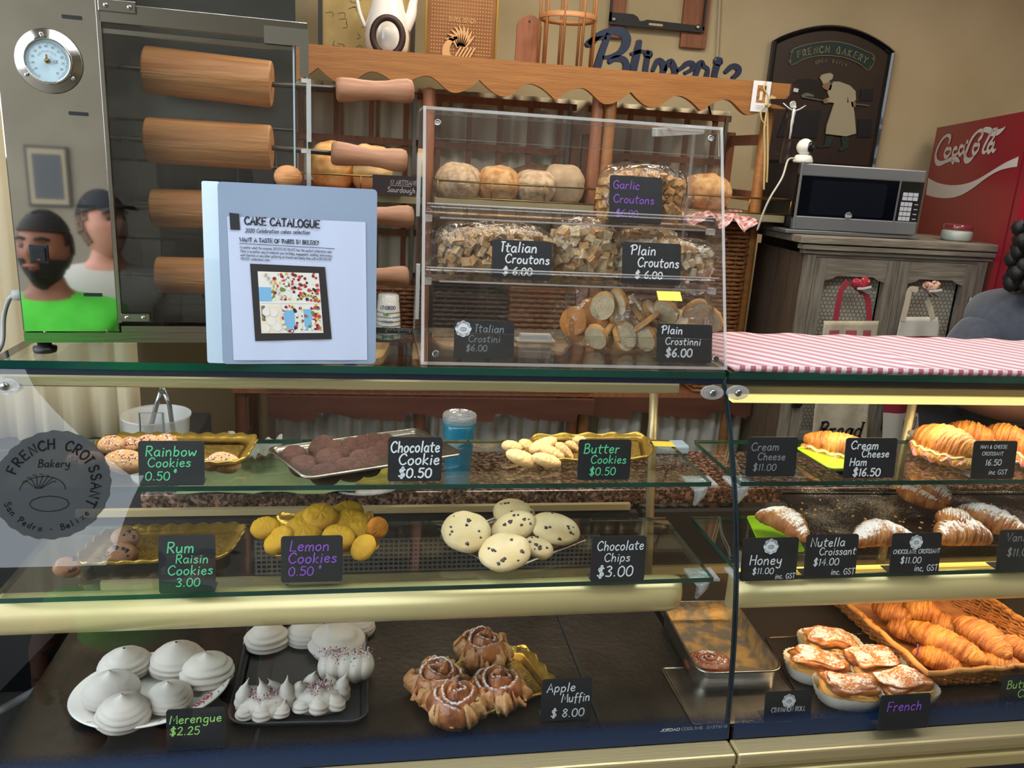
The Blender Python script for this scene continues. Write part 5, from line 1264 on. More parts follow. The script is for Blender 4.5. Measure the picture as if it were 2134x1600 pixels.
def rb(pts, w_, nm):
    mb = MB(); P = [onY(px, py, VY-.006)-q for px, py in pts]; P = smooth_path([tuple(v) for v in P], 6)
    mb.rings([[(x-w_, y, z), (x+w_, y-.002, z), (x+w_, y, z), (x-w_, y+.0015, z)] for x, y, z in P], True); mb.build(nm, STRAW, t)
rb([(1596, 170), (1592, 185), (1600, 200), (1596, 218), (1586, 232), (1588, 250), (1597, 262)], .0022, 'loop')
rb([(1598, 232), (1593, 270), (1594, 320), (1592, 395)], .0028, 'tail'); rb([(1599, 230), (1600, 280), (1600, 330), (1598, 380)], .0026, 'tail')
MB().prism([tuple((onY(px, py, VY-.008)-q)[i] for i in (0, 2)) for px, py in ((1596, 216), (1608, 198), (1617, 203), (1602, 224))][::-1], lambda x, z, d: (x, d-.004, z), .002).build('bow', STRAW, t)
MB().lathe([(.001, -.006), (.006, -.003), (.006, .003), (.001, .006)], 10).build('knot', STRAW, t)
# crucifix leaning behind the microwave
CYY = 2.60
q = onY(1648, 340, CYY); t = thing('crucifix', 'dark wooden crucifix with a silver figure standing beside the microwave', 'crucifix', q)
cp = lambda px, py: ((onY(px, py, CYY)-q).x, (onY(px, py, CYY)-q).z)
P = [(1625, 338), (1640, 341), (1648, 290), (1650, 235), (1658, 228), (1672, 226), (1674, 218), (1670, 211), (1660, 205), (1662, 176), (1649, 174), (1648, 198), (1640, 206), (1626, 205), (1607, 206), (1607, 215), (1622, 218), (1633, 226), (1640, 232), (1634, 290)]
P = [(1627, 340), (1641, 343), (1650, 285), (1653, 235), (1660, 226), (1676, 222), (1690, 222), (1690, 212), (1672, 208), (1664, 198), (1666, 176), (1652, 175), (1648, 197), (1640, 206), (1620, 206), (1606, 206), (1606, 215), (1622, 218), (1640, 226), (1643, 235), (1636, 290)]
MB().prism([cp(*v) for v in P][::-1], lambda x, z, d: (x, d, z), .012).build('cross', mat('black brown wood', '2a191a', .25, coat=.5), t)
SIL = mat('cast silver', 'cfcfca', .35, .45)
def tb(pts, rs, nm, n=8):
    MB().tube([(cp(a, b)[0], -.006, cp(a, b)[1]) for a, b in pts], rs, n).build(nm, SIL, t)
MB().lathe([(.011, 0), (.0115, .002), (.009, .003), (.0085, .002)], 24, (cp(1652, 218)[0], 0, cp(1652, 218)[1]), (PI/2, 0, 0)).build('medal', SIL, t)
mb = MB(); pt = lambda L_: [(cp(a, b)[0], -.007, cp(a, b)[1]) for a, b in L_]
mb.tube(pt([(1653, 226), (1652, 234), (1650, 246), (1649, 252), (1647, 262), (1646, 274), (1643, 290)]), [.004, .0065, .005, .0058, .0045, .0038, .003], 10)
mb.tube(pt([(1653, 232), (1642, 226), (1630, 215)]), [.003, .0024, .0018], 8); mb.tube(pt([(1653, 232), (1664, 228), (1677, 220)]), [.003, .0024, .0018], 8)
mb.lathe([(.001, -.006), (.0045, -.002), (.0048, .002), (.001, .006)], 12, (cp(1654, 224)[0], -.009, cp(1654, 224)[1])); mb.build('silver_figure', SIL, t)
x, z = cp(1658, 188); MB().box((x, -.002, z), (.016, .002, .011), (0, .1, 0)).build('title_plate', SIL, t)

# ---------------------------------------------------------------- grey cabinet
KY, KB = 2.50, 2.84
kx0, kx1 = onY(1662, 620, KY).x, onY(2050, 560, KY).x
KT = onY(1870, 500, KY-.02).z
cab = thing('grey_cabinet', 'weathered grey wooden cabinet with chicken wire doors below the microwave', 'cabinet', ((kx0+kx1)/2, KY, 0)); kcx = (kx0+kx1)/2
def kp(mb, name, m, par=None, **k):
    mb.v = [(v[0]-kcx, v[1]-KY, v[2]) for v in mb.v]; return mb.build(name, m, par or cab, **k)
kp(MB().box((kcx, (KY+KB)/2-.01, KT-.012), (kx1-kx0+.07, KB-KY+.05, .024)), 'top', GREYH, bevel=.003)
kp(MB().box((kcx, KY-.012, KT-.036), (kx1-kx0+.05, .04, .016)), 'moulding', GREYH, bevel=.003); kp(MB().box((kcx, KY-.006, KT-.052), (kx1-kx0+.03, .03, .012)), 'moulding', GREYH, bevel=.003)
for k in range(4):
    w_ = (KB-KY)/4; kp(MB().box((kx0+.006, KY+w_*(k+.5), (KT-.06)/2), (.014, w_-.003, KT-.06)), 'side_plank', SLATW)
kp(MB().box((kx1-.006, (KY+KB)/2, (KT-.06)/2), (.014, KB-KY, KT-.06)), 'side_panel', GREYW)
kp(MB().box((kcx, KB-.01, KT/2), (kx1-kx0-.02, .012, KT-.05)), 'back', SLATW)
for x in (kx0+.018, kx1-.018): kp(MB().box((x, KY, (KT-.06)/2), (.036, .03, KT-.06)), 'corner_post', GREYW, bevel=.002)
kp(MB().box((kcx, KY+.002, KT-.062), (kx1-kx0-.07, .024, .012)), 'top_rail', GREYH)
zc_top, z_mid0, z_mid1 = KT-.07, .62, .70
dw = (kx1-kx0-.08)
def door(x0, x1, lab, lock=None):
    d = kp(MB().box((x0+.021, KY-.004, (zc_top+.1)/2), (.042, .024, zc_top-.1)), 'door', GREYW)
    kp(MB().box((x1-.021, KY-.004, (zc_top+.1)/2), (.042, .024, zc_top-.1)), 'stile', GREYW, d)
    # arched top rail with shoulders
    P = [(x0+.042, zc_top), (x0+.042, zc_top-.075), (x0+.07, zc_top-.068), (x0+.085, zc_top-.058), (x1-.085, zc_top-.058), (x1-.07, zc_top-.068), (x1-.042, zc_top-.075), (x1-.042, zc_top)]
    kp(MB().prism(P, lambda x, z, q: (x, KY-.014+q, z), .022), 'rail', GREYH, d)
    kp(MB().box(((x0+x1)/2, KY-.004, .66), (x1-x0-.084, .022, .07)), 'rail', GREYH, d)
    kp(MB().box(((x0+x1)/2, KY-.004, .13), (x1-x0-.084, .022, .07)), 'rail', GREYH, d)
    kp(MB().box(((x0+x1)/2, KY+.006, .39), (x1-x0-.07, .01, .5)), 'lower_panel', SLATW, d)
    kp(MB().box(((x0+x1)/2, KY+.03, 1.0), (x1-x0-.07, .004, .66)), 'cloth_backing', mat('natural linen', 'd3cbb8', .9, col2='beb6a2', ns=10), d)
    hx = MB(); r = .0088; nx = int((x1-x0-.084)/(r*1.732)); nz = int(.62/(r*1.5))
    for j in range(nz):
        for i in range(nx+1):
            cx = x0+.044+r*1.732*(i+(.5 if j % 2 else 0)); cz = .70+r*1.5*j
            if cx > x1-.046: continue
            V = [(cx+r*math.cos(math.radians(30+60*k)), cz+r*math.sin(math.radians(30+60*k))) for k in range(6)]
            for k in (0, 1, 2): ribbon(hx, [V[k], V[k+1]], .0018, lambda x, z, q: (x, KY+.012, z))
    kp(hx, 'chicken_wire', mat('dull wire', '5c564a', .5, .4), d, kind='stuff')
    return d
xm_ = kcx+.005
d1 = door(kx0+.037, xm_-.001, 'left'); d2 = door(xm_+.001, kx1-.037, 'right')
p = onY(2018, 640, KY-.02); kp(MB().tube([(p.x, KY-.022, p.z-.035), (p.x, KY-.022, p.z+.035)], .005, 8), 'hinge', mat('zinc hinge', '8c8a84', .4, .8), d2)
p = onY(1660, 838, KY-.02); kp(MB().box((p.x, KY-.02, p.z), (.03, .012, .04)).lathe([(.008, 0), (.008, .02), (.012, .024)], 10, (p.x, KY-.02, p.z), (PI/2, 0, 0)), 'latch', mat('black iron', '1c1a18', .5, .6), d1, bevel=.002)
# microwave
MA = math.radians(-4)
mz = onY(1780, 485, KY+.03).z
x0, x1 = onY(1652, 478, KY+.04).x, onY(1898, 488, KY+.04).x; MW = x1-x0; MH = onY(1780, 345, KY+.04).z-onY(1780, 482, KY+.04).z
tz_ = KT+.001
tr = MB().box((0, 0, .007), (MW+.06, .34, .012)).build('metal_tray', mat('pale sheet metal', '9aa0a6', .35, .8), loc=((x0+x1)/2+.0, KY+.20, tz_), bevel=.002)
tag(tr, 'thin metal sheet under the microwave on the grey cabinet', 'tray')
mw = thing('microwave', 'silver and black microwave oven on the grey cabinet', 'microwave', ((x0+x1)/2, KY+.04, tz_+.0145), (0, 0, MA))
MB().box((0, .175, MH/2), (MW-.004, .33, MH-.004)).build('body', mat('black microwave shell', '121316', .45), mw)
MSV = mat('silver plastic', '84878c', .3, .5)
MB().box((0, 0, MH-.020), (MW, .022, .040)).build('top_band', MSV, mw, bevel=.004); MB().box((0, 0, .022), (MW, .022, .044)).build('bottom_band', MSV, mw, bevel=.004)
MB().box((-MW*.10, .001, MH/2), (MW*.80, .018, MH-.07)).build('door_glass', mat('dark microwave glass', '070a12', .15, spec=.15), mw)
MB().prism(rpoly(MW*.60, MH*.52, .01, 3, -MW*.09, MH*.5), lambda x, z, d: (x, -.0086+d, z), .0004).build('window', mat('window mesh', '10141c', .3, spec=.1), mw)
MB().box((-MW/2+.004, -.002, MH/2), (.008, .022, MH)).build('edge_trim', MSV, mw, bevel=.002)
MB().box((MW*.405, .001, MH/2), (MW*.19, .018, MH-.06)).build('control_panel', mat('black panel', '14161b', .2), mw)
MB().box((MW*.305, -.010, MH/2), (.004, .004, MH-.01)).build('divider', MSV, mw)
MB().box((MW*.405, -.0085, MH*.76), (MW*.13, .001, MH*.10)).build('display', mat('display', '0a0f0c', .1), mw)
KEY = mat('grey key', 'b6bac2', .5)
for j in range(2):
    for i in range(3): MB().box((MW*(.362+.043*i), -.0088, MH*(.625-.065*j)), (MW*.038, .0012, MH*.055)).build('key', KEY, mw)
for j in range(4):
    for i in range(3): MB().box((MW*(.352+.032*i), -.0088, MH*(.475-.075*j)), (MW*.028, .0012, MH*.062)).build('key', KEY, mw)
    MB().box((MW*.465, -.0088, MH*(.475-.075*j)), (MW*.03, .0012, MH*.012)).build('key_label', KEY, mw)
p = (-.03, -.0105, .052); MB().lathe([(.012, 0), (.0125, .001), (.0115, .0012)], 24, p, (PI/2, 0, 0)).build('badge', MSV, mw)
mb = MB(); stroke_text(mb, 'Oster', 0, .0485, .007, lambda x, z, d: (x-.03, -.0122, z), 1.3, .2, center=True); mb.build('badge_lettering', WHITEP, mw)
# camera dome
q = onY(1676, 338, KY+.06); t = thing('security_camera', 'small white round security camera on top of the microwave', 'camera', (q.x, KY+.07, tz_+.015+MH))
MB().lathe([(.001, 0), (.030, 0), (.032, .006), (.028, .018), (.024, .024), (.014, .026)], 28).build('base', IVORY, t)
MB().lathe([(.001, -.027), (.010, -.025), (.020, -.018), (.0255, -.008), (.027, 0), (.0255, .008), (.020, .018), (.010, .025), (.001, .027)], 28, (0, 0, .05)).build('head', IVORY, t)
mb = MB().lathe([(.019, .018), (.017, .023), (.010, .0275), (.001, .029)], 24, (.0, 0, .05), (PI/2, 0, .62)); mb.build('face', mat('black camera face', '0c0e16', .1), t)
mb = MB().lathe([(.006, .027), (.005, .0295), (.001, .0298)], 16, (.0, 0, .05), (PI/2, 0, .62)); mb.build('lens', mat('blue lens', '182a66', .05), t)
pts = [onY(1655, 330, KY+.05), onY(1642, 334, KY+.02), onY(1630, 370, KY-.02), onY(1606, 410, KY-.04), onY(1592, 440, KY-.04), onY(1578, 480, KY-.03)]
tag(MB().tube([tuple(v) for v in smooth_path([tuple(p) for p in pts], 6)], .0032, 6).build('camera_cord', mat('off white cord', 'b9b6ae', .5)), 'off white cord hanging from the security camera past the microwave side', 'cord')
# jar
q = onY(2000, 500, KY+.06); t = thing('glass_jar', 'small clip top glass jar standing on the right of the grey cabinet', 'jar', (q.x, KY+.08, KT+.001))
MB().lathe([(.001, 0), (.046, 0), (.05, .006), (.05, .03), (.044, .036)], 28).build('jar_body', mat('milky jar contents', 'aab2a8', .3), t)
MB().lathe([(.045, .037), (.047, .040), (.047, .052), (.042, .056), (.001, .057)], 28).build('lid', thin_glass('red tinted jar lid', (.8, .7, .7), 2.5, .1, .25, (.45, .08, .1)), t)
MB().tube([(.05, 0, .01), (.054, 0, .03), (.05, 0, .045)], .0018, 6).build('wire_clip', STEEL, t)
# two towels with strap loops, heart pads
def px_poly(P, Y): return [(onY(a, b, Y).x, onY(a, b, Y).z) for a, b in P]
def towel(lab, strapA, strapB, outline_top, x_l, x_r, ybot, bands, heart, hm, strapm, words=None, printm=None):
    Y = KY-.035; t = thing('hanging_towel', lab, 'towel', (onY((x_l[0][0]+x_r[0][0])/2, 700, Y).x, Y, .6), group='towels hanging on the cabinet doors')
    ox, oz = t.location.x, .6
    def lx(px, py): q = onY(px, py, Y); return q.x-ox, q.z-oz
    # body: left and right edges given as pixel polylines, top to bottom
    ys = [p[1] for p in x_l]; mb = MB(); rows = []; n = 26
    for j in range(31):
        yy = ys[0]+(ys[-1]-ys[0])*j/30
        def it(P):
            for (a, b), (c, d) in zip(P, P[1:]):
                if b <= yy <= d: return a+(c-a)*(yy-b)/(d-b)
            return P[-1][0]
        xl, xr = it(x_l), it(x_r); row = []
        for i in range(n+1):
            u = i/n; x, z = lx(xl+(xr-xl)*u, yy)
            row.append((x, -.004-.006*math.sin(u*11+.5*j*.1+x_l[0][0])*min(1, j/8), z))
        rows.append(row)
    mb.rings(rows, False)
    for fi, f in enumerate(mb.f):
        j = fi//n; i = fi % n; yy = ys[0]+(ys[-1]-ys[0])*(j+.5)/30; u = (i+.5)/n
        for (b0, b1, mode, mi) in bands:
            if b0 <= yy <= b1 and (mode is None or any(lo <= u <= hi for lo, hi in mode)): mb.m[fi] = mi
    o = mb.build('cloth', [mat('natural towel', 'c2b7a0', .95, col2='ada28b', ns=40), mat('rose check', 'a8505a', .9), mat('crimson dotted cloth', '8a1830', .9), mat('pale towel', 'c8c3b8', .95)], t)
    sd = o.modifiers.new('s', 'SOLIDIFY'); sd.thickness = .002
    for S in (strapA, strapB):
        P = [lx(*p) for p in S]; m_ = MB(); P = smooth_path(P, 5); ribbon(m_, P, .02, lambda x, z, d: (x, -.003-d, z), .002); m_.build('strap', strapm, t)
    # heart pad
    hx, hz = lx(*heart[:2]); s_ = heart[2]
    hb = MB(); H2 = []
    for k in range(28):
        a = 2*PI*k/28; H2.append((s_*(16*math.sin(a)**3)/17, s_*(13*math.cos(a)-5*math.cos(2*a)-2*math.cos(3*a)-math.cos(4*a))/17))
    rot_ = heart[3]; H2 = [(x*math.cos(rot_)-z*math.sin(rot_), x*math.sin(rot_)+z*math.cos(rot_)) for x, z in H2]
    hb.rings([[(hx+x*k_, y, hz+z*k_) for x, z in H2] for k_, y in ((.98, -.006), (1, -.014), (.93, -.022), (.75, -.028), (.4, -.031), (.05, -.032))], True, False, True)
    ho = hb.build('heart_pad', hm, t)
    tip = [(x, z) for x, z in H2 if z*math.cos(rot_)-x*math.sin(rot_) < -.25*s_]
    tip = sorted(tip, key=lambda v: math.atan2(v[1]+.5*s_, v[0]))
    gb = MB(); Q = [(-.62*s_, -.22*s_), (.62*s_, -.22*s_), (0.02, -1.02*s_)]; Q = [(x*math.cos(rot_)-z*math.sin(rot_), x*math.sin(rot_)+z*math.cos(rot_)) for x, z in Q]
    gb.prism([(hx+x, hz+z) for x, z in Q][::-1], lambda x, z, d: (x, -.0345+d, z), .02); gb.build('grey_point', mat('grey linen', '75746e', .9), ho)
    P = [(-.66*s_, -.20*s_), (0, -.26*s_), (.66*s_, -.20*s_)]; P = [(hx+x*math.cos(rot_)-z*math.sin(rot_), hz+x*math.sin(rot_)+z*math.cos(rot_)) for x, z in P]
    gb = MB(); ribbon(gb, P, .007, lambda x, z, d: (x, -.0365+d, z), .003); gb.build('lace_edge', mat('white lace', 'cfccc4', .9), ho)
    if words: words(t, lx)
    return t
PATR = mat('red dotted pad', '94182c', .85, col2='d8c8c8', ns=160, thr=(.62, .66)); PATB = mat('brown flower pad', '7c4038', .85, col2='c9a894', ns=70, thr=(.45, .55))
def w1(t, lx):
    mb = MB(); x0, z0 = lx(1700, 908); x1, _ = lx(1792, 905); s_ = .055
    ws = sum(GL[c][0]+1.5 for c in 'Bread')*s_/9
    stroke_text(mb, 'Bread', x0, z0, s_, lambda x, z, d: (x, -.0155, z), 1.5, .15, True, sx=(x1-x0)/ws); mb.build('lettering', mat('black embroidery', '141414', .8), t)
def w2(t, lx):
    mb = MB(); x, z = lx(1890, 885); f = lambda a, b, d: (x+a, -.0155, z+b)
    P = [(.02, .035), (.012, .028), (.014, .015), (.0, .005), (-.018, .01), (-.026, .022), (-.024, -.002), (-.012, -.018), (.004, -.022), (.016, -.012), (.020, .004)]
    ribbon(mb, [(a, b) for a, b in smooth_path(P+[P[0]], 4)], .003, f)
    for k in range(5): ribbon(mb, smooth_path([(-.016+.006*k, .004-.003*k), (-.012+.006*k, -.010), (-.004+.005*k, -.014+.002*k)], 3), .0022, f)
    ribbon(mb, [(0, -.022), (-.002, -.038), (.006, -.042)], .0026, f); mb.build('hen_print', mat('plum print', '6b2a38', .8), t)
STR1 = gingham('rose strap check', 'b89a98', '9a2438', .05, True, PI/2)
towel('natural towel with rose checks and a red dotted heart pad, embroidered Bread', [(1764, 588), (1752, 605), (1744, 640), (1740, 668)], [(1800, 604), (1808, 630), (1810, 665)], None,
      [(1716, 668), (1711, 700), (1708, 720), (1703, 800), (1694, 850), (1684, 960)], [(1830, 668), (1826, 700), (1824, 720), (1818, 800), (1808, 850), (1800, 960)], 960,
      [(690, 712, [(.12, .32), (.42, .62), (.72, .9)], 1), (706, 722, None, 1), (795, 838, [(.06, .2), (.32, .5), (.58, .74), (.88, 1)], 1)], (1789, 592, .034, .16), PATR, STR1, w1)
towel('pale towel with a crimson band and a brown flowered heart pad', [(1908, 603), (1895, 604), (1889, 630), (1880, 665)], [(1932, 628), (1938, 645), (1942, 662)], None,
      [(1876, 660), (1868, 700), (1864, 720), (1848, 800), (1842, 850), (1838, 960)], [(1952, 660), (1956, 680), (1950, 720), (1938, 800), (1936, 850), (1932, 960)], 960,
      [(600, 702, None, 3), (702, 725, None, 2), (830, 862, None, 2), (862, 970, None, 3), (725, 830, None, 3)], (1936, 598, .032, .12), PATB, mat('natural strap', 'c2b7a0'), w2)
# ---------------------------------------------------------------- drinks fridge
A_ = onY(1953, 266, 3.45); fa = math.radians(22); fu = Vector((-math.sin(fa), -math.cos(fa), 0)); fn_ = Vector((-math.cos(fa), math.sin(fa), 0))
# u runs from the far top corner towards the viewer along the side panel
fr_ = thing('drinks_fridge', 'tall red drinks fridge with a white script logo on its side', 'fridge', (A_.x, A_.y, 0))
RED = mat('red fridge side', '8f0524', .4, coat=.1); FW = mat('logo white', 'd9d4d4', .4)
def fp3(px, py): q = onP(px, py, A_, fn_)-Vector((A_.x, A_.y, 0)); return q.dot(fu), q.z
def ffr(u, z, d): return tuple(fu*u+Vector((0, 0, z))+fn_*(.002-d))
us, _ = fp3(2105, 450)
dp = Vector((math.cos(fa), -math.sin(fa), 0))*.62
def slab(u0, u1, z0, z1, name, m, depth=dp, off=0, **k):
    a = [fu*u0+Vector((0, 0, z0)), fu*u1+Vector((0, 0, z0)), fu*u1+Vector((0, 0, z1)), fu*u0+Vector((0, 0, z1))]; a = [p-fn_*off for p in a]
    return MB().add(a+[p+depth for p in a], [(0, 1, 2, 3), (7, 6, 5, 4), (0, 4, 5, 1), (1, 5, 6, 2), (2, 6, 7, 3), (3, 7, 4, 0)]).build(name, m, fr_, **k)
slab(0, us-.006, .04, A_.z, 'side_panel', RED); slab(us-.006, us+.010, .06, A_.z-.004, 'door_gasket', BLACKP, off=.004); slab(us+.010, us+.06, .05, A_.z, 'door', RED)
slab(.02, us-.02, 0, .04, 'base', BLACKP)
mb = MB()
def lg(P, k=6): ribbon(mb, smooth_path([(*fp3(a, b), c) for a, b, c in P], k), .01, ffr)
Z6 = lambda x, y: (1534+x*.28125, y*.28125)
def lgz(P, s=1.0): lg([(*Z6(a, b), c*s) for a, b, c in P])
lgz([(1580, 1060, .008), (1592, 1020, .011), (1570, 1003, .006), (1535, 1030, .008), (1500, 1090, .012), (1482, 1150, .014), (1490, 1200, .013), (1520, 1210, .010), (1560, 1195, .008), (1600, 1178, .010), (1640, 1182, .010), (1660, 1198, .003)])
lgz([(1600, 1185, .005), (1612, 1205, .008), (1625, 1190, .005)])
lgz([(1585, 1105, .005), (1562, 1105, .009), (1548, 1140, .010), (1560, 1165, .008), (1588, 1140, .007), (1596, 1108, .008), (1582, 1098, .006)])
lgz([(1642, 1100, .006), (1625, 1098, .009), (1608, 1130, .009), (1616, 1155, .008), (1645, 1135, .005)])
lgz([(1690, 1085, .005), (1668, 1085, .009), (1654, 1120, .010), (1664, 1148, .008), (1686, 1120, .007), (1700, 1075, .008), (1690, 1120, .009), (1700, 1142, .007), (1716, 1128, .004)])
lgz([(1712, 1052, .007), (1722, 1048, .007)])
lgz([(1800, 1040, .008), (1830, 1000, .010), (1825, 970, .008), (1795, 975, .006), (1750, 1030, .010), (1715, 1110, .014), (1700, 1165, .014), (1715, 1190, .012), (1745, 1180, .008), (1765, 1155, .004)])
lgz([(1825, 985, .006), (1842, 962, .009), (1880, 965, .011), (1905, 985, .012), (1950, 978, .010), (1985, 955, .005), (1999, 938, .002)])
lgz([(1795, 1075, .005), (1772, 1075, .009), (1758, 1112, .010), (1768, 1140, .008), (1795, 1115, .007), (1806, 1080, .008), (1795, 1068, .006)])
lgz([(1930, 955, .005), (1900, 975, .008), (1870, 1030, .009), (1842, 1085, .010), (1832, 1118, .009), (1845, 1130, .006), (1862, 1115, .004)])
lgz([(1940, 950, .005), (1925, 1000, .005), (1895, 1045, .006)])
lgz([(1908, 1065, .005), (1885, 1062, .009), (1868, 1100, .010), (1878, 1128, .008), (1900, 1100, .007), (1918, 1055, .008), (1905, 1100, .009), (1912, 1120, .007), (1930, 1105, .003)])
mb.build('script_logo', FW, fr_)
mb = MB()
top = [(1427, 1318), (1500, 1355), (1600, 1372), (1700, 1362), (1800, 1325), (1900, 1265), (2000, 1205), (2098, 1160)]; bot = [(1410, 1442), (1480, 1462), (1570, 1468), (1660, 1450), (1750, 1400), (1850, 1325), (1940, 1270), (2020, 1245), (2085, 1235)]
T = smooth_path([fp3(*Z6(*p)) for p in top], 4); B_ = smooth_path([fp3(*Z6(*p)) for p in bot], 4)
mb.prism((T+B_[::-1]), ffr, .0005); mb.build('wave_stripe', FW, fr_)
# ---------------------------------------------------------------- gingham runner on the right case
mb = MB()
RX0, RX1 = .612, 1.76
def rn(u, v):
    x = RX0+(RX1-RX0)*u; y = 1.256+(1.572-1.256)*v; z = TOPZ+.0035
    z += .0016*fbm((x*6, y*6, 0), 1, 3)+(.004*max(0, 1-abs(x-1.0)/.02)*(1-v) if x < 1.02 else 0)
    if v > .9: z += .003*math.sin(u*60)*(v-.9)*6
    return (x-1.2, y-1.4, z-TOPZ)
mb.grid(rn, 90, 20)
o = mb.build('gingham_runner', gingham('pink striped runner', 'dfc3c9', 'b07a86', .034, True, math.radians(-40)), loc=(1.2, 1.4, TOPZ)); sd = o.modifiers.new('s', 'SOLIDIFY'); sd.thickness = .002
tag(o, 'pink and white striped cloth runner under clear film on the right case', 'cloth')
mb = MB(); mb.grid(lambda u, v: (RX0+(RX1-RX0)*u-1.2, 1.2545-.002*math.sin(v*PI)-1.4, .0005+.0105*v), 120, 4)
hem = gingham('red gingham hem', 'e2c8cc', 'b0606c', .02, True); mb.build('folded_hem', hem, o, loc=(0, 0, 0))

# ---------------------------------------------------------------- food helpers
def tframe(c4, z):
    FL, FR, BR, BL = [onZ(px, py, z) for px, py in c4]
    ux = ((FR-FL)+(BR-BL))/2; uy = ((BL-FL)+(BR-FR))/2; c = (FL+FR+BR+BL)/4
    return c, ux, uy
def tray(name, lab, c4, z, m, rim=.012, flare=.012, r=.02, lip=.004, scallop=0, base=.75, group=None, cat='tray', floor_mat=None, th=.0012, inset=.0):
    c, ux, uy = tframe(c4, z); W, H = ux.length, uy.length; ex_, ey_ = ux.normalized(), uy.normalized()
    t = thing(name, lab, cat, (c.x, c.y, z), group=group)
    n = 8
    def ring(o, zz, wav=0):
        P = rpoly(W+2*o, H+2*o, max(r+o, .002), n)
        # densify straight edges
        Q = []
        for i in range(len(P)):
            a, b = P[i], P[(i+1) % len(P)]; L_ = math.hypot(b[0]-a[0], b[1]-a[1]); k = max(1, round(L_/.006)) if (i % (n+1)) == n else 1
            for j in range(k): Q.append((a[0]+(b[0]-a[0])*j/k, a[1]+(b[1]-a[1])*j/k))
        return Q, zz, wav
    def build_rings(L_):
        base_n = len(L_[0][0]); R = []
        for Q, zz, wav in L_:
            k = len(Q); row = []
            for j in range(base_n):
                x, y = Q[int(j*k/base_n) % k]; s_ = math.sin(j*2*PI/base_n*scallop) if scallop else 0
                f = 1+wav*s_*.25; row.append(tuple(ex_*x*f+ey_*y*f+Vector((0, 0, zz+wav*s_*.03))))
            R.append(row)
        return R
    w_ = .06 if scallop else 0
    o0 = -flare-inset
    L_ = [ring(o0, .0005), ring(o0, th), ring(-inset-.2*flare, rim*.6, w_*.3), ring(-inset, rim, w_), ring(lip-inset, rim-.001, w_), ring(lip-inset, rim-.003, w_), ring(-inset-.2*flare+.001, rim*.5-.002, w_*.3), ring(o0, .0005)]
    if scallop: L_ = L_
    R = build_rings(L_)
    mb = MB().rings(R, True); mb.f.append(list(range(len(R[0]), 2*len(R[0])))); mb.m.append(0); mb.sm.append(False)
    mb.build('rim_and_floor' if not floor_mat else 'rim', m, t)
    if floor_mat:
        f = MB(); f.add([tuple(Vector(v)*.995+Vector((0, 0, .0006))) for v in R[1]], [tuple(range(len(R[1])))]); f.build('floor', floor_mat, t)
    return t, c, ex_, ey_, W, H
GOLDC = mat('gold card', 'c2a04c', .28, .75, col2='a88838', ns=40, bump=.3, bs=120); GOLDB = mat('embossed gold card', 'a8893f', .35, .7, col2='7e6428', ns=220, bump=.8, bs=260, thr=(.45, .55))
def put(px, py, wpx, y): # centre pixel, width in pixels at depth y -> position, width in metres
    p = onY(px, py, y); return p, (onY(px+wpx/2, py, y)-onY(px-wpx/2, py, y)).length
def dome(W, D, H, seed, rough=.04, crack=0, tipz=0, fr_=5, ridg=0):
    mb = MB(); nu, nv = 40, 14
    def fn(u, v):
        a = 2*PI*u
        if v < .3: rr = (v/.3)*.97; zz = 0
        else:
            q = (v-.3)/.7; rr = math.cos(q*PI/2)**.5; zz = math.sin(q*PI/2)**.62
            if q < .12: rr = .97+.03*q/.12
        x, y = rr*math.cos(a), rr*math.sin(a)
        k = 1+rough*fbm((x, y, zz), 2.3, seed)+rough*.4*fbm((x, y, zz), 6, seed)
        c = crack*max(0, .25-abs(fbm((x, y, 0), 3.3, seed+5)))*2.6 if zz > .3 else 0
        rg = ridg*math.sin(x*22+4*fbm((x, y, 0), 2, seed)) if zz > .2 else 0
        return (x*k*W/2, y*k*D/2, zz*H*(k-c+rg))
    mb.grid(fn, nu, nv, closeu=True); return mb
COOKM = {}
def cookie(lab, px, py, wpx, y, m, seed, tilt=25, roll=0, asp=1.0, H=.012, grp=None, cat='cookie', name='cookie', chips=None, sprinkle=None, rz=0, **k):
    p, W = put(px, py, wpx, y)
    mb = dome(W, W*asp, H, seed, **k)
    mb.v = [(a, b, c-H/2) for a, b, c in mb.v]
    o = mb.build(name, m, loc=p, rot=(math.radians(tilt), math.radians(roll), math.radians(rz))); tag(o, lab, cat, grp)
    rnd = random.Random(seed*7+1)
    def on_top(r0=.85):
        while True:
            x, yv = rnd.uniform(-1, 1), rnd.uniform(-1, 1)
            if x*x+yv*yv < r0*r0: break
        rr = math.hypot(x, yv); q = math.acos(min(1, rr**(1/.62)))/(PI/2) if rr > 0 else 1
        return x*W/2, yv*W*asp/2, math.sin(q*PI/2)**.85*H-H/2
    if chips:
        for i in range(chips):
            x, yv, z = on_top(.8); s = rnd.uniform(.0025, .0048)
            cm = MB().lathe([(s*.2, -.002), (s, -.0005), (s*.8, .001), (s*.2, .0018)], 8, fn=lambda a, r, z: 1+.2*math.sin(3*a+i))
            cm.build('chocolate_chip', mat('chocolate chip', '33242a', .4), o, loc=(x, yv, z), rot=(0, 0, rnd.uniform(0, 6)))
    if sprinkle:
        sm = MB()
        for i in range(sprinkle[0]):
            x, yv, z = on_top(.9); s = rnd.uniform(.0009, .0016)
            sm.box((x, yv, z+s*.4), (s, s*1.6, s), (rnd.uniform(0, 3), rnd.uniform(0, 3), rnd.uniform(0, 3)), mi=rnd.randrange(len(sprinkle[1])))
        sm.build('sprinkles', sprinkle[1], o, kind='stuff')
    return o
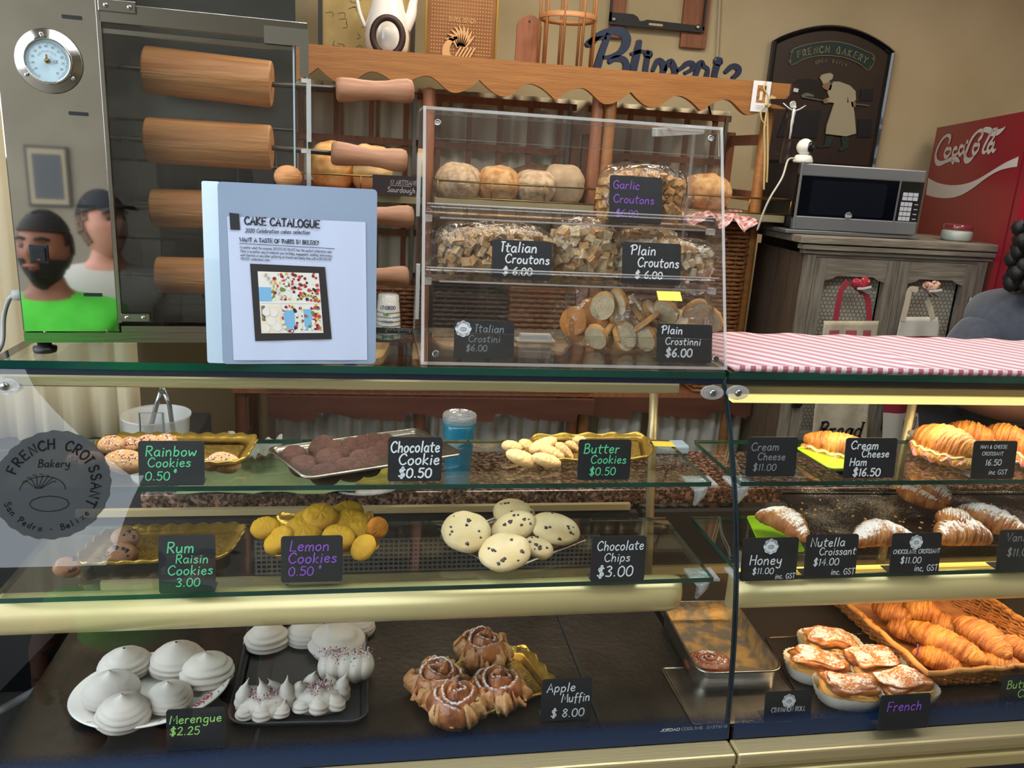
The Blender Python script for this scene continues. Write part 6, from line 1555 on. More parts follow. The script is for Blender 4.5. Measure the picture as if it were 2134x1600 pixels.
SPR = [mat('sprinkle white', 'e8e4e4', .5), mat('sprinkle red', 'a8324a', .5), mat('sprinkle navy', '2a2c50', .5), mat('sprinkle pink', 'd98a9a', .5)]
# ---- chocolate cookies
z1 = S1+.0005
tray('steel_tray', 'shiny steel tray of chocolate cookies, tilted corner first on the upper shelf', [(560, 940), (648, 1010), (955, 950), (870, 905)][0:1]+[(644, 1012), (952, 950), (872, 908)], z1, TRAYSTEEL, .011, .012, .012, .006, group=None)
CHO = mat('chocolate cookie', '4a2a1c', .85, col2='381e14', ns=120, bump=.5, bs=220)
CL = [('chocolate cookie at the left corner of the pile on the steel tray', 613, 946, 56, 1.31, 25, 0), ('cracked chocolate cookie second from the front corner', 634, 969, 66, 1.27, 22, 4),
      ('chocolate cookie standing tilted on edge at the back left of the pile', 667, 932, 64, 1.33, 35, -38), ('frontmost chocolate cookie, nearest the tray corner', 678, 987, 68, 1.235, 22, 2),
      ('chocolate cookie in the middle of the left half of the pile', 688, 956, 64, 1.28, 26, 12), ('chocolate cookie leaning right of the tilted one', 709, 938, 62, 1.315, 28, 18),
      ('cracked chocolate cookie on the front edge, second from the front corner', 729, 976, 70, 1.25, 24, 12), ('upright leaning chocolate cookie at the back middle', 736, 932, 54, 1.33, 32, 28),
      ('large chocolate cookie leaning beside the front edge near the tag', 762, 963, 74, 1.275, 28, 24), ('chocolate cookie at the back, third from the tag', 764, 926, 56, 1.345, 30, 22),
      ('chocolate cookie half behind the Chocolate Cookie tag', 786, 952, 58, 1.31, 30, 24), ('back row chocolate cookie nearest the tray rim', 786, 922, 54, 1.36, 30, 24),
      ('chocolate cookie touching the left edge of its tag', 800, 934, 44, 1.34, 30, 20), ('chocolate cookie peeping over the tag corner', 806, 916, 34, 1.37, 26, 10)]
for i, (lab, px, py, wp, y, ti, ro) in enumerate(CL):
    cookie(lab, px, py, wp, y, CHO, 20+i, ti, ro, .95, .014, 'chocolate cookies', crack=.22, rough=.015)
# ---- butter cookies
tray('gold_tray', 'gold card tray of butter cookies on the upper shelf', [(1085, 972), (1365, 962), (1340, 915), (1110, 915)], z1, GOLDC, .012, .018, .03, .003, 14, floor_mat=GOLDB)
BUT = mat('butter cookie', 'e3bd82', .75, col2='cf9a58', ns=30, bump=.4, bs=160, thr=(.35, .75))
for i, (px, py, wp, y, ti, ro, asp, lab) in enumerate([(1068, 930, 46, 1.32, 30, 15, .6, 'butter cookie at the far left of the pile'), (1098, 928, 38, 1.34, 32, 25, .8, 'small butter cookie second from the left at the back'),
      (1090, 954, 76, 1.27, 25, 20, .5, 'long butter cookie on the front left edge of the tray'), (1131, 927, 64, 1.31, 30, -24, .5, 'butter cookie lying on top of the pile, ridged'),
      (1140, 958, 66, 1.265, 25, 16, .5, 'butter cookie in front centre of the tray'), (1153, 943, 58, 1.29, 28, 26, .5, 'butter cookie under the topmost one'),
      (1178, 941, 54, 1.30, 28, 48, .5, 'steeply leaning butter cookie left of its tag'), (1193, 930, 34, 1.33, 30, 40, .6, 'butter cookie cut by the tag edge'), (1207, 917, 30, 1.37, 25, 0, .7, 'butter cookie at the back behind the Butter Cookies tag')]):
    cookie(lab, px, py, wp, y, BUT, 50+i, ti, ro, asp, .013, 'butter cookies', ridg=.08)
# ---- rainbow cookies
tray('gold_tray', 'gold card tray with wavy rim holding rainbow cookies', [(150, 985), (512, 975), (536, 925), (235, 915)], z1, GOLDC, .016, .02, .03, .003, 26, floor_mat=GOLDB)
RAI = mat('speckled golden cookie', 'c69a62', .8, col2='9c7248', ns=40, bump=.4, bs=160)
for i, (px, py, wp, y, ti, ro, asp, lab) in enumerate([(160, 955, 46, 1.27, 30, -12, .8, 'rainbow cookie at the left end of the tray'), (188, 958, 56, 1.25, 32, -20, .75, 'golden rainbow cookie beside the left end one'), (262, 960, 90, 1.25, 30, 8, .7, 'large sprinkled cookie left of the Rainbow Cookies tag'),
      (232, 925, 60, 1.33, 30, 0, .8, 'rainbow cookie at the back left of the tray'), (272, 926, 50, 1.34, 30, 10, .8, 'rainbow cookie at the back, second from the left'), (308, 922, 54, 1.34, 30, 0, .8, 'sprinkled cookie behind the tag corner'), (345, 920, 52, 1.345, 30, 10, .8, 'dark sprinkled cookie peeping above the tag'),
      (468, 962, 72, 1.27, 30, 14, .7, 'sprinkled cookie to the right of the Rainbow Cookies tag'), (440, 966, 40, 1.26, 28, 0, .7, 'rainbow cookie half hidden right of its tag')]):
    cookie(lab, px, py, wp, y, RAI, 70+i, ti, ro, asp, .016, 'rainbow cookies', sprinkle=(70, [SPR[0], SPR[0], SPR[0], SPR[1], SPR[2], SPR[3]]))
# ---- rum raisin cookies
z2 = S2+.0005
tray('gold_tray', 'gold card tray of rum raisin cookies on the lower shelf', [(130, 1192), (488, 1172), (505, 1105), (240, 1110)], z2, GOLDC, .014, .02, .03, .003, 26, floor_mat=GOLDB)
RUM = mat('brown raisin cookie', 'a0744e', .8, col2='7c553a', ns=30, bump=.4, bs=140)
for i, (px, py, wp, y, lab) in enumerate([(262, 1118, 62, 1.28, 'upper rum raisin cookie behind the dark decal'), (255, 1152, 66, 1.24, 'middle rum raisin cookie at the left of the tray'), (140, 1180, 60, 1.185, 'rum raisin cookie at the front left corner of the tray')]):
    cookie(lab, px, py, wp, y, RUM, 90+i, 22, 8, .85, .016, 'rum raisin cookies', chips=6)
# ---- lemon cookies
tray('gold_tray', 'gold card tray under the yellow lemon cookies', [(590, 1178), (760, 1168), (800, 1085), (545, 1090)], z2, GOLDC, .02, .03, .02, .003, 16, floor_mat=GOLDB)
LEM = mat('lemon cookie', 'd3a212', .7, col2='b9840c', ns=20, bump=.5, bs=60)
LL = [(553, 1098, 64, 1.26, 24, 0, 'leftmost lemon cookie hanging over the tray rim'), (576, 1130, 58, 1.225, 26, -18, 'lemon cookie below the leftmost one'), (632, 1104, 84, 1.25, 26, 4, 'large lemon cookie in the middle left of the pile'), (586, 1118, 56, 1.235, 40, -30, 'lemon cookie leaning on its side at the left'),
      (640, 1082, 60, 1.29, 26, -8, 'lemon cookie behind the topmost one'), (668, 1074, 76, 1.27, 24, 3, 'topmost lemon cookie with a swirled peak'), (727, 1064, 64, 1.31, 24, 0, 'lemon cookie at the back right'), (730, 1085, 76, 1.275, 25, 8, 'lemon cookie below the back right one'),
      (706, 1118, 72, 1.225, 28, 10, 'lemon cookie right above the Lemon Cookies tag'), (751, 1106, 54, 1.25, 28, 24, 'lemon cookie at the right of the pile'), (788, 1100, 50, 1.24, 72, 62, 'orange yellow cookie standing upright at the right end'), (756, 1140, 62, 1.20, 40, -40, 'lemon cookie in crumpled clear paper beside the tag')]
for i, (px, py, wp, y, ti, ro, lab) in enumerate(LL):
    cookie(lab, px, py, wp, y, LEM if i != 10 else mat('orange yellow cookie', 'd98a1c', .8, col2='b96c14', ns=60, bump=.5, bs=120), 110+i, ti, ro, .9, .010 if i > 9 else .017, 'lemon cookies', ridg=.05)
# ---- chocolate chip cookies
tray('steel_tray', 'shiny steel tray of chocolate chip cookies set corner first on the lower shelf', [(922, 1124), (1050, 1195), (1222, 1128), (1085, 1068)], z2, TRAYSTEEL, .008, .012, .008, .006)
CHC = mat('pale cookie dough', 'd6c39a', .8, col2='c4a873', ns=18, bump=.3, bs=100)
for i, (px, py, wp, y, ti, ro, asp, lab) in enumerate([(973, 1106, 106, 1.245, 34, 4, .95, 'big round chocolate chip cookie at the left of the tray'), (1072, 1068, 90, 1.33, 24, 4, .9, 'chocolate chip cookie at the back of the tray'), (1070, 1096, 98, 1.27, 28, -22, .75, 'chocolate chip cookie lying tilted over the others'),
      (1158, 1099, 108, 1.265, 24, 10, .8, 'chocolate chip cookie at the right end of the tray'), (1052, 1148, 110, 1.195, 30, -10, .85, 'nearest chocolate chip cookie with few chips'), (1122, 1140, 66, 1.225, 20, 12, .9, 'smallest chocolate chip cookie, partly hidden at the front right')]):
    cookie(lab, px, py, wp, y, CHC, 130+i, ti-3, ro, asp, .017, 'chocolate chip cookies', chips=9)
# ---- tumbler, bucket, tongs, cloth, plate on the granite
GZ = .8505
q = onZ(955, 1022, GZ); q.y += .035; TR = .0365; TH = onY(955, 866, q.y-.02).z-GZ
t = thing('tumbler', 'bright blue insulated tumbler with a clear lid standing on the granite', 'tumbler', (q.x, q.y, GZ))
def blue():
    m = mat('turquoise enamel', '0a86ae', .25, 0, coat=.4)
    return m
MB().lathe([(.001, 0), (TR*.74, 0), (TR*.78, .006), (TR*.82, TH*.35), (TR*.95, TH*.8), (TR*.98, TH*.9), (TR*.94, TH*.9)], 32).build('body', blue(), t)
MB().lathe([(TR*.74, -.0), (TR*.77, .002), (TR*.77, .006)], 32, caps=False).build('base_ring', STEEL, t)
MB().lathe([(TR*.98, TH*.88), (TR*1.02, TH*.9), (TR*1.02, TH*.97), (TR*.96, TH*.99), (TR*.9, TH*.94), (.001, TH*.93)], 32, caps=False).build('lid', CLEARP, t)
q = onZ(330, 960, GZ); t = thing('clear_tub', 'translucent white plastic tub holding steel tongs at the left end', 'tub', (onY(328, 900, 1.72).x, 1.72, GZ)); BR_ = (onY(398, 870, 1.72).x-onY(258, 870, 1.72).x)/2
bh = onY(330, 862, 1.72).z-GZ
MB().lathe([(.001, 0), (BR_*.82, 0), (BR_*.86, .01), (BR_*.98, bh*.96), (BR_*1.03, bh*.97), (BR_*1.03, bh)], 36, caps=False).build('body', thin_glass('milky plastic', (.9, .9, .88), 1.5, .25, .55, (.85, .85, .82)), t)
t = thing('tongs', 'steel tongs standing in the white plastic tub', 'tongs', (onY(328, 900, 1.72).x, 1.72, GZ+.012))
tp = onY(338, 808, 1.72); dx, dz = tp.x-t.location.x, tp.z-GZ-.012
for sgn in (-1, 1):
    MB().tube([(dx, 0, dz), (dx+sgn*.012, 0, dz*.82), (sgn*.038, 0, .01)], .005, 8, flat=.5).build('arm', STEEL, t)
MB().tube([(dx, -.006, dz-.006), (dx, .006, dz-.006)], .006, 12).build('pivot', STEEL, t)
mb = MB(); cgx, cgy = onZ(600, 990, GZ).x, 1.70
def clo(u, v):
    x, y = (u-.5)*.36, (v-.5)*.2; return (x, y, .004+.022*abs(fbm((x*4, y*5, 0), 3, 2))+.006*abs(fbm((x, y, 0), 22, 3)))
mb.grid(clo, 40, 24); o = mb.build('green_cloth', mat('sage cloth', '7c8c62', .95, col2='6b7a55', ns=30), loc=(cgx-.03, cgy, GZ)); tag(o, 'crumpled sage green cloth lying on the granite behind the cookie tray', 'cloth'); sd = o.modifiers.new('s', 'SOLIDIFY'); sd.thickness = .002
q = onZ(760, 1022, GZ); t = thing('glass_plate', 'oval clear plate under the chocolate cookie tray, carrying yellow cake', 'plate', (q.x, q.y+.04, GZ))
MB().lathe([(.001, 0), (.05, .001), (.085, .008), (.088, .009), (.05, .003), (.001, .003)], 36, caps=False).build('body', CLEARP, t)
o = MB().box((0, 0, 0), (.10, .05, .03)).build('cake_slice', mat('yellow cake', 'c9b44a', .9, col2='a8923a', ns=60, bump=.6, bs=120), loc=(q.x+.005, q.y+.04, GZ+.02), bevel=.004); tag(o, 'yellow cake slab on the clear plate below the chocolate cookies', 'cake')
q = onZ(846, 1030, GZ); o = dome(.05, .03, .05, 4, .12).build('spice_packet', mat('spice packet', 'a08a5c', .4, col2='6e6a3c', ns=90), loc=(q.x, q.y+.03, GZ)); tag(o, 'small packet of mixed spice right of the clear plate', 'packet')

# ---------------------------------------------------------------- meringues
MER = mat('white meringue', 'c9c3bb', .6, col2='bab1a5', ns=8, bump=.15, bs=60, sss=0)
def swirl(mb, c, R, H, seed, ridges=6.0, amp=.04, tip=True, bend=(0, 0), sq=1.0, turn=0):
    nu, nv = 40, 22
    def fn(u, v):
        a = 2*PI*u
        if v < .15: rr, zz = v/.15*.82, 0
        else:
            q = (v-.15)/.85; rr = (math.sin(PI*(.36+.64*q)))**.8 if q < .97 else .05; zz = 1-math.cos(q*PI*.5)**1.0
            zz = q**1.05
        if tip and zz > .74: t_ = (zz-.74)/.26; rr = min(rr, .42*(1-t_)**1.5+.03)
        s_ = 1+amp*math.sin(2*PI*(ridges*zz+u*1+.15*math.sin(a*2+seed))) if zz > 0 else 1
        s_ += .03*fbm((math.cos(a), math.sin(a), zz*2), 1.5, seed)
        b = zz**4
        x, y = rr*s_*math.cos(a)*R+bend[0]*b, rr*s_*math.sin(a)*R*sq+bend[1]*b
        return (c[0]+x*math.cos(turn)-y*math.sin(turn), c[1]+x*math.sin(turn)+y*math.cos(turn), c[2]+zz*H)
    return mb.grid(fn, nu, nv, closeu=True)
def meringue(lab, px, pyb, wpx, hpx, z, seed, **k):
    p = onZ(px, pyb-hpx*.12, z); W = (onY(px+wpx/2, pyb, p.y)-onY(px-wpx/2, pyb, p.y)).length
    W *= 1.1; H = W*k.pop('hr', .72)*.80
    mb = swirl(MB(), (0, 0, 0), W/2, H, seed, **k)
    return tag(mb.build('meringue', k.get('m', MER), loc=(p.x, p.y+W*.32, z)), lab, 'meringue', 'plain meringues')
MERG = MER
zp = DK+.012
# oval plate
pc = onZ(318, 1455, DK); pw = (onY(482, 1440, pc.y)-onY(152, 1440, pc.y)).length/2
pl = thing('oval_plate', 'oval white plate with red lettering on its rim holding plain meringues', 'plate', (pc.x, pc.y, DK+.0003), (0, 0, math.radians(14)))
AY = .82
mb = MB().lathe([(.001, .002), (pw*.66, .002), (pw*.72, .004), (pw*.99, .020), (pw, .0215), (pw*.985, .0235), (pw*.71, .008), (pw*.64, .006), (.001, .006)], 64, caps=False)
mb.v = [(x, y*AY, z) for x, y, z in mb.v]; mb.build('body', mat('white china', 'e4e1da', .2, coat=.4), pl)
mb = MB()
for k in range(26):
    a = math.radians(-140+k*9); r0 = pw*.96; ribbon(mb, [((r0+.002*math.cos(k*2))*math.cos(a), (r0)*math.sin(a)*AY), ((r0-.004)*math.cos(a+.05), (r0-.004)*math.sin(a+.05)*AY)], .0012, lambda x, y, d: (x, y, .0232+.0002))
mb.build('rim_flecks', mat('brown rim flecks', '7a5a3c'), pl, kind='stuff')
RIMR = mat('red rim lettering', 'a02838', .5)
for (s_, a0) in (('ธงบัน', -68), ('เรบ', -38)):
    for j, ch in enumerate(s_):
        a = math.radians(a0-6+j*6.2); x, y = pw*.86*math.cos(a), pw*.86*math.sin(a)*AY
        o = printed(ch, .016, (x, y, .0165+.0005), RIMR, pl, (math.radians(-14)*math.sin(a)*-1, math.radians(-14)*math.cos(a), a+PI/2), 'CENTER', 'red_letter', .0006)
for i, (px, py, wp, hp, lab, kw) in enumerate([(252, 1425, 104, 70, 'meringue at the back left of the oval plate', dict(tip=False, hr=.62)), (362, 1420, 108, 80, 'large meringue at the back right of the oval plate', dict(tip=False, hr=.66)),
      (425, 1442, 102, 80, 'strongly ridged meringue at the right of the oval plate', dict(amp=.07, ridges=5, hr=.72)), (222, 1486, 112, 90, 'smooth pointed meringue at the left of the oval plate', dict(amp=.015, hr=.70)),
      (345, 1492, 92, 76, 'round pointed meringue in the middle of the oval plate', dict(hr=.66, amp=.04)), (248, 1534, 108, 92, 'pointed meringue at the front left of the oval plate', dict(hr=.72))]):
    meringue(lab, px, py, wp, hp, DK+.013, 200+i, **kw)
# black tray of meringues
tray('plastic_tray', 'black plastic tray of meringues on the case floor', [(478, 1522), (762, 1512), (765, 1300), (520, 1300)], DK+.0003, mat('matt black plastic', '1d2023', .5, bump=.1, bs=90), .014, .012, .03, .003)
for i, (px, py, wp, hp, lab, kw) in enumerate([(553, 1366, 86, 66, 'ridged meringue at the back left of the black tray', dict(tip=False, hr=.68, amp=.06, ridges=5)), (637, 1354, 80, 60, 'round meringue at the back middle of the black tray', dict(tip=False, hr=.66, amp=.05)),
      (742, 1334, 72, 50, 'meringue at the back right of the black tray under the cream cover', dict(tip=False, hr=.6)), (702, 1384, 108, 80, 'large swirled meringue folded to one side', dict(amp=.06, ridges=3.2, hr=.7, bend=(-.02, 0)))]):
    meringue(lab, px, py, wp, hp, DK+.004, 220+i, **kw)
def sprink(mb_parent, pts, n, seed, parent, rad):
    r = random.Random(seed); sm = MB()
    for i in range(n):
        c = r.choice(pts); x, y = c[0]+r.gauss(0, rad), c[1]+r.gauss(0, rad); z = c[2]-((x-c[0])**2+(y-c[1])**2)*14+.002; s = r.uniform(.0008, .0016)
        sm.box((x, y, z), (s, s*1.5, s), (r.uniform(0, 3),)*3, mi=r.randrange(4))
    sm.build('sprinkles', SPR, parent, kind='stuff')
def spiky(lab, px, pyb, wpx, seed):
    p = onZ(px, pyb-8, DK+.004); W = (onY(px+wpx/2, pyb, p.y)-onY(px-wpx/2, pyb, p.y)).length
    t = thing('spiky_meringue', lab, 'meringue', (p.x, p.y+W*.35, DK+.004), group='sprinkled meringues'); r = random.Random(seed)
    dome(W*.95, W*.74, W*.36, seed, .09, ridg=.04).build('base', MER, t)
    P = [(-.34, -.22), (-.02, -.30), (.32, -.22), (.40, .04), (-.40, .05), (-.20, .18), (.18, .2), (.0, .0)]
    for k, (x, y) in enumerate(P):
        a = r.uniform(0, 6); h = W*(.52 if k > 2 else .30)*r.uniform(.8, 1.15)
        swirl(MB(), (x*W*.95, y*W, .006), W*.17, h, seed+k, 3.5, .05, True, (.012*math.cos(a), .012*math.sin(a))).build('peak', MER, t)
    sprink(None, [(0, -.02*W, W*.42), (.1*W, .0, W*.42), (-.1*W, 0, W*.42)], 170, seed, t, W*.10)
spiky('spiky meringue with red sprinkles at the front left of the black tray', 547, 1515, 118, 31)
spiky('spiky meringue with brown and red sprinkles at the front right of the black tray', 665, 1500, 116, 32)
p = onZ(720, 1432, DK+.004); t = thing('log_meringue', 'log shaped sprinkled meringue at the right edge of the black tray', 'meringue', (p.x, p.y+.028, DK+.004), (0, 0, -.1), group='sprinkled meringues')
mb = MB(); LW = .098
def lg_(u, v):
    x = (u-.5)*LW; e = (1-abs(2*u-1)**3.5)**.5; k = 1+.13*abs(math.sin(u*PI*5))+.03*fbm((x*30, v, 0), 2, 1); a = 2*PI*v
    return (x, .031*e*k*math.cos(a), .024+.024*e*k*math.sin(a))
mb.rings([[lg_((i+.02)/60.04, j/24) for j in range(24)] for i in range(61)], True, True, True); mb.build('body', MER, t)
sprink(None, [(-.03, 0, .052), (0, -.004, .053), (.03, 0, .052), (-.015, -.006, .052)], 260, 9, t, .011)

# ---------------------------------------------------------------- croissants
def pastry_mat(name, a, b, sug=False, ns=16, lo=.2):
    m = mat(name, a, .55, col2=b, ns=ns, bump=.7, bs=90, stretch=(5, 1.2, 1.2), thr=(.36, .66), coat=.08, det=6)
    if sug: mix_on(m, 'ece7e2', sugar(lo))
    return m
CRO = pastry_mat('golden croissant', 'c98636', '9a5218'); CROB = pastry_mat('baked croissant', 'bd7834', '8a4a1c', ns=22)
CROS = pastry_mat('sugared croissant', 'b8783c', '8a4a22', True); CROS2 = pastry_mat('heavily sugared croissant', 'c08448', '935428', True, lo=.05)
def croissant_mb(L_, R, curve=.15, ridges=7, seed=0, flat=.8, tip=.3, arc=0):
    mb = MB(); nu, nv = 110, 32; rs = []
    for i in range(nu+1):
        t = -1+2*i/nu; a = abs(t)
        base = tip*.5+(1-tip*.5)*(max(0, 1-a**2.1))**.75
        if a > .985: base *= .35
        ph = a*ridges/2*1.0+.12*fbm((t*3, 0, 0), 1, seed); fr = ph-math.floor(ph)
        step = 1+.10*(1-fr)-.05
        row = []
        for j in range(nv):
            q = 2*PI*j/nv
            sk = .10*math.sin(q+seed); ph2 = (a+sk*.35)*ridges/2; f2 = ph2-math.floor(ph2); st = 1+.09*(1-f2)**1.5-.04
            k = st*(1+.07*fbm((t*4, math.cos(q)*1.5, math.sin(q)*1.5), 1.5, seed)+.03*fbm((t*30, math.cos(q)*3, math.sin(q)*3), 1, seed)+.022*math.sin(q*2+t*46+4*fbm((t*6, q, 0), 1, seed)))
            r_ = R*base*k
            y, z = r_*math.cos(q), r_*math.sin(q)*flat
            if z < -R*.5*flat: z = -R*.5*flat+.25*(z+R*.5*flat)
            row.append((t*L_/2, y+curve*L_*(t*t), z+R*.5*flat+arc*L_*(1-t*t)))
        rs.append(row)
    return mb.rings(rs, True, True, True)
def croissant(lab, p0, p1, wpx, z, m, seed, grp, curve=.1, ridges=7, name='croissant', arc=0, tip=.3, roll=0, zb=0, build=True, flat=.8):
    """p0,p1: pixels of the two tips; z: height of the body's middle; rests at z-..."""
    A, B_ = onZ(*p0, z), onZ(*p1, z); c = (A+B_)/2; v = B_-A; L_ = v.length
    W = (onY(p0[0]+wpx/2, p0[1], c.y)-onY(p0[0]-wpx/2, p0[1], c.y)).length
    o = croissant_mb(L_, W/2, curve, ridges, seed, flat, tip, arc).build(name, m, loc=(c.x, c.y, z-W/2*.5*flat), rot=(roll, 0, math.atan2(v.y, v.x)))
    return tag(o, lab, 'croissant', grp)
zb = S1+.001
# lime board with ham and cream cheese croissant
t, c_, ex2, ey2, W_, H_ = tray('lime_board', 'lime green perforated board under the ham croissant', [(1740, 978), (1850, 978), (1790, 935), (1650, 935)], zb+.012, mat('lime plastic', '93c41c', .4), .004, .002, .01, .002)
HAM = mat('pink ham', 'c9746a', .45, col2='d9948a', ns=30, sss=0)
def ham_croissant(lab, p0, p1, wpx, z, seed, grp, open_=.010, ham=True, m=CRO):
    A, B_ = onZ(*p0, z), onZ(*p1, z); c = (A+B_)/2; v = B_-A; L_ = v.length; W = (onY(p0[0]+wpx/2, p0[1], c.y)-onY(p0[0]-wpx/2, p0[1], c.y)).length
    t = thing('filled_croissant', lab, 'croissant', (c.x, c.y, S1+.003), (0, 0, math.atan2(v.y, v.x)), group=grp)
    b = croissant_mb(L_, W/2, .06, 6, seed, .55, .45); b.build('bottom_half', pastry_mat('croissant crumb', 'd9a558', 'c98a3a'), t)
    b = croissant_mb(L_*.96, W/2*.98, .05, 8, seed+1, .8, .4); b.build('top_half', m, t, loc=(0, .006, W*.10+open_*.6), rot=(.10, 0, 0))
    mb = MB()
    mb.grid(lambda u, v: ((u-.5)*L_*.86, (-.52+.8*v)*W*(1-.5*abs(2*u-1)**2)+.004*math.sin(u*23), W*.19+.004*math.sin(u*17+v*5)+.004*math.sin(u*41)-(.012 if v < .12 else 0)*math.sin(u*9)**2), 50, 8)
    o = mb.build('ham_slice', HAM, t); s_ = o.modifiers.new('s', 'SOLIDIFY'); s_.thickness = .0025
    mb = MB().grid(lambda u, v: ((u-.5)*L_*.8, (-.5+.7*v)*W*(1-.5*abs(2*u-1)**2), W*.19+.006+.002*math.sin(u*27)), 40, 6); o = mb.build('cheese_slice', mat('pale cheese', 'e8cf8c', .5), t); s_ = o.modifiers.new('s', 'SOLIDIFY'); s_.thickness = .003
    return t
ham_croissant('ham and cream cheese croissant on the lime board', (1668, 925), (1830, 955), 64, S1+.018, 41, 'filled croissants')
# white trays of ham and cheese croissants
tray('white_tray', 'shiny white tray of ham and cheese croissants at the right of the upper shelf', [(1985, 972), (2240, 968), (2170, 905), (1872, 905)], zb, mat('white enamel tray', 'c9c9cc', .25, .4), .010, .012, .015, .004)
ham_croissant('ham and cheese croissant with ham hanging out, left of its printed tag', (1896, 922), (2030, 968), 84, S1+.014, 42, 'filled croissants')
ham_croissant('ham and cheese croissant behind the left one', (1965, 908), (2070, 930), 60, S1+.014, 43, 'filled croissants')
ham_croissant('ham and cheese croissant at the back under the person', (2045, 912), (2140, 935), 58, S1+.014, 44, 'filled croissants')
ham_croissant('ham and cheese croissant cut by the right frame edge', (2110, 945), (2240, 980), 74, S1+.014, 45, 'filled croissants')
# lower shelf: dark tray with sugared croissants
zc = S2+.0005
SUGT = mat('sugar dusted tray', '4a4038', .3, .8, col2='3a322c', ns=30)
def crumbs(N, L):
    tc = N.new('ShaderNodeTexCoord'); n = N.new('ShaderNodeTexNoise'); n.inputs['Scale'].default_value = 420; n.inputs['Detail'].default_value = 1
    n2 = N.new('ShaderNodeTexNoise'); n2.inputs['Scale'].default_value = 9; L.new(tc.outputs['Object'], n.inputs[0]); L.new(tc.outputs['Object'], n2.inputs[0])
    a = math_node(N, L, 'MULTIPLY_ADD', n2.outputs[0], .8, math_node(N, L, 'MULTIPLY', n.outputs[0], .7))
    r = N.new('ShaderNodeMapRange'); r.inputs[1].default_value = .80; r.inputs[2].default_value = .88; L.new(a, r.inputs[0]); return r.outputs[0]
mix_on(SUGT, 'd8d0c4', crumbs)
tray('baking_tray', 'dark sugar dusted baking tray of croissants on the lower shelf', [(1742, 1141), (2330, 1141), (2200, 1028), (1592, 1028)], zc, SUGT, .010, .010, .012, .004)
tray('lime_board', 'small lime green perforated board under the honey croissant', [(1600, 1150), (1668, 1150), (1640, 1075), (1550, 1078)], zc+.002, mat('lime plastic', '93c41c'), .003, .002, .006, .002)
croissant('sugared honey croissant, leftmost on the dark tray', (1585, 1070), (1690, 1122), 62, zc+.036, CROS2, 51, 'sugared croissants', -.10, arc=.08)
croissant('sugared croissant between the two priced tags, bent like a bow', (1758, 1118), (1900, 1118), 64, zc+.03, CROS2, 52, 'sugared croissants', -.22, arc=.05)
croissant('twisted sugared croissant at the back middle of the dark tray', (1862, 1020), (1975, 1062), 46, zc+.024, CROS, 53, 'sugared croissants', .12, arc=.03)
croissant('curled sugared croissant touching the twisted one at the back', (1905, 1016), (1992, 1045), 56, zc+.036, CROS, 54, 'sugared croissants', -.2)
croissant('broken sugared croissant in front of the twisted one', (1940, 1112), (2052, 1112), 74, zc+.030, CROS2, 55, 'sugared croissants', -.16, arc=.06)
croissant('plump sugared croissant leaning right behind the Vanilla tag', (1990, 1062), (2135, 1112), 66, zc+.036, CROS2, 56, 'sugared croissants', .08, arc=.03)
croissant('sugared croissant piece in the middle of the right pile', (1950, 1078), (2030, 1092), 58, zc+.052, CROS, 57, 'sugared croissants', .1)
crm = MB(); rnd = random.Random(11)
for k in range(90):
    p = onZ(rnd.uniform(1640, 2080), rnd.uniform(1040, 1132), zc+.002); s_ = rnd.uniform(.0015, .004); crm.box(p, (s_*1.6, s_, s_*.6), (rnd.uniform(0, 3), 0, rnd.uniform(0, 3)))
o = crm.build('crumbs', mat('pastry crumbs', 'd9b078', .9)); o['kind'] = 'stuff'; tag(o, 'loose pastry crumbs scattered on the dark baking tray', 'crumbs')
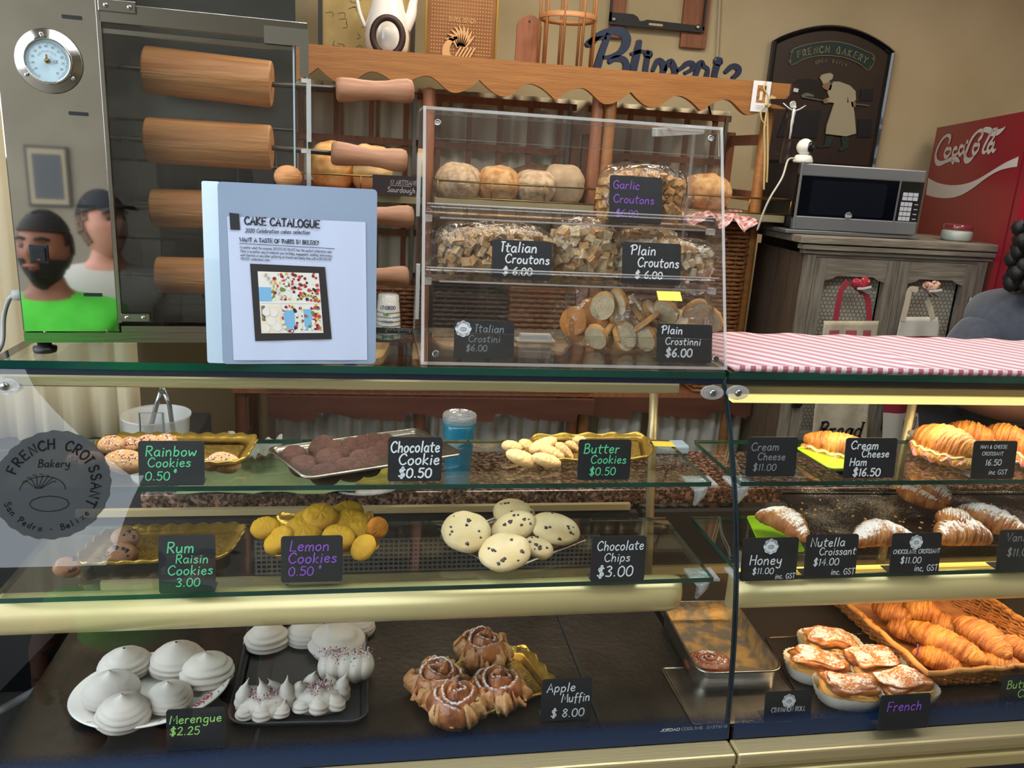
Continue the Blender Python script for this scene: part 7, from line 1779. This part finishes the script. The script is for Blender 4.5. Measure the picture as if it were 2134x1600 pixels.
# ---------------------------------------------------------------- apple pastries
tray('gold_tray', 'gold card tray with wavy rim under the apple pastries', [(930, 1530), (1162, 1448), (1092, 1352), (862, 1430)], DK+.0005, GOLDC, .018, .022, .03, .003, 20, floor_mat=GOLDB)
APP = mix_on(mat('caramel pastry', 'b5703a', .4, col2='6e341a', ns=34, bump=.5, bs=140, thr=(.36, .62), coat=.3), 'e6e0de', sugar(.35, .7, cov=.7))
APP2 = mat('pale layered pastry', 'd6ab72', .5, col2='a8662e', ns=26, bump=.6, bs=150, coat=.2)
def rolled(lab, px, pyb, wpx, seed, h=.055, grp='apple pastries'):
    p = onZ(px, pyb-wpx*.30, DK+.004); W = (onY(px+wpx/2, pyb, p.y)-onY(px-wpx/2, pyb, p.y)).length
    t = thing('apple_pastry', lab, 'pastry', (p.x, p.y, DK+.004), (0, 0, seed), group=grp); r = random.Random(seed)
    mb = MB(); R = []; n = 110
    for i in range(n+1):
        q = i/n; a = q*2*PI*2.6; rr = W*(.06+.36*q); hh = h*(1.05-.30*q)*(1+.10*math.sin(a*1.7+seed)); th_ = .0065
        k = 1+.06*fbm((math.cos(a), math.sin(a), q*3), 2, seed)+.035*fbm((math.cos(a), math.sin(a), q*3), 7, seed); hh += .004*fbm((math.cos(a), math.sin(a), q), 9, seed)
        def P(ro, z): return (ro*k*math.cos(a), ro*k*math.sin(a), z)
        R.append([P(rr-th_, 0), P(rr-th_*.8, hh*.8), P(rr-th_*.4, hh*.97), P(rr+th_*.2, hh), P(rr+th_*.8, hh*.93), P(rr+th_*(1.2+1.2*q), hh*.55), P(rr+th_*(.9), .0)])
    mb.rings(R, True, True, True); mb.build('spiral_roll', APP, t)
    for k in range(5):
        a = 2*PI*k/5+r.uniform(-.3, .3); l = MB()
        f_ = lambda u, v, a=a, k=k: ((W*.40+.012*math.sin(v*PI)+.006*math.sin(u*9+k)+.004*math.sin(u*31+v*4))*math.cos(a+(u-.5)*1.25), (W*.40+.012*math.sin(v*PI)+.006*math.sin(u*9+k)+.004*math.sin(u*31+v*4))*math.sin(a+(u-.5)*1.25), h*.78*v*(1-.35*abs(2*u-1)**2)+.003*math.sin(u*20+v*6))
        l.grid(f_, 16, 10); o = l.build('outer_fold', APP2, t); s_ = o.modifiers.new('s', 'SOLIDIFY'); s_.thickness = .007
    dome(W*.86, W*.86, h*.55, seed, .06).build('filling', APP2, t)
rolled('apple pastry rose at the left of the gold tray', 912, 1478, 118, 61); rolled('topmost apple pastry at the back of the gold tray', 1006, 1408, 100, 62, .06)
rolled('sugar topped apple pastry at the right of the gold tray', 1036, 1492, 112, 63); rolled('darkest apple pastry at the front of the gold tray', 948, 1522, 112, 64)
# ---------------------------------------------------------------- deep pan with the cinnamon roll
PAN = mat('floury pan steel', '8d857c', .3, .95, col2='746c64', ns=16)
def pan():
    c4 = [(1447, 1440), (1628, 1436), (1515, 1290), (1385, 1295)]
    c, ux, uy = tframe(c4, DK+.001); W, H = ux.length, uy.length; ex_, ey_ = ux.normalized(), uy.normalized()
    t = thing('baking_pan', 'deep rectangular steel baking pan with crumbs behind the glass joint', 'pan', (c.x, c.y, DK+.001)); h = .042
    def ring(o, z): return [tuple(ex_*x+ey_*y+Vector((0, 0, z))) for x, y in rpoly(W+2*o, H+2*o, .022+o, 8)]
    MB().rings([ring(0, 0), ring(.003, h), ring(.007, h+.001), ring(.007, h-.002), ], True).build('outer_wall', STEEL, t)
    mb = MB().rings([ring(.003, h), ring(-.003, .003)], True); mb.f.append(list(range(len(mb.v)//2, len(mb.v)))); mb.m.append(0); mb.sm.append(False)
    m = mat('crusted pan inside', '6e6459', .5, .6, col2='a98550', ns=28, thr=(.45, .6), bump=.5, bs=70); mb.build('inner_wall', m, t)
    b = MB(); b.f.append(list(range(36))); b.v = ring(0, 0); b.m.append(0); b.sm.append(False); b.build('base', STEEL, t)
    return t, c
pt_, pc_ = pan()
q = onZ(1478, 1392, DK+.008); W = (onY(1526, 1392, q.y)-onY(1430, 1392, q.y)).length
t = thing('cinnamon_roll', 'single dark sugared cinnamon roll left in the deep steel pan', 'pastry', (q.x, q.y+.008, DK+.006))
CIN = mix_on(mat('cinnamon crust', '7a3c24', .5, col2='4e2418', ns=30, bump=.4, bs=90), 'e2d8d2', sugar(.5, .9))
dome(W, W*.72, .020, 5, .03).build('dough', CIN, t)
mb = MB(); R = []
for i in range(90):
    qq = i/89; a = qq*2*PI*2.8; rr = W*.42*qq; R.append((rr*math.cos(a), rr*.72*math.sin(a), .0205-.008*qq*qq))
mb.tube(R, .0038, 7); mb.build('spiral', CIN, t)
# steel sheet tray beneath and brown tray
tray('steel_tray', 'flat brushed steel tray under the deep pan at the front of the case floor', [(1440, 1512), (1700, 1500), (1600, 1390), (1385, 1392)], DK+.0002, TRAYSTEEL, .003, .004, .006, .003)
tray('steel_tray', 'brown steel tray under the five french pastries', [(1690, 1500), (1990, 1480), (1850, 1320), (1600, 1330)], DK+.0002, mat('brown steel', '5e5148', .3, .9), .005, .006, .008, .004)
# french pastries in paper cases
PAP = mat('white baking paper case', 'd9d2c2', .7)
LAY = mat('layered custard pastry', 'dfb268', .7, col2='c38a3c', ns=40, bump=.8, bs=60, stretch=(.6, .6, 5))
TOPC = mix_on(mat('browned pastry top', 'b06a30', .5, col2='7a3c1c', ns=30, bump=.6, bs=90, coat=.2), 'e4dcd4', sugar(.3, .8, cov=.66))
def block(W, D, H, seed, p=.35, amp=.08):
    mb = MB()
    def fn(u, v):
        a = 2*PI*u; b = -PI/2+PI*v; sg = lambda x, e: math.copysign(abs(x)**e, x)
        x, y, z = sg(math.cos(a), p)*sg(math.cos(b), p), sg(math.sin(a), p)*sg(math.cos(b), p), sg(math.sin(b), p)
        k = 1+amp*fbm((x, y, z), 1.6, seed)+.025*math.sin(z*17+2*fbm((x, y, 0), 2, seed))+.03*fbm((x, y, z), 6, seed)
        return (x*k*W/2, y*k*D/2, (z*k+1)*H/2)
    return mb.grid(fn, 48, 24, closeu=True)
def french(lab, px, pyb, wpx, seed, rz=0):
    p = onZ(px, pyb-wpx*.25, DK+.006); W = (onY(px+wpx/2, pyb, p.y)-onY(px-wpx/2, pyb, p.y)).length*.94
    t = thing('french_pastry', lab, 'pastry', (p.x, p.y, DK+.006), (0, 0, rz), group='french pastries'); h = .042
    block(W*.92, W*.62, h*.66, seed).build('layers', LAY, t)
    b = block(W*.92, W*.58, h*.46, seed+3, .55, .34); b.v = [(x, y, z+h*.52+.004*math.sin(x*60+seed)) for x, y, z in b.v]; b.build('top_crust', TOPC, t)
    mb = MB(); n = 60; R = []
    for (k, z) in ((.80, -.004), (1.0, .004), (1.08, .018), (1.12, .026)):
        R.append([(W*.54*k*math.copysign(abs(math.cos(2*PI*i/n))**.7, math.cos(2*PI*i/n))*(1+.018*(-1)**i), W*.40*k*math.copysign(abs(math.sin(2*PI*i/n))**.7, math.sin(2*PI*i/n))*(1+.018*(-1)**i), z) for i in range(n)])
    mb.rings(R, True); mb.build('paper_case', PAP, t)
french('french pastry at the back of the group, tallest brown top', 1727, 1386, 104, 71, -.2); french('french pastry at the left with a wide white paper case', 1700, 1432, 108, 72, -.3)
french('french pastry on the right, pale layered side showing', 1812, 1428, 112, 73, .15); french('french pastry at the front left beside the purple French tag', 1762, 1482, 108, 74, -.25)
french('french pastry behind the purple French tag', 1876, 1478, 112, 75, .1)
# ---------------------------------------------------------------- croissant basket
WB = mat('honey wicker', 'b5743a', .5, col2='8c5222', ns=50, bump=.3)
F_, Bk = onZ(1930, 1432, DK+.002), onZ(1737, 1258, DK+.002); dy_ = (Bk-F_); fl = dy_.length; ey_ = dy_.normalized(); ex_ = Vector((ey_.y, -ey_.x, 0)); BWd = .27
bk = thing('wicker_basket', 'rectangular honey wicker basket full of croissants on the case floor', 'basket', (F_.x, F_.y, DK+.002)); bh_ = .05; fo = .030
def brect(k, z):  # k 0..1 flare, closed path corners
    o = fo*k; P = [(-o, -o), (BWd+o, -o), (BWd+o, fl+o), (-o, fl+o)]; return P
def bpath(k, z, step, amp, ph, rad=.004):
    P = brect(k, z); out = []; c = 0
    for i in range(4):
        (xa, ya), (xb, yb) = P[i], P[(i+1) % 4]; L_ = math.hypot(xb-xa, yb-ya); n = int(L_/step); nx, ny = (yb-ya)/L_, -(xb-xa)/L_
        for q_ in range(n):
            u = q_/n; s_ = amp*(1 if (c+ph) % 2 else -1); c += 1
            out.append(tuple(ex_*(xa+(xb-xa)*u+nx*s_)+ey_*(ya+(yb-ya)*u+ny*s_)+Vector((0, 0, z+.0015*math.sin(u*9+ph)))))
    return out
mb = MB(); NR = 11
for k in range(NR): mb.tube(bpath(k/(NR-1), .003+bh_*k/(NR-1), .012, .0035, k), .0031, 6, closed=True)
mb.build('weave', WB, bk, kind='stuff')
mb = MB()
P0, P1 = brect(0, 0), brect(1, bh_)
for i in range(4):
    n = int(math.hypot(P0[(i+1) % 4][0]-P0[i][0], P0[(i+1) % 4][1]-P0[i][1])/.024)
    for j in range(n):
        u = j/n; a = [P0[i][q]+(P0[(i+1) % 4][q]-P0[i][q])*u for q in (0, 1)]; b = [P1[i][q]+(P1[(i+1) % 4][q]-P1[i][q])*u for q in (0, 1)]
        mb.tube([tuple(ex_*a[0]+ey_*a[1]+Vector((0, 0, .001))), tuple(ex_*b[0]+ey_*b[1]+Vector((0, 0, bh_)))], .0024, 5)
mb.build('stakes', WB, bk, kind='stuff')
rim_ = bpath(1.05, bh_+.003, .03, .0025, 0)
mb = MB().tube(rim_, .0052, 8, closed=True); mb.build('rim', mat('pale rim cane', 'c98d4a', .45, col2='b0743a', ns=30), bk)
mb = MB(); mb.add([tuple(ex_*x+ey_*y+Vector((0, 0, .004))) for x, y in P0], [(0, 1, 2, 3)]); mb.build('bottom', WB, bk)
LB = DK+.006
CB = [('croissant lying across the top of the basket pile, tip pointing to the front right', (1885, 1300), (2056, 1382), 62, .052, CRO, .03), ('darker croissant at the right of the basket with a pointed tip', (1990, 1288), (2112, 1368), 64, .058, CROB, -.06),
      ('croissant at the front left corner of the basket under the top one', (1902, 1355), (2008, 1392), 52, .028, CRO, -.1), ('croissant at the back of the basket seen end on', (1880, 1262), (1960, 1282), 58, .055, CRO, .05),
      ('croissant at the back left of the basket under the cream cover', (1815, 1262), (1900, 1292), 50, .040, CROB, .08), ('shadowed croissant below the back one', (1850, 1300), (1935, 1330), 52, .030, CROB, -.08),
      ('croissant deep in the middle of the basket', (1925, 1290), (2020, 1320), 54, .036, CROB, .1), ('croissant at the front right of the basket behind the rim', (2030, 1372), (2130, 1392), 50, .028, CRO, .08),
      ('croissant leaning on the right wall of the basket', (2075, 1330), (2150, 1372), 54, .034, CROB, -.1)]
for i, (lab, a, b, wp, zz, m, cv) in enumerate(CB): croissant(lab, a, b, wp, LB+zz*.78, m, 300+i, 'croissants in the wicker basket', cv, 8, tip=.34)
p = onZ(1902, 1375, DK+.04); tag(MB().tube([tuple(p), tuple(p+Vector((.002, -.006, .02))), tuple(p+Vector((0, -.004, .036)))], .0012, 5).build('purple_thread', mat('purple thread', '7a3f8c', .5)), 'purple thread tied on the left wall of the wicker basket', 'thread')
# dropped yellow note on the upper shelf
p = onZ(1382, 925, S1+.001); q = MB().box((0, 0, 0), (.040, .028, .0006), (0, 0, -.1)).build('sticky_note', mat('yellow paper', 'f2cf4e'), loc=(p.x, p.y, S1+.0012)); tag(q, 'blank yellow note lying at the right end of the upper shelf', 'note')
p = onZ(1385, 955, GZ); o = MB().box((0, 0, .012), (.09, .05, .024)).build('label_holder', mat('pale blue plastic', '9fb4c4', .3), loc=(p.x+.03, p.y+.05, GZ), bevel=.006); tag(o, 'small pale blue plastic box on the granite by the gold pole', 'box')

# ---------------------------------------------------------------- people
SKIN = mat('brown skin', '8a5a42', .55, col2='7c4e38', ns=12); SKINP = mat('light skin', 'c58d76', .55, col2='b87c66', ns=12)
def skin(name, pts, edges, m, parent=None, loc=None, lv=2, root=0, **pr):
    me = bpy.data.meshes.new(name); me.from_pydata([p[:3] for p in pts], edges, []); me.materials.append(m)
    o = link(name, me, parent, loc, **pr)
    md = o.modifiers.new('skin', 'SKIN'); md.use_smooth_shade = True
    sv = me.skin_vertices[0].data
    for i, p in enumerate(pts):
        r = p[3]; sv[i].radius = r if isinstance(r, tuple) else (r, r); sv[i].use_root = (i == root)
    sb = o.modifiers.new('sub', 'SUBSURF'); sb.levels = lv; sb.render_levels = lv
    return o
def head(t, c, m, hair, facing=0, tilt=0, beard=None, cap=None, s=1.0, hair_long=False, glasses=False):
    """c: head centre in t's space; facing: rotation about z, 0 looks to -y"""
    R = Matrix.Rotation(facing, 3, 'Z') @ Matrix.Rotation(tilt, 3, 'X')
    def P(x, y, z): return tuple(R @ Vector((x*s, y*s, z*s))+Vector(c))
    mb = MB()
    def hf(u, v, e=0.0):
        a = 2*PI*u; b = -PI/2+PI*v; x, y, z = math.cos(a)*math.cos(b), math.sin(a)*math.cos(b), math.sin(b)
        k = 1.0; wz = .072*(1 if z > -.1 else 1-.30*(-z-.1)); wy = .092*(1 if z > 0 else 1-.12*(-z))
        X, Y_, Z = x*wz, y*wy, z*.115
        if y < 0:
            g = lambda cx, cz, r: math.exp(-(((x*.072-cx)/r)**2+((z*.115-cz)/r)**2))
            Y_ -= .022*math.exp(-((X/.012)**2+((Z+.012)/.022)**2))+.006*g(0, .024, .03)-.010*(g(.03, .010, .014)+g(-.03, .010, .014))+.010*g(0, -.085, .022)+.005*g(0, -.052, .014)
        return (X*(1+e), Y_*(1+e), Z*(1+e))
    mb.grid(lambda u, v: P(*hf(u, v)), 48, 36, closeu=True)
    h = mb.build('head', m, t)
    for sx in (-1, 1):
        e = MB(); e.lathe([(.001, -.006), (.008, -.004), (.016, .0), (.017, .004), (.008, .006), (.001, .003)], 16); e.v = [P(sx*(.072+.4*z_), .006+x_*.6, .0+y_*1.5) for x_, y_, z_ in e.v]; e.build('ear', m, h)
        e = MB().lathe([(.001, -.011), (.008, -.007), (.011, 0), (.008, .007), (.001, .011)], 14); e.v = [P(sx*.03+x_, -.078+y_*.6, .010+z_*.7) for x_, y_, z_ in e.v]; e.build('eye', mat('eye', '3a2c26', .2), h)
        e = MB().tube([P(sx*.014, -.094, .030), P(sx*.032, -.090, .035), P(sx*.050, -.074, .030)], .0045*s, 6); e.build('eyebrow', hair, h)
    MB().tube([P(-.024, -.088, -.052), P(-.010, -.096, -.049), (P(0, -.097, -.051)), P(.010, -.096, -.049), P(.024, -.088, -.052)], [.003, .006, .005, .006, .003], 8).build('mouth', mat('lips', '8c4a44', .5), h)
    def shell(nm, cond, e, mm, amp=.0):
        sh_ = MB(); nu, nv = 56, 40
        for i in range(nu):
            for j in range(nv):
                u, v = (i+.5)/nu, (j+.5)/nv; x, y, z = hf(u, v)
                if cond(x, y, z):
                    q = [P(*[w_*(1+e+amp*fbm((x*9, y*9, z*9), 3, 1)) for w_ in hf(uu, vv)]) for uu, vv in ((i/nu, j/nv), ((i+1)/nu, j/nv), ((i+1)/nu, (j+1)/nv), (i/nu, (j+1)/nv))]
                    sh_.add(q, [(0, 1, 2, 3)], 0, True)
        o = sh_.build(nm, mm, t); sd = o.modifiers.new('s', 'SOLIDIFY'); sd.thickness = .004; return o
    if hair: shell('hair', lambda x, y, z: z > .055 or (y > .0 and z > -.05) or (abs(x) > .055 and z > .02 and y > -.02), .07, hair)
    if beard: shell('beard', lambda x, y, z: z < -.03 and y < .02 and not (z > -.06 and abs(x) < .02 and y < -.07), .05, beard)
    if cap:
        shell('cap', lambda x, y, z: z > .045, .10, cap)
        mb = MB(); mb.grid(lambda u, v: P((u-.5)*.13, -.085-.07*v*(1-(2*u-1)**2*.5), .052-.012*v-.012*(2*u-1)**2), 14, 6); o = mb.build('cap_peak', cap, t); sd = o.modifiers.new('s', 'SOLIDIFY'); sd.thickness = .003
    return h
def fingers(pts, edges, wrist, d, up, side):
    """append a palm and five separate finger chains; d forward, side across the palm (thumb side positive)"""
    i0 = len(pts)-1; W = Vector(wrist); d, up, side = Vector(d).normalized(), Vector(up).normalized(), Vector(side).normalized()
    pm = W+d*.055; pts.append((*pm, (.034, .018))); edges.append((i0, len(pts)-1)); ip = len(pts)-1
    for k, (o_, L_) in enumerate(((-.030, .062), (-.010, .075), (.010, .078), (.028, .070))):
        a = pm+d*.03+side*o_; pts.append((*a, .0095)); edges.append((ip, len(pts)-1))
        for q in (.5, 1): pts.append((*(a+d*L_*q-up*.012*q*q*2), .0085 if q < 1 else .007)); edges.append((len(pts)-2, len(pts)-1))
    a = W+d*.02+side*.030; pts.append((*a, .011)); edges.append((ip, len(pts)-1))
    for q in (.6, 1): pts.append((*(a+side*.028*q+d*.04*q-up*.008), .010 if q < 1 else .008)); edges.append((len(pts)-2, len(pts)-1))
# shop assistant at the right edge, bending over the counter
PX, PY = onY(2140, 640, 2.12).x, 2.14
t = thing('person', 'person in a grey t-shirt with dark curly hair bending at the right edge', 'person', (PX, PY, 0))
sh_y = 0
pts = [(.02, .05, .95, .12), (.0, .03, 1.02, .11), (-.0, -.02, 1.08, .11), (.02, -.04, 1.17, .085), (.02, -.08, 1.28, .05), (.02, -.10, 1.38, .05)]
edges = [(0, 1), (1, 2), (2, 3), (3, 4), (4, 5)]
# left arm: shoulder, elbow, wrist
def limb(start, chain):
    prev = start
    for p in chain: pts.append(p); edges.append((prev, len(pts)-1)); prev = len(pts)-1
    return prev
limb(3, [(-.12, -.03, 1.13, .045), (-.20, -.05, 1.05, .042), (-.25, -.06, .97, .044), (-.10, -.13, .93, .040), (.06, -.16, .92, .030)])
fingers(pts, edges, (.06, -.16, .92), (1, -.1, -.05), (0, 0, 1), (0, -1, 0))
limb(3, [(.17, -.03, 1.13, .045), (.24, -.05, 1.05, .042), (.30, -.08, .95, .044), (.26, -.22, .93, .038), (.20, -.30, .92, .030)])
fingers(pts, edges, (.20, -.30, .92), (-.2, -1, 0), (0, 0, 1), (-1, 0, 0))
limb(0, [(-.10, .05, .86, .095), (-.10, .05, .50, .068), (-.10, .06, .10, .045), (-.10, -.02, .04, .04), (-.10, -.10, .035, .03)]); limb(0, [(.13, .05, .86, .095), (.13, .05, .50, .068), (.13, .06, .10, .045), (.13, -.02, .04, .04), (.13, -.10, .035, .03)])
skin('body', pts, edges, SKIN, t)
GT = mat('charcoal grey t-shirt', '4a4f5c', .9, col2='3f444f', ns=60, bump=.3, bs=30, sheen=.2)
skin('t_shirt', [(.02, .05, .84, .175), (.0, .03, 1.0, .18), (-.02, -.02, 1.09, .18), (.02, -.04, 1.19, .13), (-.11, -.03, 1.165, .095), (-.185, -.045, 1.07, .088), (-.225, -.052, 1.0, .075), (.18, -.03, 1.155, .095), (.245, -.05, 1.06, .085), (.29, -.065, 1.0, .075), (.02, -.07, 1.27, .085)],
     [(0, 1), (1, 2), (2, 3), (3, 4), (4, 5), (5, 6), (3, 7), (7, 8), (8, 9), (3, 10)], GT, t)
skin('trousers', [(.02, .05, .90, .15), (-.10, .05, .84, .11), (-.10, .05, .50, .082), (-.10, .06, .10, .065), (.13, .05, .84, .11), (.13, .05, .50, .082), (.13, .06, .10, .065)], [(0, 1), (1, 2), (2, 3), (0, 4), (4, 5), (5, 6)], mat('dark jeans', '20242e', .9), t)
BLH = mat('black curly hair', '0e0d0f', .6, bump=.8, bs=50)
head(t, (.0, -.12, 1.43), SKIN, BLH, facing=.7, tilt=.35)
cl = MB()
for k in range(110):
    a = k*2.4; rr = .05+.04*((k*7) % 5)/5; cx_2, cy_2, cz_2 = -.045+rr*math.cos(a)*.9, -.12+rr*math.sin(a)*.9, 1.29+.18*((k*37) % 110)/110
    cl.lathe([(.001, -.024), (.014, -.017), (.021, 0), (.015, .017), (.001, .024)], 8, (cx_2-.03, cy_2, cz_2), fn=lambda a_, r, z: 1+.12*math.sin(5*a_+k))
cl.build('curls', BLH, t)
# two customers standing beside the camera: the polished oven panel mirrors them
def mirror_at(px, py, Y):
    h = onP(px, py, O0, ON); d = ray(px, py); r = d-ON*2*d.dot(ON); return h+r*((Y-h.y)/r.y)
def customer(lab, hp, m, shirt, hair, Yc, beard=None, cap=None, facing=PI, tilt=0, hs=1.0, shirt_name='t_shirt'):
    H0 = mirror_at(*hp, Yc); t = thing('person', lab, 'person', (H0.x, Yc, 0)); hz = H0.z; k = hz/1.42
    z = lambda v: hz-(1.42-v)*(1 if v > .8 else 1)
    pts.clear(); edges.clear()
    pts.extend([(0, 0, z(.86), .13), (0, 0, z(.98), .12), (0, 0, z(1.12), .13), (0, 0, z(1.22), .10), (0, 0, z(1.29), .055), (0, .01, z(1.36), .055)]); edges.extend([(0, 1), (1, 2), (2, 3), (3, 4), (4, 5)])
    for sx in (-1, 1):
        limb(3, [(sx*.17, 0, z(1.19), .058), (sx*.22, -.01, z(1.0), .046), (sx*.24, .0, z(.86), .040), (sx*.22, .06, z(.70), .030)])
        fingers(pts, edges, (sx*.22, .06, z(.70)), (0, .2, -1), (sx, 0, 0), (0, 1, 0))
        limb(0, [(sx*.10, 0, z(.78), .09), (sx*.11, .05, max(.32, z(.40)), .065), (sx*.11, 0, .09, .042), (sx*.11, .09, .04, .035), (sx*.11, .16, .035, .028)])
    skin('body', pts, edges, m, t)
    skin(shirt_name, [(0, 0, z(.80), .16), (0, 0, z(.98), .145), (0, 0, z(1.12), .165), (0, 0, z(1.225), .14), (-.17, 0, z(1.19), .085), (-.215, -.01, z(1.05), .068), (.17, 0, z(1.19), .085), (.215, -.01, z(1.05), .07), (0, .005, z(1.30), .074)], [(0, 1), (1, 2), (2, 3), (3, 4), (4, 5), (3, 6), (6, 7), (3, 8)], shirt, t)
    skin('trousers', [(0, 0, z(.84), .14), (-.10, 0, z(.76), .105), (-.11, .05, max(.32, z(.40)), .08), (-.11, 0, .10, .06), (.10, 0, z(.76), .105), (.11, .05, max(.32, z(.40)), .08), (.11, 0, .10, .06)], [(0, 1), (1, 2), (2, 3), (0, 4), (4, 5), (5, 6)], mat('dark jeans', '20242e'), t)
    head(t, (0, .02, hz), m, hair, facing=facing, tilt=tilt, beard=beard, cap=cap, s=hs)
    return t
GRN = mat('bright green t-shirt', '4fc83c', .85, col2='46b834', ns=20)
customer('bearded person in green t-shirt mirrored in the steel oven panel', (95, 520), SKIN, GRN, mat('dark brown hair', '17130f', .7), -.28, beard=mat('dark beard', '1a1512', .8), facing=PI+.3, tilt=-.15)
customer('person in pale t-shirt and dark cap mirrored at the oven panel edge', (218, 470), SKINP, mat('pale grey t-shirt', 'b9b7ae', .9), mat('short fair hair', '6e5444', .8), -.62, cap=mat('dark cap', '22252c', .8), facing=PI-.7, tilt=-.3)
# framed picture on the wall opposite
p = mirror_at(100, 368, -1.485); t = thing('wall_picture', 'dark framed picture on the wall opposite, mirrored in the oven panel', 'picture', (p.x, -1.493, p.z))
MB().box((0, 0, 0), (.17, .012, .26)).build('frame', mat('grey frame', '4c4a48', .5), t, bevel=.003); MB().box((0, .008, 0), (.145, .004, .235)).build('mount', mat('tan mount', 'a79b80', .6), t); MB().box((0, .011, 0), (.11, .003, .19)).build('print', mat('grey print', '55585c', .4), t)

# dark lower end panel with its pale trim, and the dark cupboard added behind the left end
ep = [onX(0, 1480, -.552), onX(120, 1412, -.552), onX(232, 1352, -.552)]
mb = MB().tube([tuple(Vector(local(caseA, p))) for p in ([ep[0]+(ep[0]-ep[1])*.3]+ep)], .0065, 8); mb.build('end_trim', mat('pale blue grey trim', 'a3b2c8', .3, .4), caseA)
zt_ = lambda y: ep[0].z+(ep[2].z-ep[0].z)*(y-ep[0].y)/(ep[2].y-ep[0].y)
P = [(1.062, .64), (1.60, .64), (1.60, zt_(1.60)), (1.068, zt_(1.068))]
mb = MB().prism(P, lambda y, z, d: tuple(Vector(local(caseA, (-.556+d, y, z)))), .004); mb.build('end_panel', mat('dark end panel', '15181f', .35), caseA)
o = MB().box((-.80, 2.12, .41), (.72, .30, .82)).build('dark_backdrop', mat('dark cupboard', '1c1c20', .5), bevel=.004); tag(o, 'dark low cupboard under the cream curtain behind the left display case, added to darken the view', 'backdrop')  # added box so the view below the drape stays dark
MB().box((-.80, 1.968, .40), (.66, .006, .7)).build('door', mat('dark cupboard'  ,'1c1c20'), o)  # front panel of the added dark box
# crumpled greaseproof paper and a small clear stand near the tub
q = onZ(520, 1000, GZ); mb = MB()
mb.grid(lambda u, v: ((u-.5)*.12, (v-.5)*.09, .006+.045*abs(fbm((u*3, v*3, 1), 1.6, 4))+.012*abs(fbm((u, v, 2), 9, 6))), 26, 20)
o = mb.build('crumpled_paper', mat('greaseproof paper', 'a9a99c', .6), loc=(q.x, q.y+.07, GZ+.03)); tag(o, 'crumpled grey greaseproof paper on the green cloth', 'paper'); sd = o.modifiers.new('s', 'SOLIDIFY'); sd.thickness = .001
a, b = onY(291, 905, 1.64), onY(338, 862, 1.64)
t = thing('clear_stand', 'small green edged clear acrylic stand in front of the plastic tub', 'stand', ((a.x+b.x)/2, 1.645, GZ)); w_, h_ = b.x-a.x, b.z-GZ
MB().box((0, 0, h_/2), (w_, .003, h_)).build('panel', ACRYL, t)
mb = MB().tube([(-w_/2, 0, 0), (-w_/2, 0, h_), (w_/2, 0, h_), (w_/2, 0, 0)], .0022, 6); mb.build('edge', mat('grey green edge', '5f7268', .3), t)
